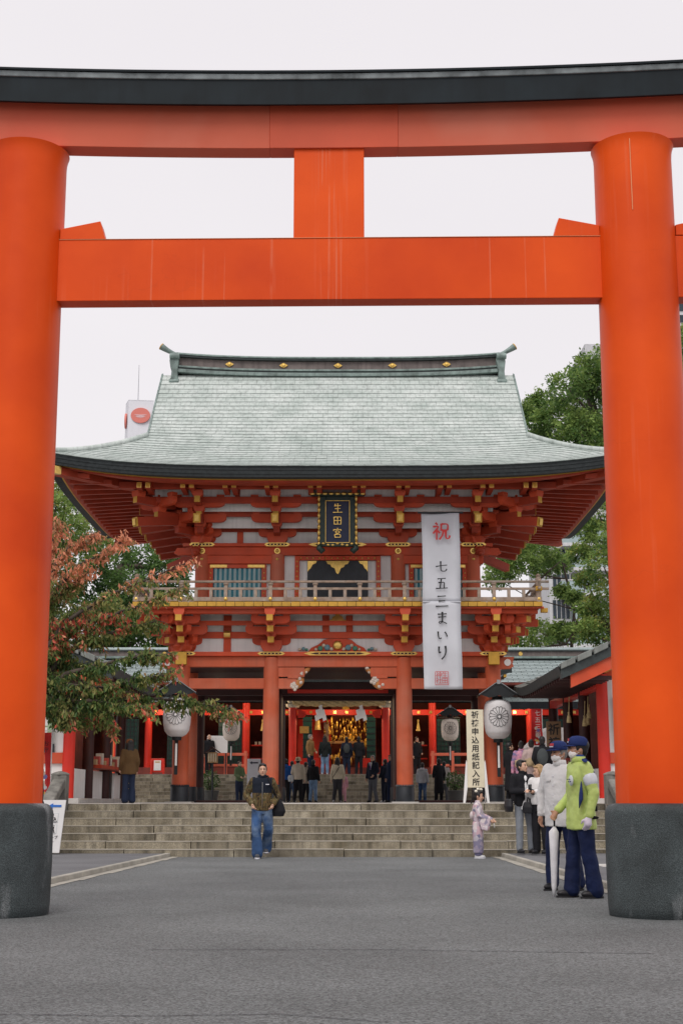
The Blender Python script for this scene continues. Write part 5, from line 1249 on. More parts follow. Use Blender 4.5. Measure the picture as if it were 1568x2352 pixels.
box('paper', M_PAPER, st, x - .15, x + .15, 60.33, 60.349, UZ + .18, UZ + .6, 0); box('print', mat('print_tan', (.6, .4, .2)), st, x - .1, x + .1, 60.322, 60.329, UZ + .5, UZ + .56, 0)
box('mat_board', mat('dark_mat', (.05, .06, .07)), st, x - .5, x + .45, 60.0, 60.29, UZ - .002, UZ + .02)
def shrub(label, u, v, Y, wd, h, seed):
    q = at(u, 1838, Y); t = thing('potted_shrub', label, 'shrub', (q.x, Y, PLAT_Z)); r_ = random.Random(seed)
    MB().lathe((q.x, Y, PLAT_Z), [(.26, 0), (.3, .3), (.33, .42), (.3, .44), (.27, .4)], 14).build('pot', mat('dark_planter', (.08, .08, .075)), t, smooth=True, auto=40)
    st_ = MB()
    for i in range(9): a = r_.uniform(0, 6.28); st_.tube([(q.x, Y, PLAT_Z + .38), (q.x + .4 * wd * math.cos(a), Y + .4 * wd * math.sin(a), PLAT_Z + .4 + h * r_.uniform(.4, .8))], [.02, .008], 5)
    st_.build('stems', mat('bark', (.06, .045, .035)), t)
    f = MB()
    for i in range(520):
        a, b_, rr_ = r_.uniform(0, 6.28), r_.uniform(-1, 1), r_.uniform(.5, 1) ** .5
        c = Vector((q.x + wd * rr_ * math.cos(a) * math.sqrt(1 - b_ * b_), Y + wd * rr_ * math.sin(a) * math.sqrt(1 - b_ * b_), PLAT_Z + .42 + h * .5 + h * .5 * rr_ * b_))
        leafquad(f, c, r_, .1)
    f.build('foliage', mat('shrub_leaf', (.07, .14, .03), rough=.5, var=.4, scale=4), t)
def leafquad(f, c, r_, L, droop=.0, wr=.45):
    d = Vector((r_.gauss(0, 1), r_.gauss(0, 1), r_.gauss(0, .6) - droop)).normalized(); u = d.orthogonal().normalized()
    u = Matrix.Rotation(r_.uniform(0, 6.28), 3, d) @ u
    f.add([c, c + d * L * .5 + u * L * wr * .5, c + d * L, c + d * L * .5 - u * L * wr * .5], [(0, 1, 2, 3)])
shrub('leafy potted shrub beside the wooden lantern box in the left gate bay', 483, 1800, 52.5, .34, .75, 1)
shrub('leafy potted shrub behind the cream signboard in the right gate bay', 1046, 1800, 52.5, .4, .75, 2)
# white awning tent beyond the gate's right side
tn = thing('white_tent', 'white canopy tent partly seen behind the brown signboard', 'tent', (at(1285, 1800, 52).x, 52, PLAT_Z))
a, b2, c2 = at(1215, 1715, 52), at(1262, 1668, 52), at(1300, 1672, 52)
MB().prism([(a.x, a.z), (b2.x, b2.z), (c2.x, c2.z), (c2.x, a.z - .2), (a.x, a.z - .2)], 52, 54.5).build('canopy', M_PAPER, tn)
for x in (a.x + .05, c2.x - .05): MB().cyl((x, 52.1, PLAT_Z), (x, 52.1, a.z), .03).build('pole', M_SGN, tn)
# bridge beam joining the office to the hall
bb = thing('cross_beam', 'dark horizontal beam joining the gate side to the office eave', 'beam', (at(1245, 1613, 46).x, 46, zz(1625, 46)))
box('beam', M_BLACK, bb, at(1160, 1619, 46).x, at(1325, 1619, 46).x, 45.9, 46.1, zz(1628, 46), zz(1612, 46))
# ------------------------------------------------------------------ trees and far background
M_BARK = mat('tree_bark', (.075, .058, .045), rough=.9, var=.35, scale=6, bump=.5, bscale=25)
def leafmat(n, c, kk=2.1):
    c = tuple(min(.8, x * kk) for x in c); m = mat(n, c, rough=.5, var=.3, scale=1.5, spec=.3); t = m.node_tree; N = t.nodes; L = t.links
    b = N['Principled BSDF']; tl = N.new('ShaderNodeBsdfTranslucent'); src = b.inputs['Base Color'].links[0].from_socket
    L.new(src, tl.inputs[0]); ms = N.new('ShaderNodeMixShader'); ms.inputs[0].default_value = .45
    L.new(b.outputs[0], ms.inputs[1]); L.new(tl.outputs[0], ms.inputs[2]); L.new(ms.outputs[0], N['Material Output'].inputs[0]); return m
def leaf2(f, c, d, u, L, wr):
    "a folded leaf: two triangles pairs meeting at the midrib"
    nrm = d.cross(u).normalized(); m = c + d * L * .5
    f.add([c, m + u * L * wr + nrm * L * .07, c + d * L - nrm * L * .06, m - u * L * wr + nrm * L * .07], [(0, 1, 2), (0, 2, 3)])
# autumn cherry
CY = 29.6
ch = thing('cherry_tree', 'autumn cherry tree with orange, red and dark green drooping leaves', 'tree', (at(20, 1840, CY).x, CY, .09))
LM = [leafmat('leaf_deep_green', (.035, .065, .02)), leafmat('leaf_green', (.075, .11, .03)), leafmat('leaf_olive', (.15, .15, .05)), leafmat('leaf_bronze', (.24, .15, .07), 1.5), leafmat('leaf_coral', (.46, .19, .11), 1.75), leafmat('leaf_red', (.45, .09, .06), 1.5), leafmat('leaf_gold', (.26, .16, .055), 1.4)]
rr = random.Random(31)
base = at(18, 1850, CY); base.z = .05
tr = MB(); fork = at(40, 1640, CY)
tr.tube([base, base.lerp(fork, .5) + Vector((.1, 0, 0)), fork], [.24, .19, .16], 12)
LIMBS = [ [(40, 1640), (70, 1420), (110, 1290), (135, 1195)], [(40, 1640), (90, 1400), (180, 1300), (300, 1236)], [(60, 1560), (150, 1430), (260, 1360), (432, 1292)],
 [(60, 1560), (180, 1440), (300, 1400), (425, 1345)], [(50, 1600), (170, 1490), (270, 1450), (362, 1425)], [(50, 1600), (180, 1540), (300, 1510), (392, 1500)],
 [(40, 1640), (200, 1590), (320, 1560), (392, 1545)], [(40, 1640), (180, 1620), (330, 1605), (450, 1612), (536, 1640)], [(60, 1620), (190, 1610), (270, 1620), (345, 1628)],
 [(60, 1620), (150, 1600), (215, 1625), (256, 1672)], [(60, 1600), (110, 1600), (160, 1640)], [(60, 1560), (90, 1450), (120, 1380), (190, 1330)], [(70, 1480), (120, 1450), (200, 1400), (270, 1395)],
 [(50, 1600), (100, 1540), (170, 1520), (240, 1560)], [(60, 1560), (110, 1480), (160, 1450), (230, 1470)], [(40, 1640), (90, 1560), (160, 1570), (300, 1590)], [(60, 1420), (100, 1330), (160, 1260), (220, 1225)], [(40, 1640), (100, 1620), (130, 1650), (200, 1655)] ]
cr = MB(); nleaf = 0
def leafcol(u, v, tip):
    n = noise.noise(Vector((u * .018, v * .022, 3))); x = rr.random()
    red = (abs(v - 1455) < 40 and u < 200) or (abs(v - 1428) < 26 and 180 < u < 300) or (tip > 1.0 and v > 1480)
    if v < 1330 + 30 * n: return rr.choice((4, 4, 4, 4, 3, 6, 4, 3, 4))
    if v < 1385 + 40 * n or u > 340 and v < 1420: return rr.choice((3, 4, 2, 2, 1, 2, 2, 1))
    if red and x < .45: return rr.choice((5, 4, 5, 3))
    if v < 1500 + 30 * n: return rr.choice((2, 2, 1, 1, 1, 2, 2, 1, 0, 1))
    if tip > .85: return rr.choice((2, 3, 2, 1, 1, 2, 1))
    return rr.choice((0, 0, 0, 1, 0, 1, 2) if n < .1 else (0, 1, 1, 2, 0, 2))
for li, lb in enumerate(LIMBS):
    Y0 = CY + rr.uniform(-1.0, 1.0); n = len(lb); P = []
    for i, (u, v) in enumerate(lb):
        P.append(at(u, v, CY + (Y0 - CY) * i / (n - 1)))
    fine = []
    for i in range(n - 1):
        for k in range(6): fine.append(P[i].lerp(P[i + 1], k / 6) + Vector((rr.gauss(0, .02), rr.gauss(0, .02), rr.gauss(0, .02))))
    fine.append(P[-1]); N_ = len(fine)
    tr.tube(fine, [.07 * (1 - i / N_) ** 1.2 + .008 for i in range(N_)], 6)
    for i in range(N_ - 1):
        for tw_ in range(4):
            tip = i / N_; st0 = fine[i].lerp(fine[i + 1], rr.random())
            dirn = (fine[min(i + 1, N_ - 1)] - fine[max(i - 1, 0)]).normalized()
            d = (dirn * rr.uniform(.4, 1.1) + Vector((rr.gauss(0, .5), rr.gauss(0, .8), rr.gauss(.02, .45)))).normalized(); L = rr.uniform(.18, .62) * (1 - .45 * tip)
            e = st0 + d * L + Vector((0, 0, -.05)); tr.tube([st0, st0.lerp(e, .5) + Vector((0, 0, .02)), e], [.01, .007, .004], 4)
            for q in range(int(rr.randint(22, 32) * (.5 if li in (0, 1, 2, 16) else .72))):
                f = rr.random() ** .7; c = st0.lerp(e, f) + Vector((rr.gauss(0, .035), rr.gauss(0, .05), rr.gauss(0, .03)))
                # colour by place in the crown
                fwd = c.y * math.cos(PITCH) + (c.z - CAM_H) * math.sin(PITCH); u_ = 784 + F_PX * c.x / fwd; v_ = 1176 - F_PX * (-c.y * math.sin(PITCH) + (c.z - CAM_H) * math.cos(PITCH)) / fwd
                cr.k = leafcol(u_, v_, tip + f * .25)
                ld = Vector((rr.gauss(.15, .45), rr.gauss(0, .5), rr.gauss(-.75, .35))).normalized(); uu = Matrix.Rotation(rr.uniform(0, 6.28), 3, ld) @ ld.orthogonal().normalized()
                leaf2(cr, c, ld, uu, rr.uniform(.07, .165), .2); nleaf += 1
tr.build('trunk', M_BARK, ch, smooth=True); cr.build('crown', LM, ch)

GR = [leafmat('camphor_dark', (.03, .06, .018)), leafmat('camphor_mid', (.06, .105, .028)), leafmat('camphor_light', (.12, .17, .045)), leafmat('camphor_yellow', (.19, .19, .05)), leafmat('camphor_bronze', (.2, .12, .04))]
def bigtree(label, Y, trunk, clumps, pal, seed, leafL=.3, dens=1.0, name='camphor_tree', branches=(), tr_=.45):
    r_ = random.Random(seed); b0 = at(*trunk[0], Y); t = thing(name, label, 'tree', (b0.x, Y, PLAT_Z), None)
    tb = MB(); P = [at(u, v, Y) for u, v in trunk]; P[0].z = .5; n = len(P)
    tb.tube(P, [tr_ * (1 - .66 * i / n) for i in range(n)], 10)
    cr = MB()
    for (u, v, rp) in clumps:
        yy = Y + r_.uniform(-2.5, 2.5); c = at(u, v, yy); rad = rp * yy / 3230
        j = min(range(n), key=lambda i: (P[i] - c).length + (3 if P[i].z > c.z else 0)); q = P[j]
        tb.tube([q, q.lerp(c, .5) + Vector((r_.gauss(0, .3), 0, -.2)), c], [.16 * tr_ / .45, .09 * tr_ / .45, .03], 6)
        # a clump is made of sprays: small drooping tufts over its shell
        ns = int(62 * dens * max(1., rad) ** 2)
        for s in range(ns):
            d = Vector((r_.gauss(0, 1), r_.gauss(0, 1), r_.gauss(.25, 1))).normalized(); k = r_.uniform(.55, 1.05)
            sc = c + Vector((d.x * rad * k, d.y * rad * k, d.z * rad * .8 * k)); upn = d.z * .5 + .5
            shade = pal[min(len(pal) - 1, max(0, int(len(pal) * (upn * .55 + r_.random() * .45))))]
            for q_ in range(14):
                cc = sc + Vector((r_.gauss(0, .16), r_.gauss(0, .16), r_.gauss(0, .13))) * (leafL / .3)
                ld = (d * .6 + Vector((r_.gauss(0, .6), r_.gauss(0, .6), r_.gauss(-.25, .5)))).normalized(); uu = Matrix.Rotation(r_.uniform(0, 6.28), 3, ld) @ ld.orthogonal().normalized()
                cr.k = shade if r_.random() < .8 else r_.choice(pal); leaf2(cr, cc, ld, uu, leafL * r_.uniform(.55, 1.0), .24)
    for bl in branches: tb.tube([at(u, v, Y - 1.5) for u, v in bl], [(.22 - .16 * i / len(bl)) * tr_ / .45 for i in range(len(bl))], 7)
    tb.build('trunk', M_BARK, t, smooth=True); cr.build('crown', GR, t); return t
bigtree('tall rounded camphor tree rising above the right side of the gate roof', 76, [(1470, 1800), (1450, 1400), (1400, 1150), (1380, 1000), (1350, 900)],
    [(1348, 852, 52), (1300, 885, 48), (1380, 880, 60), (1342, 925, 60), (1258, 922, 42), (1222, 935, 30), (1280, 960, 50), (1236, 972, 32), (1330, 990, 62), (1385, 985, 60), (1300, 1015, 40), (1420, 830, 70), (1480, 860, 80), (1540, 900, 80), (1600, 850, 60), (1560, 1000, 80), (1460, 980, 80), (1240, 1000, 22), (1385, 1045, 50), (1206, 950, 20)],
    [0, 1, 1, 2, 2], 3, .28)
bigtree('bright green tree hanging between the right eave corner and the torii pillar', 72, [(1480, 1820), (1450, 1500), (1420, 1300)],
    [(1368, 1170, 45), (1390, 1230, 55), (1345, 1215, 32), (1400, 1140, 45), (1330, 1270, 26), (1385, 1300, 45), (1400, 1360, 45), (1345, 1330, 24), (1392, 1420, 45), (1375, 1462, 34), (1440, 1250, 80), (1460, 1400, 80), (1582, 772, 36), (1590, 785, 45), (1582, 840, 50), (1590, 900, 60), (1590, 980, 60), (1350, 1395, 26), (1352, 1445, 30), (1580, 870, 60), (1600, 1250, 90)],
    [0, 1, 2, 2, 3], 4, .25)
bigtree('thin pale tree in front of the white apartment block', 84, [(1300, 1800), (1312, 1480), (1318, 1400), (1300, 1330), (1290, 1290)],
    [(1228, 1268, 34), (1262, 1275, 30), (1190, 1278, 40), (1150, 1300, 34), (1215, 1300, 30), (1290, 1360, 16), (1318, 1372, 16), (1240, 1452, 36), (1205, 1470, 34), (1270, 1462, 26), (1160, 1310, 34), (1140, 1330, 30), (1165, 1262, 40), (1250, 1300, 30), (1205, 1262, 36), (1288, 1300, 20), (1288, 1448, 26), (1322, 1455, 26), (1180, 1480, 30)],
    [1, 1, 2, 2, 1], 5, .26, tr_=.12, branches=([(1316, 1470), (1330, 1400), (1345, 1340)], [(1240, 1330), (1262, 1310), (1285, 1290)], [(1300, 1478), (1325, 1440), (1310, 1380)]))
bigtree('dark evergreen wood-edge tree behind the left eave of the gate', 74, [(240, 1800), (250, 1500), (260, 1380), (280, 1300)],
    [(262, 1290, 55), (330, 1290, 50), (215, 1330, 60), (300, 1360, 65), (380, 1300, 45), (400, 1340, 40), (360, 1390, 60), (255, 1420, 70), (330, 1450, 60), (200, 1450, 70), (300, 1480, 50), (390, 1430, 40), (385, 1480, 30), (415, 1290, 30), (140, 1400, 70)],
    [0, 0, 1, 1], 6, .28)
bigtree('yellow green camphor tree left of the gate roof corner', 70, [(90, 1800), (100, 1400), (120, 1250)],
    [(150, 1130, 40), (128, 1165, 45), (180, 1175, 42), (150, 1215, 55), (205, 1230, 50), (110, 1230, 60), (235, 1265, 40), (170, 1280, 50), (90, 1150, 50), (80, 1300, 80)],
    [1, 1, 2, 2, 3], 7, .25)
# hill
b = MB(); vs = []; N_ = 40
for j in range(8):
    for i in range(N_ + 1):
        x = -500 + 1000 * i / N_; y = 520 + j * 40
        vs.append((x, y, -2 + 125 * math.sin(min(1, j / 5) * 1.57) * (.75 + .5 * noise.noise(Vector((x * .006, j * .3, 1)))) * (.55 + .45 * min(1, abs(x + 20) / 250))))
b.add(vs, [(j * (N_ + 1) + i, j * (N_ + 1) + i + 1, (j + 1) * (N_ + 1) + i + 1, (j + 1) * (N_ + 1) + i) for j in range(7) for i in range(N_)])
b.build('hills', mat('far_forest', (.06, .1, .07), rough=.9, var=.4, scale=.05), None, smooth=True, kind='structure')
# apartment block
AY = 112.
M_AW = mat('apartment_white', (.62, .62, .63), rough=.8, var=.06, streak=.15); M_AG = mat('window_glass', (.03, .045, .06), rough=.12, var=.2); M_AGR = mat('balcony_glass', (.36, .45, .46), rough=.25, var=.1)
ap = thing('apartment_block', 'white apartment block with stacked glass balconies behind the thin tree', 'building', (at(1330, 1838, AY).x, AY, 0))
X0, X1 = at(1262, 1400, AY).x, at(1312, 1400, AY).x; XE = at(1480, 1400, AY).x
box('wall', M_AW, ap, X0, X1, AY, AY + 12, 0, zz(1245, AY)); box('wall', M_AW, ap, X1, XE, AY + 4.5, AY + 12, 0, zz(1235, AY))
for k, v in enumerate((1262, 1318, 1375, 1435, 1492)):
    z = zz(v, AY)
    s0 = at(1282, v, AY).x; s1 = at(1400, v, AY).x
    box('balcony_slab', M_AW, ap, s0 + 1.0 * (k % 2), s1, AY - 1.6, AY + 4.4, z, z + .28); o = box('balcony_front', M_AGR, ap, s0 + 1.0 * (k % 2) + .05, s1, AY - 1.58, AY - 1.52, z + .28, z + 1.25, 0)
    box('balcony_side', M_AGR, ap, s0 + 1.0 * (k % 2) + .02, s0 + 1.0 * (k % 2) + .08, AY - 1.5, AY, z + .28, z + 1.25, 0)
    box('hand_rail', M_SGN, o, s0 + 1.0 * (k % 2), s1, AY - 1.62, AY - 1.5, z + 1.25, z + 1.32, 0)
    for u in (1270, 1290): 
        w_ = at(u, v, AY).x
        wd = box('window', M_AG, ap, w_, w_ + .62, AY - .06, AY - .01, z + .5, z + 2.0, 0); box('window_frame', M_SGN, wd, w_ + .29, w_ + .33, AY - .08, AY - .061, z + .5, z + 2.0, 0)
    for u in (1322, 1350, 1380): w_ = at(u, v, AY).x; box('balcony_door', M_AG, ap, w_, w_ + .75, AY + 4.42, AY + 4.49, z + .3, z + 2.3, 0)
g2 = thing('grey_block', 'pale grey building top showing above the camphor tree', 'building', (at(1360, 800, 180).x, 180, 0))
box('wall', mat('pale_grey_block', (.55, .55, .57)), g2, at(1342, 800, 180).x, at(1460, 800, 180).x, 180, 190, 0, zz(790, 180)); box('parapet', mat('pale_grey_block', 0), g2, at(1350, 800, 180).x, at(1400, 800, 180).x, 181, 188, zz(790, 180), zz(785, 180))
g3 = thing('tall_block', 'pale high-rise with window bands right of the torii pillar', 'building', (at(1600, 800, 160).x, 160, 0))
box('wall', M_AW, g3, at(1556, 760, 160).x, at(1680, 760, 160).x, 160, 170, 0, zz(690, 160))
for k in range(5): box('window_band', M_AG, g3, at(1558, 760, 160).x, at(1670, 760, 160).x, 159.9, 159.99, zz(698 + k * 26, 160) - .9, zz(698 + k * 26, 160), 0)
# tower with round emblem
TWY = 300.; M_TW = mat('tower_white', (.74, .74, .78), rough=.8, var=.03)
tw_ = thing('sign_tower', 'pale square tower with round red emblem and antenna above the left roof', 'tower', (at(318, 1000, TWY).x, TWY, 0))
xa, xb, xc = at(283, 950, TWY).x, at(295, 950, TWY).x, at(352, 950, TWY).x; zt = zz(921, TWY)
b = MB(); b.prism([(xa, TWY + 3.5), (xb, TWY), (xc, TWY + .6), (xc - 1.2, TWY + 4.5)], 0, zt, 'z'); b.build('wall', M_TW, tw_)
b = MB(); b.prism([(xa, TWY + 3.52), (xb, TWY + .02), (xc, TWY + .62), (xc - 1.2, TWY + 4.48)], zt, zt + .3, 'z'); b.build('parapet', mat('tower_rim', (.6, .6, .64)), tw_)
qm = at(323, 954, TWY); cxm, czm = qm.x, qm.z; M_EM = mat('emblem_red', (.68, .2, .16), rough=.6, var=.02)  # emblem red kept pale, distance haze mixed into the colour

dy = lambda x: TWY + .6 * (x - xb) / (xc - xb)
b = MB(); b.prism([(cxm + 2.15 * math.cos(a), czm + 1.75 * math.sin(a)) for a in arch(0, 2 * math.pi, 32)[:-1]], TWY - .06, TWY + .35); b.build('emblem', M_EM, tw_)
for dz, wd in ((.12, 1.5), (-.28, 1.25)):
    b = MB(); b.prism([(cxm - wd, czm + dz + .05), (cxm - wd * .5, czm + dz - .14), (cxm, czm + dz - .2), (cxm + wd * .5, czm + dz - .14), (cxm + wd, czm + dz + .05), (cxm + wd * .5, czm + dz), (cxm, czm + dz - .03), (cxm - wd * .5, czm + dz)], TWY - .1, TWY - .07); b.build('emblem_stripe', M_TW, tw_)
q2 = at(288, 957, TWY - 2); MB().prism([(TWY + 1.75 + 1.1 * math.cos(a), q2.z + 1.75 * math.sin(a)) for a in arch(0, 2 * math.pi, 24)[:-1]], (xa + xb) / 2 - .35, (xa + xb) / 2 + .1, 'x').build('emblem', M_EM, tw_)
MB().cyl((at(315, 900, TWY).x, TWY + 2, zt), (at(315, 900, TWY).x, TWY + 2, zz(832, TWY)), .09, .05, 6).build('antenna', mat('antenna_grey', (.35, .35, .38)), tw_)
# ------------------------------------------------------------------ people
M_SKIN = mat('skin', (.6, .36, .25), rough=.55, var=.06, scale=8, spec=.3); M_SKIN2 = mat('skin_tanned', (.46, .25, .165), rough=.55, var=.06, scale=8, spec=.3)
M_HAIR = mat('black_hair', (.014, .012, .012), rough=.45, var=.3, scale=20); M_GHAIR = mat('greying_hair', (.2, .19, .18), rough=.6, var=.4, scale=30)
M_LENS = mat('dark_eye', (.015, .012, .01), rough=.3)
FOLD = bpy.data.textures.new('folds', 'CLOUDS'); FOLD.noise_scale = .2; FOLD.noise_depth = 1
CREASE = bpy.data.textures.new('creases', 'MUSGRAVE'); CREASE.noise_scale = .07
def cloth(name, col, **k):
    k = dict(dict(rough=.85, var=.14, scale=5, bump=.2, bscale=22, spec=.2), **k); return mat('cloth_' + name, col, **k)
def cap(b, p0, p1, r0, r1, n=10, flat=1.):
    p0, p1 = Vector(p0), Vector(p1); d = p1 - p0; L = d.length
    if L < 1e-6: return b.ell(p0, (r0,) * 3)
    d /= L; pts = []; rad = []
    for a in (80, 50, 25): pts.append(p0 - d * r0 * math.sin(R(a))); rad.append(r0 * math.cos(R(a)))
    pts += [p0, p1]; rad += [r0, r1]
    for a in (25, 50, 80): pts.append(p1 + d * r1 * math.sin(R(a))); rad.append(r1 * math.cos(R(a)))
    return b.tube(pts, rad, n, True, flat)
def loft(b, rings, n=18):
    "rings: (cx, cy, z, rx, ry)"
    vs = []; fs = []
    for cx, cy, z, rx, ry in rings:
        for k in range(n):
            a = 2 * math.pi * k / n; c, s = math.cos(a), math.sin(a); e = .85
            vs.append((cx + rx * math.copysign(abs(c) ** e, c), cy + ry * math.copysign(abs(s) ** e, s), z))
    m = len(rings)
    for i in range(m - 1):
        for k in range(n): fs.append((i * n + k, i * n + (k + 1) % n, (i + 1) * n + (k + 1) % n, (i + 1) * n + k))
    fs += [tuple(range(n - 1, -1, -1)), tuple(range((m - 1) * n, m * n))]; return b.add(vs, fs)
def hand(b, wrist, d, side, curl=.5, g=1.):
    "palm, four unequal bent fingers and a thumb from the side of the palm; d = pointing direction"
    w_ = Vector(wrist); d = Vector(d).normalized(); f = Vector((0, -1, 0)); f = (f - d * f.dot(d)); f = f.normalized() if f.length > .1 else Vector((1, 0, 0)); s = d.cross(f)   # f: finger row direction (thumb side)
    inn = s * (-side if s.x > 0 else side)
    cap(b, w_, w_ + d * .075, .026*g, .034*g, 8, 1.); cap(b, w_ + d * .05 + f * .022, w_ + d * .075 - f * .024, .022*g, .02*g, 8)
    for i, L in enumerate((.07, .078, .072, .056)):
        r0 = w_ + d * .085 + f * (.03 - .02 * i); m = r0 + (d * (1 - curl * .5) + inn * curl * .7).normalized() * L * .55; e = m + (d * (1 - curl) + inn * curl * 1.2).normalized() * L * .5
        cap(b, r0, m, (.0095*g), .009*g, 6); cap(b, m, e, .009*g, .0075*g, 6)
    t0 = w_ + d * .03 + f * .03; t1 = t0 + (d * .6 + f * .7 + inn * .3).normalized() * .045; cap(b, t0, t1, .012*g, .01*g, 6); cap(b, t1, t1 + (d * .9 + inn * .4).normalized() * .03, .01*g, .008*g, 6)
class Person:
    def __init__(s, label, u, vf, Y, h, face=0, z=None, skin=None, lean=0., build=1., vox=.016, group=None, head_turn=0., head_nod=0., arms=None, legs=None, X=None):
        q = at(u, vf, Y); s.z0 = q.z if z is None else z; s.loc = Vector((q.x if X is None else X, Y, s.z0)); s.k = h / 1.72; s.face = R(face); s.vox = vox; s.w = build
        s.t = thing('person', label, 'person', tuple(s.loc), group); s.M = Matrix.Translation(s.loc) @ Matrix.Rotation(s.face, 4, 'Z') @ Matrix.Scale(s.k, 4)
        s.lean = lean; s.skin = skin or M_SKIN
        s.arms = arms or {}; s.legs = legs or {}; s.hm = Matrix.Translation(Vector((0, -.02 - lean * .3, 1.5))) @ Matrix.Rotation(R(head_turn), 4, 'Z') @ Matrix.Rotation(R(head_nod), 4, 'X')
        s.body()
    def arm(s, sd):
        d = s.arms.get(sd, ((.235, .03, 1.14), (.245, -.06, .88)))
        e, h_ = d[0], d[1]; return [Vector((sd * .185 * s.w, -.0 - s.lean * .25, 1.40)), Vector((sd * e[0], e[1], e[2])), Vector((sd * h_[0], h_[1], h_[2]))]
    def leg(s, sd):
        d = s.legs.get(sd, ((.1, -.01, .49), (.11, .02, .07))); return [Vector((sd * .09, 0, .9)), Vector((sd * d[0][0], d[0][1], d[0][2])), Vector((sd * d[1][0], d[1][1], d[1][2]))]
    def out(s, b, name, m, remesh=True, vox=None, fold=0., head=False, smooth=True, parent=None, local=None):
        mt = s.M @ (s.hm if head else Matrix.Identity(4)); 
        if local: mt = mt @ local
        b.v = [tuple(mt @ Vector(p)) for p in b.v]; o = b.build(name, m, parent or s.t, smooth=smooth)
        if remesh:
            r_ = o.modifiers.new('skin', 'REMESH'); r_.mode = 'VOXEL'; r_.voxel_size = (vox or s.vox) * s.k; r_.use_smooth_shade = True
            sm = o.modifiers.new('smooth', 'SMOOTH'); sm.factor = .5; sm.iterations = 3
        if fold:
            dp = o.modifiers.new('folds', 'DISPLACE'); dp.texture = FOLD; dp.texture_coords = 'GLOBAL'; dp.strength = fold; dp.mid_level = .5
        if fold and s.vox < .015:
            d2 = o.modifiers.new('creases', 'DISPLACE'); d2.texture = CREASE; d2.texture_coords = 'GLOBAL'; d2.strength = fold * .12; d2.mid_level = .5
        return o
    def body(s):
        b = MB(); w_ = s.w; ln = s.lean
        loft(b, [(0, .0, .86, .14 * w_, .1), (0, 0, 1.0, .14 * w_, .1), (0, -ln * .1, 1.15, .13 * w_, .095), (0, -ln * .2, 1.3, .16 * w_, .105), (0, -ln * .25, 1.42, .15 * w_, .085), (0, -ln * .27, 1.46, .07, .06)])
        cap(b, (0, -ln * .27, 1.42), (0, -.01 - ln * .3, 1.54), .058, .055)
        for sd in (-1, 1):
            S, E, H_ = s.arm(sd); cap(b, S, E, .052, .042); cap(b, E, H_, .042, .03); hand(b, H_, (H_ - E).normalized() * .8 + Vector((0, 0, -.2)), sd)
            P, K, A = s.leg(sd); cap(b, P, K, .085, .06); cap(b, K, A, .06, .042); cap(b, A, A + Vector((0, -.12, -.04)), .04, .03)
        # head: skull, face wedge, jaw, nose, ears
        hb = MB(); hb.ell((0, .008, .115), (.074, .093, .108), 16, 12); hb.ell((0, -.03, .075), (.06, .064, .083), 14, 10); hb.ell((0, -.048, .018), (.036, .036, .03), 10, 8)
        cap(hb, (0, -.088, .105), (0, -.106, .078), .011, .015, 8); 
        for sd in (-1, 1): hb.ell((sd * .074, .012, .095), (.014, .022, .034), 8, 6); hb.ell((sd * .036, -.066, .085), (.024, .02, .02), 8, 6)
        b2 = [s.hm @ Vector(p) for p in hb.v]; o = len(b.v); b.v += [tuple(p) for p in b2]; b.f += [tuple(i + o for i in f) for f in hb.f]; b.m += hb.m
        bod = s.out(b, 'body', s.skin, vox=min(s.vox, .011)); s.bod = bod
        e = MB()
        for sd in (-1, 1):
            q = MB(); q.ell((sd * .031, -.092, .112), (.0155, .008, .0065), 8, 6); s.out(q, 'eye', M_LENS, False, head=True)
            q = MB(); cap(q, (sd * .018, -.096, .133), (sd * .05, -.084, .134), .005, .004, 6); s.out(q, 'eyebrow', M_HAIR, False, head=True)
        q = MB(); q.ell((0, -.093, .047), (.024, .008, .0065), 10, 6); s.out(q, 'mouth', mat('lips', (.36, .13, .1)), False, head=True)
    def hair(s, m=M_HAIR, long=0., bun=False, tail=None, trim=1.):
        b = MB(); b.ell((0, .036, .152), (.084 * trim, .1 * trim, .092 * trim), 16, 10); b.ell((0, .055 * trim, .09 + .02 * (1 - trim) * 10), (.076 * trim, .066 * trim, .09 * trim), 14, 10)
        for sd in (-1, 1): b.ell((sd * .068, .0, .125), (.018, .04, .05), 8, 6); b.ell((sd * .035, -.05, .2), (.042, .03, .02), 8, 6)
        if long: 
            for sd in (-.5, 0, .5): cap(b, (sd * .09, .06, .1), (sd * .12, .085, .1 - long), .06, .035)
            for sd in (-1, 1): cap(b, (sd * .07, .01, .12), (sd * .088, .0, .1 - long * .8), .03, .024)
        if bun: b.ell((0, .1, .2), (.055, .05, .055), 10, 8)
        return s.out(b, 'hair', m, head=True, vox=.012)
    def capp(s, m, brim=True, logo=None):
        b = MB(); b.lathe((0, 0, 0), [(.094, .142), (.1, .155), (.1, .19), (.088, .225), (.06, .247), (.02, .255)], 20, 1, 1.12); o = s.out(b, 'cap', m, False, head=True)
        q = MB(); P = [(.088 * math.sin(a), -.088 * math.cos(a) - .0) for a in arch(-1.25, 1.25, 10)]; Q = [(.092 * math.sin(a), -.088 * math.cos(a) - .085 * math.cos(a * 1.2)) for a in arch(-1.25, 1.25, 10)]
        vs = [(x, y * 1.06, .152) for x, y in P] + [(x, y * 1.04, .138) for x, y in Q] + [(x, y * 1.06, .146) for x, y in P] + [(x, y * 1.04, .132) for x, y in Q]; n = 11
        q.add(vs, [(i, i + 1, n + i + 1, n + i) for i in range(n - 1)] + [(2 * n + i, 3 * n + i, 3 * n + i + 1, 2 * n + i + 1) for i in range(n - 1)] + [(n + i, n + i + 1, 3 * n + i + 1, 3 * n + i) for i in range(n - 1)]); s.out(q, 'cap_brim', m, False, head=True, parent=o)
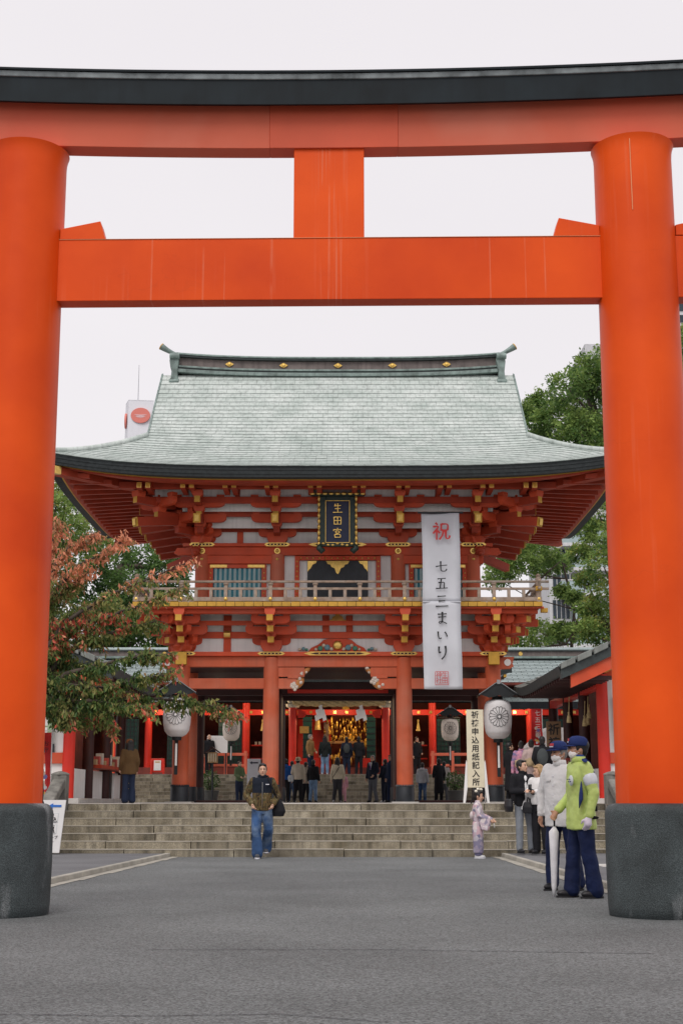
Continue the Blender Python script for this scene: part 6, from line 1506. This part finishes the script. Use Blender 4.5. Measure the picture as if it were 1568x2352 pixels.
        if logo:
            for (a, zc, hgt, wd, mm) in logo:
                q = MB(); vs = []
                for i in range(7):
                    t = a + wd * (i / 6 - .5); r_ = .1055 - max(0, zc - .19) * .3
                    for dz in (-hgt, hgt): vs.append(((r_ + .002) * math.sin(t), -(r_ + .002) * 1.12 * math.cos(t), zc + dz))
                q.add(vs, [(2 * i, 2 * i + 1, 2 * i + 3, 2 * i + 2) for i in range(6)]); s.out(q, 'cap_logo', mm, False, head=True, parent=o)
        return o
    def bucket(s, m):
        b = MB(); b.lathe((0, .01, 0), [(.14, .11), (.142, .12), (.105, .16), (.1, .21), (.085, .245), (.03, .26)], 20, 1, 1.1); return s.out(b, 'hat', m, False, head=True)
    def mask(s, m=M_PAPER):
        b = MB(); b.ell((0, -.042, .052), (.061, .064, .056), 16, 12)
        o = s.out(b, 'face_mask', m, False, head=True)
        for sd in (-1, 1): q = MB(); q.tube([(sd * .058, -.06, .085), (sd * .075, -.01, .115), (sd * .08, .02, .1), (sd * .075, .0, .07), (sd * .058, -.06, .03)], .0025, 5); s.out(q, 'mask_loop', m, False, head=True, parent=o)
        return o
    def top(s, m, hem=.82, full=1., sleeve=1., collar=True, fold=.02, name='jacket', flare=0., ln=None, belly=0.):
        b = MB(); w_ = s.w * full; ln = s.lean
        loft(b, [(0, 0, hem, (.175 + flare) * w_, .135 + flare * .6), (0, 0, hem + .06, (.18 + flare * .8) * w_, .14 + flare * .5), (0, -.01 - belly * .5, 1.08, .17 * w_ + .3 * belly, .13 + belly), (0, -ln * .18 - belly * .3, 1.24, .185 * w_, .138 + belly * .5), (0, -ln * .23, 1.36, .2 * w_, .125), (0, -ln * .25, 1.43, .165 * w_, .1), (0, -ln * .27, 1.475, .085, .08)])
        for sd in (-1, 1):
            S, E, H_ = s.arm(sd); S = S - Vector((sd * .02, 0, .0)); cap(b, S, E, .078 * full, .062 * full)
            if sleeve >= 1: cap(b, E, E.lerp(H_, .93), .062 * full, .05 * full)
            else: cap(b, E, E.lerp(H_, .1), .06, .055)
        o = s.out(b, name, m, fold=fold)
        if collar:
            q = MB(); q.lathe((0, -.01 - ln * .28, 0), [(.088, 1.45), (.082, 1.5), (.078, 1.525), (.07, 1.525), (.07, 1.45)], 18, 1, .95); s.out(q, 'collar', m, False, parent=o)
        return o
    def trousers(s, m, wide=1., fold=.014, top=.98, name='trousers', ankle=.06):
        b = MB(); loft(b, [(0, .0, .8, .15 * s.w, .11), (0, .005, .88, .168 * s.w, .128), (0, 0, top, .155 * s.w, .12)])
        for sd in (-1, 1): P, K, A = s.leg(sd); cap(b, P + Vector((0, 0, -.02)), K, .1 * wide, .078 * wide, 12); cap(b, K, A.lerp(K, .04), .078 * wide, ankle * 1.15 * wide, 12)
        return s.out(b, name, m, fold=fold)
    def skirt(s, m, z0, z1, r0, r1, name='skirt', fold=.02):
        b = MB(); loft(b, [(0, 0, z0, r0, r0 * .8), (0, 0, (z0 + z1) / 2, (r0 + r1) / 2 + .01, (r0 + r1) * .4), (0, 0, z1, r1, r1 * .75)]); return s.out(b, name, m, fold=fold)
    def shoes(s, m, sole=None):
        for sd in (-1, 1):
            P, K, A = s.leg(sd); z = A.z - .07; b = MB(); b.ell((A.x, A.y - .05, z + .045), (.05, .135, .045), 14, 8); b.ell((A.x, A.y + .02, z + .075), (.045, .055, .05), 10, 8)
            o = s.out(b, 'shoe', m, vox=.012); q = MB(); q.prism([(A.x + .05 * math.cos(a), A.y - .05 + .137 * math.sin(a)) for a in arch(0, 6.283, 16)[:-1]], z, z + .022, 'z'); s.out(q, 'sole', sole or M_INK, False, parent=o, smooth=False)
    def part(s, b, name, m, **k): return s.out(b, name, m, **k)
    def held(s, b, name, label, cat, m, remesh=True, **k):
        b.v = [tuple(s.M @ Vector(p)) for p in b.v]; o = b.build(name, m, None, smooth=True); tag(o, label, cat)
        if remesh: r_ = o.modifiers.new('skin', 'REMESH'); r_.mode = 'VOXEL'; r_.voxel_size = .014; r_.use_smooth_shade = True
        return o

SHOE = mat('black_leather', (.015, .015, .018), rough=.4, var=.2)
NAVYT = cloth('navy_uniform', (.008, .015, .055), var=.25, bump=.5, bscale=10, rough=.7); NAVY = cloth('navy_cap', (.02, .035, .13)); DKS = cloth('dark_suit', (.014, .018, .032)); BLK = cloth('black', (.014, .014, .017)); JEAN = cloth('blue_jeans', (.035, .075, .17), var=.5, scale=3.5, fade=(.26, .34, .44), fscale=4., bump=.6, bscale=14); JEAN2 = cloth('light_jeans', (.17, .27, .42), var=.3); JEAND = cloth('dark_jeans', (.016, .024, .05)); GREYT = cloth('grey_trousers', (.1, .105, .12)); WHT = cloth('white_shirt', (.75, .75, .75), var=.05)
REDLOGO = mat('red_logo', (.55, .05, .06)); WHLOGO = mat('white_logo', (.7, .7, .75))
# --- guard in yellow-green rain jacket
LIME = cloth('lime_rain_jacket', (.48, .6, .17), rough=.5, bump=.5, bscale=13, var=.1, spec=.4)
p = Person('guard in yellow green rain jacket, navy cap, trousers and white mask by right pedestal', 1340, 2050, 16.0, 1.74, face=-76, z=0, vox=.011, build=1.0, head_turn=-14, head_nod=-3, skin=M_SKIN2,
    arms={1: ((.25, .05, 1.13), (.25, -.02, .87)), -1: ((.27, .0, 1.1), (.2, -.2, .93))}, legs={1: ((.115, .02, .49), (.125, .09, .07)), -1: ((.1, -.06, .49), (.1, -.1, .07))})
p.hair(M_HAIR, trim=.93); cp = p.capp(NAVY, logo=((0, .205, .014, .8, REDLOGO), (0, .18, .006, .7, WHLOGO))); p.mask()
j = p.top(LIME, hem=.73, full=1.0, fold=.028, flare=.03)
q = MB(); q.box(-.028, .028, -.012, .012, -.004, .004); q = MB(); q.ell((.215, -.035, 1.475), (.05, .028, .012), 10, 6, Matrix.Rotation(R(25), 3, 'Y')); p.part(q, 'shoulder_strap', NAVY, remesh=False, parent=j)
q = MB(); q.tube([(.2, -.075, 1.25), (.208, -.085, 1.12), (.212, -.09, 1.06), (.2, -.11, .96)], [.008, .035, .04, .004], 8, True, .5); p.part(q, 'navy_insert', NAVY, remesh=False, parent=j)
q = MB(); S_, E_, H_ = p.arm(1); cap(q, S_.lerp(E_, .42), S_.lerp(E_, .56), .079, .077, 14); p.part(q, 'reflective_band', mat('reflective_silver', (.62, .66, .7), rough=.3), remesh=False, parent=j)
for (x, y, z, sx_, sz_) in ((.262, .03, 1.28, .035, .02), (.13, -.165, 1.26, .05, .06)):
    q = MB(); q.ell((x, y, z), (.012 if x > .2 else sx_, sx_ if x > .2 else .02, sz_), 10, 6); o = p.part(q, 'reflective_patch', mat('reflective_silver', (.62, .66, .7), rough=.3), remesh=False, parent=j)
    for i in range(4):
        e = MB(); e.ell((x + (.012 if x > .2 else (i - 1.5) * .024), y - (.0 if x > .2 else .022) + ((i - 1.5) * .02 if x > .2 else 0), z + .012 * (-1) ** i), (.007, .007, .007), 6, 5); p.part(e, 'star_print', NAVY, remesh=False, parent=o)
q = MB(); q.lathe((0, -.01, 0), [(.074, 1.46), (.07, 1.545), (.064, 1.545)], 18, 1, .95); p.part(q, 'shirt_collar', cloth('navy_shirt', (.03, .07, .25)), remesh=False)
q = MB(); q.tube([(.1, .02, 1.5), (.19, .04, 1.45), (.25, .06, 1.33), (.262, .07, 1.2)], .009, 6); p.part(q, 'piping', NAVY, remesh=False, parent=j)
q = MB(); q.ell((.2, .07, .86), (.02, .05, .018), 8, 6); q.tube([(.252, .06, .99), (.256, .06, .93)], .02, 6); p.part(q, 'cuff_tab', BLK, remesh=False, parent=j)
q = MB(); S_, E_, H_ = p.arm(1); hand(q, H_, (H_ - E_).normalized() * .8 + Vector((0, 0, -.2)), 1, .5, 1.3); p.part(q, 'glove', mat('lilac_glove', (.62, .56, .66)), vox=.008)
p.trousers(NAVYT, wide=1.06, fold=.025, ankle=.075); p.shoes(SHOE)
um = MB(); um.tube([(-.2, -.27, .0), (-.2, -.265, .12), (-.2, -.255, .5), (-.2, -.25, .7), (-.2, -.24, .76)], [.01, .03, .045, .055, .012], 10)
um = p.held(um, 'umbrella', 'furled white umbrella standing point down before the green jacketed guard', 'umbrella', mat('clear_white_vinyl', (.7, .7, .72), rough=.3, var=.12, scale=10), remesh=False)
q = MB(); q.tube([(-.2, -.24, .76), (-.2, -.24, .88), (-.2, -.23, .92), (-.2, -.2, .93), (-.2, -.18, .9)], .011, 8); q.v = [tuple(p.M @ Vector(x)) for x in q.v]; q.build('handle', M_INK, um, smooth=True)
# --- guard in white jacket
p = Person('guard in white rain jacket, navy cap and mask standing behind the green jacketed guard', 1294, 2035, 17.3, 1.74, face=-42, z=0, vox=.011, build=1.02, head_turn=-18, skin=M_SKIN2,
    arms={1: ((.27, .05, 1.14), (.26, .02, .87)), -1: ((.275, .0, 1.13), (.26, -.06, .87))}, legs={1: ((.12, .02, .49), (.15, .1, .07)), -1: ((.11, -.05, .49), (.12, -.05, .07))})
p.hair(M_GHAIR, trim=.93); p.capp(NAVY, logo=((0, .205, .014, .8, REDLOGO), (0, .18, .006, .7, WHLOGO))); p.mask()
j = p.top(cloth('white_rain_jacket', (.68, .675, .67), rough=.6, bump=.55, bscale=14, var=.06), hem=.74, full=1.02, fold=.03, flare=.03, belly=.02); 
for i in range(4): q = MB(); q.ell((-.005, -.168 + .004 * i, 1.0 + i * .11), (.011, .006, .011), 8, 6); p.part(q, 'snap_button', WHLOGO, remesh=False, parent=j)
q = MB(); q.box(-.13, -.04, -.17, -.155, 1.27, 1.29); p.part(q, 'pocket_flap', cloth('white_rain_jacket', 0), remesh=False, parent=j, smooth=False)
p.trousers(NAVYT, wide=1.08, fold=.025); p.shoes(SHOE)
# --- man in camouflage jacket
CAMO = cloth('camo_fleece', (.085, .07, .04), rough=.9, var=.1, scale=4)
def camo():
    t = CAMO.node_tree; N = t.nodes; L = t.links; b = N['Principled BSDF']; tc = N.new('ShaderNodeTexCoord')
    mp = N.new('ShaderNodeMapping'); mp.inputs['Scale'].default_value = (1.6, 1.6, .7); L.new(tc.outputs['Object'], mp.inputs[0])
    n = N.new('ShaderNodeTexNoise'); n.inputs['Scale'].default_value = 9; n.inputs['Detail'].default_value = 5; n.inputs['Distortion'].default_value = 1.5; L.new(mp.outputs[0], n.inputs['Vector'])
    c = N.new('ShaderNodeValToRGB'); e = c.color_ramp.elements; e[0].position = .3; e[0].color = (.02, .016, .012, 1); e[1].position = .75; e[1].color = (.34, .27, .17, 1)
    for pos, col in ((.42, (.06, .045, .025, 1)), (.5, (.16, .1, .04, 1)), (.57, (.055, .06, .028, 1)), (.66, (.2, .15, .08, 1))): k = e.new(pos); k.color = col
    L.new(n.outputs[0], c.inputs[0])
    g = N.new('ShaderNodeSeparateXYZ'); L.new(tc.outputs['Object'], g.inputs[0])      # black yoke over chest and shoulders
    def mth(op, a, v): m_ = N.new('ShaderNodeMath'); m_.operation = op; L.new(a, m_.inputs[0]); m_.inputs[1].default_value = v; return m_.outputs[0]
    zb = mth('GREATER_THAN', g.outputs[2], 1.2); xb_ = mth('LESS_THAN', mth('ABSOLUTE', mth('SUBTRACT', g.outputs[0], at(601, 1965, 26.9).x), 0), .185)
    mm = N.new('ShaderNodeMath'); mm.operation = 'MULTIPLY'; L.new(zb, mm.inputs[0]); L.new(xb_, mm.inputs[1])
    mx_ = N.new('ShaderNodeMix'); mx_.data_type = 'RGBA'; mx_.inputs[7].default_value = (.012, .016, .026, 1); L.new(c.outputs[0], mx_.inputs[6]); L.new(mm.outputs[0], mx_.inputs[0]); L.new(mx_.outputs[2], b.inputs['Base Color'])
camo()
p = Person('man in camouflage and black fleece jacket and blue jeans walking towards the camera', 601, 1965, 26.9, 1.74, face=3, z=0, vox=.011, build=1.02, skin=M_SKIN, head_nod=-4,
    arms={-1: ((.3, .05, 1.15), (.19, -.13, .98)), 1: ((.29, .06, 1.14), (.2, -.12, .98))}, legs={-1: ((.1, -.1, .5), (.08, -.14, .07)), 1: ((.12, -.02, .52), (.08, .2, .16))})
p.hair(M_HAIR); j = p.top(CAMO, hem=.86, full=1.02, fold=.02)
q = MB(); q.cyl((0, -.172, .92), (0, -.168, 1.38), .005, n=6); p.part(q, 'zip', mat('zip_grey', (.2, .2, .2)), remesh=False, parent=j)
q = MB(); q.box(.06, .125, -.172, -.166, 1.335, 1.35); p.part(q, 'chest_logo', WHLOGO, remesh=False, parent=j, smooth=False)
q = MB(); q.lathe((0, .012, 0), [(.09, 1.45), (.092, 1.5), (.09, 1.51), (.08, 1.49)], 18, 1, .95); p.part(q, 'high_collar', BLK, remesh=False, parent=j)
p.trousers(JEAN, wide=1.12, fold=.02, ankle=.08); p.shoes(mat('grey_sneaker', (.07, .075, .085), rough=.6, var=.4, scale=25), WHLOGO)
b = MB(); loft(b, [(.3, .02, .76, .1, .07), (.31, .02, .85, .13, .09), (.3, .02, .98, .1, .075), (.28, .02, 1.1, .04, .04)]); o = p.held(b, 'shoulder_bag', 'black shoulder bag on the camouflage jacket man hip', 'bag', BLK)
b = MB(); b.tube([(.3, -.02, 1.02), (.2, -.155, 1.25), (.12, -.13, 1.43), (.1, -.02, 1.5), (.14, .1, 1.42)], .014, 6); b.v = [tuple(p.M @ Vector(x)) for x in b.v]; b.build('strap', BLK, o, smooth=True)
# --- girl in kimono
KIM = cloth('floral_kimono', (.5, .42, .47), var=.1)
def kim():
    t = KIM.node_tree; N = t.nodes; L = t.links; b = N['Principled BSDF']; tc = N.new('ShaderNodeTexCoord')
    v = N.new('ShaderNodeTexVoronoi'); v.inputs['Scale'].default_value = 15; L.new(tc.outputs['Object'], v.inputs['Vector']); s_ = N.new('ShaderNodeSeparateColor'); L.new(v.outputs['Color'], s_.inputs[0])
    c = N.new('ShaderNodeValToRGB'); c.color_ramp.interpolation = 'CONSTANT'; e = c.color_ramp.elements; e[0].color = (.55, .45, .5, 1); e[1].position = .9; e[1].color = (.66, .62, .64, 1)
    for pos, col in ((.3, (.62, .42, .46, 1)), (.5, (.3, .27, .36, 1)), (.7, (.68, .6, .6, 1)), (.82, (.2, .2, .3, 1))): k = e.new(pos); k.color = col
    L.new(s_.outputs[0], c.inputs[0])
    g = N.new('ShaderNodeSeparateXYZ'); L.new(tc.outputs['Object'], g.inputs[0]); r_ = N.new('ShaderNodeMapRange'); r_.inputs[1].default_value = .2; r_.inputs[2].default_value = .55; r_.inputs[3].default_value = .65; r_.inputs[4].default_value = 0; L.new(g.outputs[2], r_.inputs[0])
    m = N.new('ShaderNodeMix'); m.data_type = 'RGBA'; m.inputs[7].default_value = (.17, .16, .26, 1); L.new(c.outputs[0], m.inputs[6]); L.new(r_.outputs[0], m.inputs[0]); L.new(m.outputs[2], b.inputs['Base Color'])
kim()
p = Person('little girl in pale floral kimono with white hair flowers at the foot of the steps', 1098, 1966, 26.9, 1.2, face=78, z=0, vox=.016, head_nod=8, arms={1: ((.22, -.1, 1.14), (.16, -.36, 1.02)), -1: ((.22, -.06, 1.12), (.14, -.34, 1.0))}, legs={1: ((.06, 0, .49), (.06, 0, .07)), -1: ((.06, 0, .49), (.06, .02, .07))})
p.hm = p.hm @ Matrix.Scale(1.28, 4); 
for c_ in list(p.t.children): bpy.data.objects.remove(c_)
p.body(); p.hair(M_HAIR, bun=True); j = p.top(KIM, hem=.7, name='kimono', fold=.02, collar=True)
p.skirt(KIM, .14, .95, .165, .19, name='kimono_skirt'); p.skirt(cloth('kimono_under', (.16, .15, .25)), .07, .3, .13, .14, name='kimono_hem')
for sd in (-1, 1): b = MB(); P = [(-.06, 1.18), (-.36, 1.08), (-.36, .98), (-.27, .72), (-.12, .76), (-.05, 1.0)]; b.prism(P, sd * .2 - .03, sd * .2 + .03, 'x'); p.part(b, 'long_sleeve', KIM, parent=j, vox=.014)
b = MB(); b.ell((0, .15, 1.12), (.12, .07, .12), 12, 8); p.part(b, 'sash_bow', cloth('pale_sash', (.6, .52, .52)), parent=j); 
for i, (x, y, z) in enumerate(((.05, .0, .24), (-.03, .03, .25), (.07, .07, .2), (0, .1, .22), (.03, -.03, .25), (.08, .04, .15), (-.07, .06, .2))): b = MB(); b.ell((x, y, z), (.035, .035, .028), 8, 6); p.part(b, 'hair_flower', mat('cream_petal', (.75, .7, .58)), remesh=False, head=True)
b = MB(); cap(b, (.0, .12, .12), (.0, .14, -.06), .02, .012); p.part(b, 'hair_ribbon', M_HAIR, remesh=False, head=True)
p.shoes(mat('white_socks', (.72, .72, .72)), WHLOGO)
b = MB(); b.tube([(.15, -.4, 1.0), (.15, -.42, .9), (.15, -.43, .8)], .018, 6); p.held(b, 'white_ribbon', 'small white ribbon toy hanging from the kimono girl hand', 'ribbon', M_PAPER, remesh=False)
# --- young man with camera, blond woman
p = Person('young man in black jacket and grey jeans holding a camera by the steps', 1204, 1963, 26.9, 1.72, face=20, z=.09, vox=.014, head_turn=25, head_nod=-6, arms={-1: ((.24, -.02, 1.14), (.06, -.28, 1.14)), 1: ((.24, -.06, 1.14), (.04, -.26, 1.16))}, legs={1: ((.13, -.02, .49), (.15, .02, .07)), -1: ((.1, -.02, .49), (.1, .0, .07))})
p.hair(M_HAIR); p.top(BLK, hem=.86, fold=.02); b = MB(); loft(b, [(0, -.075, .8, .1, .085), (0, -.06, 1.1, .09, .085), (0, -.04, 1.4, .055, .09), (0, -.02, 1.45, .05, .07)]); p.part(b, 't_shirt', WHT); p.trousers(cloth('grey_jeans', (.2, .22, .25), fade=(.3, .32, .35)), wide=.92); p.shoes(SHOE)
b = MB(); b.box(-.075, .065, -.33, -.26, 1.09, 1.2); b.cyl((0, -.33, 1.14), (0, -.42, 1.12), .045, .05, 14); p.held(b, 'camera', 'black camera in the hands of the young man in black', 'camera', M_INK, remesh=False)
b = MB(); loft(b, [(-.3, .0, .76, .06, .1), (-.31, 0, .86, .075, .13), (-.3, 0, 1.0, .06, .1)]); p.held(b, 'leather_bag', 'black leather bag at the camera man side', 'bag', SHOE)
p = Person('woman with long blond hair in white blouse and black trousers beside the camera man', 1243, 1967, 26.6, 1.62, face=-38, z=.09, vox=.014, head_turn=-30, head_nod=10, arms={-1: ((.23, -.05, 1.14), (.1, -.3, 1.22)), 1: ((.24, -.02, 1.14), (.06, -.28, 1.2))}, legs={})
p.hair(mat('blond_hair', (.36, .22, .1), rough=.45, var=.3, scale=14), long=.24); p.top(cloth('white_blouse', (.72, .71, .7)), hem=.95, full=1.08, fold=.025, collar=False, name='blouse'); p.trousers(BLK, wide=1.1, top=1.02); p.shoes(SHOE)
b = MB(); loft(b, [(-.22, -.1, .78, .11, .07), (-.22, -.1, .9, .12, .08), (-.22, -.1, 1.0, .08, .06)]); o = p.held(b, 'handbag', 'black bucket handbag of the blond woman', 'bag', SHOE); b = MB(); b.tube([(-.24, -.1, 1.0), (-.14, -.16, 1.25), (-.1, -.02, 1.46)], .012, 6); b.v = [tuple(p.M @ Vector(x)) for x in b.v]; b.build('strap', SHOE, o)
b = MB(); b.box(-.03, .04, -.4, -.385, 1.2, 1.34); p.held(b, 'smartphone', 'dark smartphone held up by the blond woman', 'phone', M_INK, remesh=False)
# --- woman in brown jacket on the terrace
p = Person('woman in brown jacket, brown cap and flared jeans on the left of the terrace', 295, 1836, 37.5, 1.64, face=-150, z=PLAT_Z, vox=.018, arms={1: ((.24, .02, 1.14), (.22, -.1, .92))}); BRN = cloth('brown_jacket', (.1, .055, .022)); p.hair(M_HAIR, long=.26); p.capp(cloth('brown_cap', (.16, .06, .025))); p.top(BRN, hem=.78, full=1.1, flare=.03); p.trousers(JEAND, wide=1.05, ankle=.085); p.shoes(SHOE)
# --- visitors inside the gate and on the rear steps
FAR = [
 # label, u, Y, h, face, top, bottom, hair/hat, extra, z
 ('man in olive green jacket looking at his phone left of the arrow sign', 549, 56.2, 1.6, 40, cloth('olive_jacket', (.1, .14, .07)), JEAND, None, 'phone', PLAT_Z),
 ('person in bright blue hooded jacket just right of the left inner column', 655, 54.2, 1.62, 172, cloth('blue_jacket', (.02, .09, .32)), BLK, None, 'hood', PLAT_Z),
 ('woman in beige jacket and cream bucket hat with a pale handbag', 684, 53.2, 1.64, 175, cloth('beige_jacket', (.5, .44, .35)), BLK, 'hat', 'bag', PLAT_Z),
 ('child in dark top and blue jeans half hidden behind the beige jacket woman', 670, 54.6, 1.55, 170, DKS, JEAN, None, None, PLAT_Z),
 ('woman in dark trousers and beige top between the hat woman and the youth', 702, 54.0, 1.5, 150, cloth('taupe_top', (.3, .26, .21)), BLK, None, None, PLAT_Z),
 ('youth in black jacket and light blue jeans right of the beige jacket woman', 719, 53.6, 1.57, 155, BLK, JEAN2, None, None, PLAT_Z),
 ('woman in cream blouse and charcoal trousers seen from behind at the centre', 775, 52.6, 1.62, 180, cloth('cream_blouse', (.66, .59, .44)), cloth('charcoal', (.045, .045, .052)), 'long', 'strap', PLAT_Z),
 ('child in pink clothes peeking out beside the cream blouse woman', 788, 53.6, 1.12, 180, cloth('pink_child', (.6, .3, .36)), cloth('pink_child', 0), None, None, PLAT_Z),
 ('grey haired man in dark suit with tie standing before the rear steps', 856, 51.6, 1.68, -35, DKS, GREYT, 'grey', 'tie', PLAT_Z),
 ('woman in navy suit next to the right inner gate column', 884, 52.4, 1.56, -130, DKS, DKS, None, None, PLAT_Z),
 ('man in navy suit partly hidden by the right inner gate column', 898, 51.8, 1.7, -60, cloth('navy_suit', (.015, .025, .06)), cloth('navy_suit', 0), None, None, PLAT_Z),
 ('boy in grey hooded top and jeans in the right gate bay', 970, 53.5, 1.46, 165, cloth('grey_hoodie', (.42, .44, .47)), JEAN, None, 'hood', PLAT_Z),
 ('woman in long black coat right of the boy in grey', 1008, 53.0, 1.6, -160, BLK, BLK, None, 'coat', PLAT_Z),
 ('person in pale top half hidden behind the black coat woman', 1020, 53.8, 1.52, 170, cloth('pale_top', (.42, .38, .36)), GREYT, None, None, PLAT_Z),
 ('man in tan jacket with dark bag on the rear steps by the left hall column', 712, 60.6, 1.7, 60, cloth('tan_jacket', (.26, .15, .06)), JEAND, 'grey', 'satchel', UZ),
 ('woman in dark hooded jacket and jeans at the top of the rear steps', 746, 60.4, 1.62, 175, cloth('black_green', (.016, .02, .02)), JEAN2, 'long', 'strap', UZ),
 ('person in dark clothes with backpack before the golden altar', 796, 60.8, 1.6, 180, DKS, JEAND, None, 'pack', UZ),
 ('person in black jacket beside the backpack wearer before the altar', 824, 60.8, 1.62, 178, BLK, BLK, None, None, UZ),
 ('person in long black coat in shade beside the right outer gate column', 1172, 40.0, 1.66, 110, BLK, BLK, None, 'coat', PLAT_Z),
 ('woman in blue floral kimono among the visitors near the office', 1199, 37.6, 1.6, 160, cloth('blue_floral', (.14, .2, .42), col2=(.5, .2, .24), var=.4, scale=9), None, 'bun', 'kimono', PLAT_Z),
 ('woman in dusty pink kimono with black bun beside the blue kimono', 1222, 37.2, 1.62, 160, cloth('pink_kimono', (.4, .3, .28), var=.3, scale=9), None, 'bun', 'kimono', PLAT_Z),
 ('man in black jacket carrying a grey backpack before the brown board', 1248, 36.6, 1.68, 172, BLK, BLK, None, 'pack', PLAT_Z),
 ('man in dark robe behind the lantern box in the left gate bay', 478, 59.8, 1.66, 20, BLK, BLK, 'bald', None, UZ),
 ('attendant in dark clothes at the counter in the right gate bay', 958, 61.5, 1.62, 30, BLK, BLK, None, None, UZ),
]
for i, (lb_, u, Y, h, face, tp, bt, hr, ex, z) in enumerate(FAR):
    rr = random.Random(100 + i); arms = {}
    if ex == 'phone': arms = {1: ((.23, -.04, 1.14), (.1, -.26, 1.1)), -1: ((.23, -.02, 1.14), (.12, -.24, 1.06))}
    elif rr.random() < .5: arms = {1: ((.24, .0, 1.14), (.16, -.18, 1.0))}
    sp = rr.uniform(0, .05)
    p = Person(lb_, u, 1838, Y, h, face=face, z=z, vox=.022, arms=arms, head_turn=rr.uniform(-15, 15), legs={1: ((.1, -.02, .49), (.11 + sp, .03, .07)), -1: ((.1, .0, .49), (.1 + sp * .5, -.03, .07))})
    if hr == 'bald': p.hair(M_GHAIR) if False else None
    elif hr == 'grey': p.hair(M_GHAIR)
    elif hr == 'long': p.hair(M_HAIR, long=.2)
    elif hr == 'bun': p.hair(M_HAIR, bun=True)
    else: p.hair(M_HAIR)
    if hr == 'hat': p.bucket(cloth('cream_hat', (.5, .4, .26)))
    if ex == 'kimono':
        p.top(tp, hem=.8, name='kimono', fold=.015)
        for sd in (-1, 1): b = MB(); b.box(sd * .25 - .04, sd * .25 + .04, -.2, .1, .82, 1.18); p.part(b, 'long_sleeve', tp)
        p.skirt(tp, .06, .95, .17, .175, name='kimono_skirt'); b = MB(); loft(b, [(0, .02, 1.0, .185, .16), (0, .02, 1.2, .185, .165)]); p.part(b, 'sash', cloth('sash_gold', (.4, .3, .18))); b = MB(); b.ell((0, .19, 1.12), (.11, .06, .12), 10, 8); p.part(b, 'sash_bow', cloth('sash_gold', 0)); p.shoes(WHLOGO)
    else:
        p.top(tp, hem=.35 if ex == 'coat' else rr.uniform(.78, .9), fold=.015, name='coat' if ex == 'coat' else 'jacket', flare=.03 if ex == 'coat' else 0); p.trousers(bt, wide=rr.uniform(.95, 1.1)); p.shoes(SHOE if i % 3 else mat('white_sneaker', (.6, .6, .6)))
    if ex == 'hood': b = MB(); b.ell((0, .1, 1.43), (.13, .07, .08), 12, 8); p.part(b, 'hood', tp)
    if ex == 'pack': b = MB(); b.ell((0, .18, 1.2), (.15, .09, .22), 14, 10); p.held(b, 'backpack', {'p': 'dark backpack worn before the golden altar'}['p'] if z == UZ else 'grey backpack on the man before the brown board', 'backpack', cloth('pack_grey', (.06, .068, .07)))
    if ex == 'bag': b = MB(); loft(b, [(.27, .06, .8, .1, .05), (.27, .06, .95, .13, .06), (.27, .05, 1.05, .1, .04)]); p.held(b, 'handbag', 'pale grey handbag of the woman in the bucket hat', 'bag', cloth('pale_bag', (.5, .53, .54)))
    if ex == 'satchel': b = MB(); loft(b, [(.22, .12, .88, .17, .08), (.22, .12, 1.02, .19, .09), (.22, .12, 1.12, .15, .07)]); p.held(b, 'satchel', 'dark satchel of the man in the tan jacket', 'bag', BLK)
    if ex == 'strap': b = MB(); b.tube([(-.16, .0, 1.44), (-.05, .145, 1.35), (.1, .155, 1.1), (.2, .1, .95)], .012, 6); p.part(b, 'bag_strap', M_INK, remesh=False)
    if ex == 'tie': b = MB(); b.prism([(-.06, 1.46), (.06, 1.46), (0, 1.2)], -.16, -.14); p.part(b, 'shirt_front', WHT, remesh=False, smooth=False); b = MB(); b.prism([(-.015, 1.44), (.015, 1.44), (.022, 1.24), (0, 1.2), (-.022, 1.24)], -.167, -.161); p.part(b, 'tie', cloth('tie', (.1, .05, .2)), remesh=False, smooth=False)
# foot of a bystander hidden behind the left pedestal
p = Person('person almost wholly hidden behind the left torii pedestal, only a dark shoe showing', 96, 2080, 14.55, 1.68, face=75, z=0, X=-3.2, vox=.02); p.hair(M_HAIR); p.top(DKS); p.trousers(NAVYT); p.shoes(mat('navy_shoe', (.03, .03, .07)))
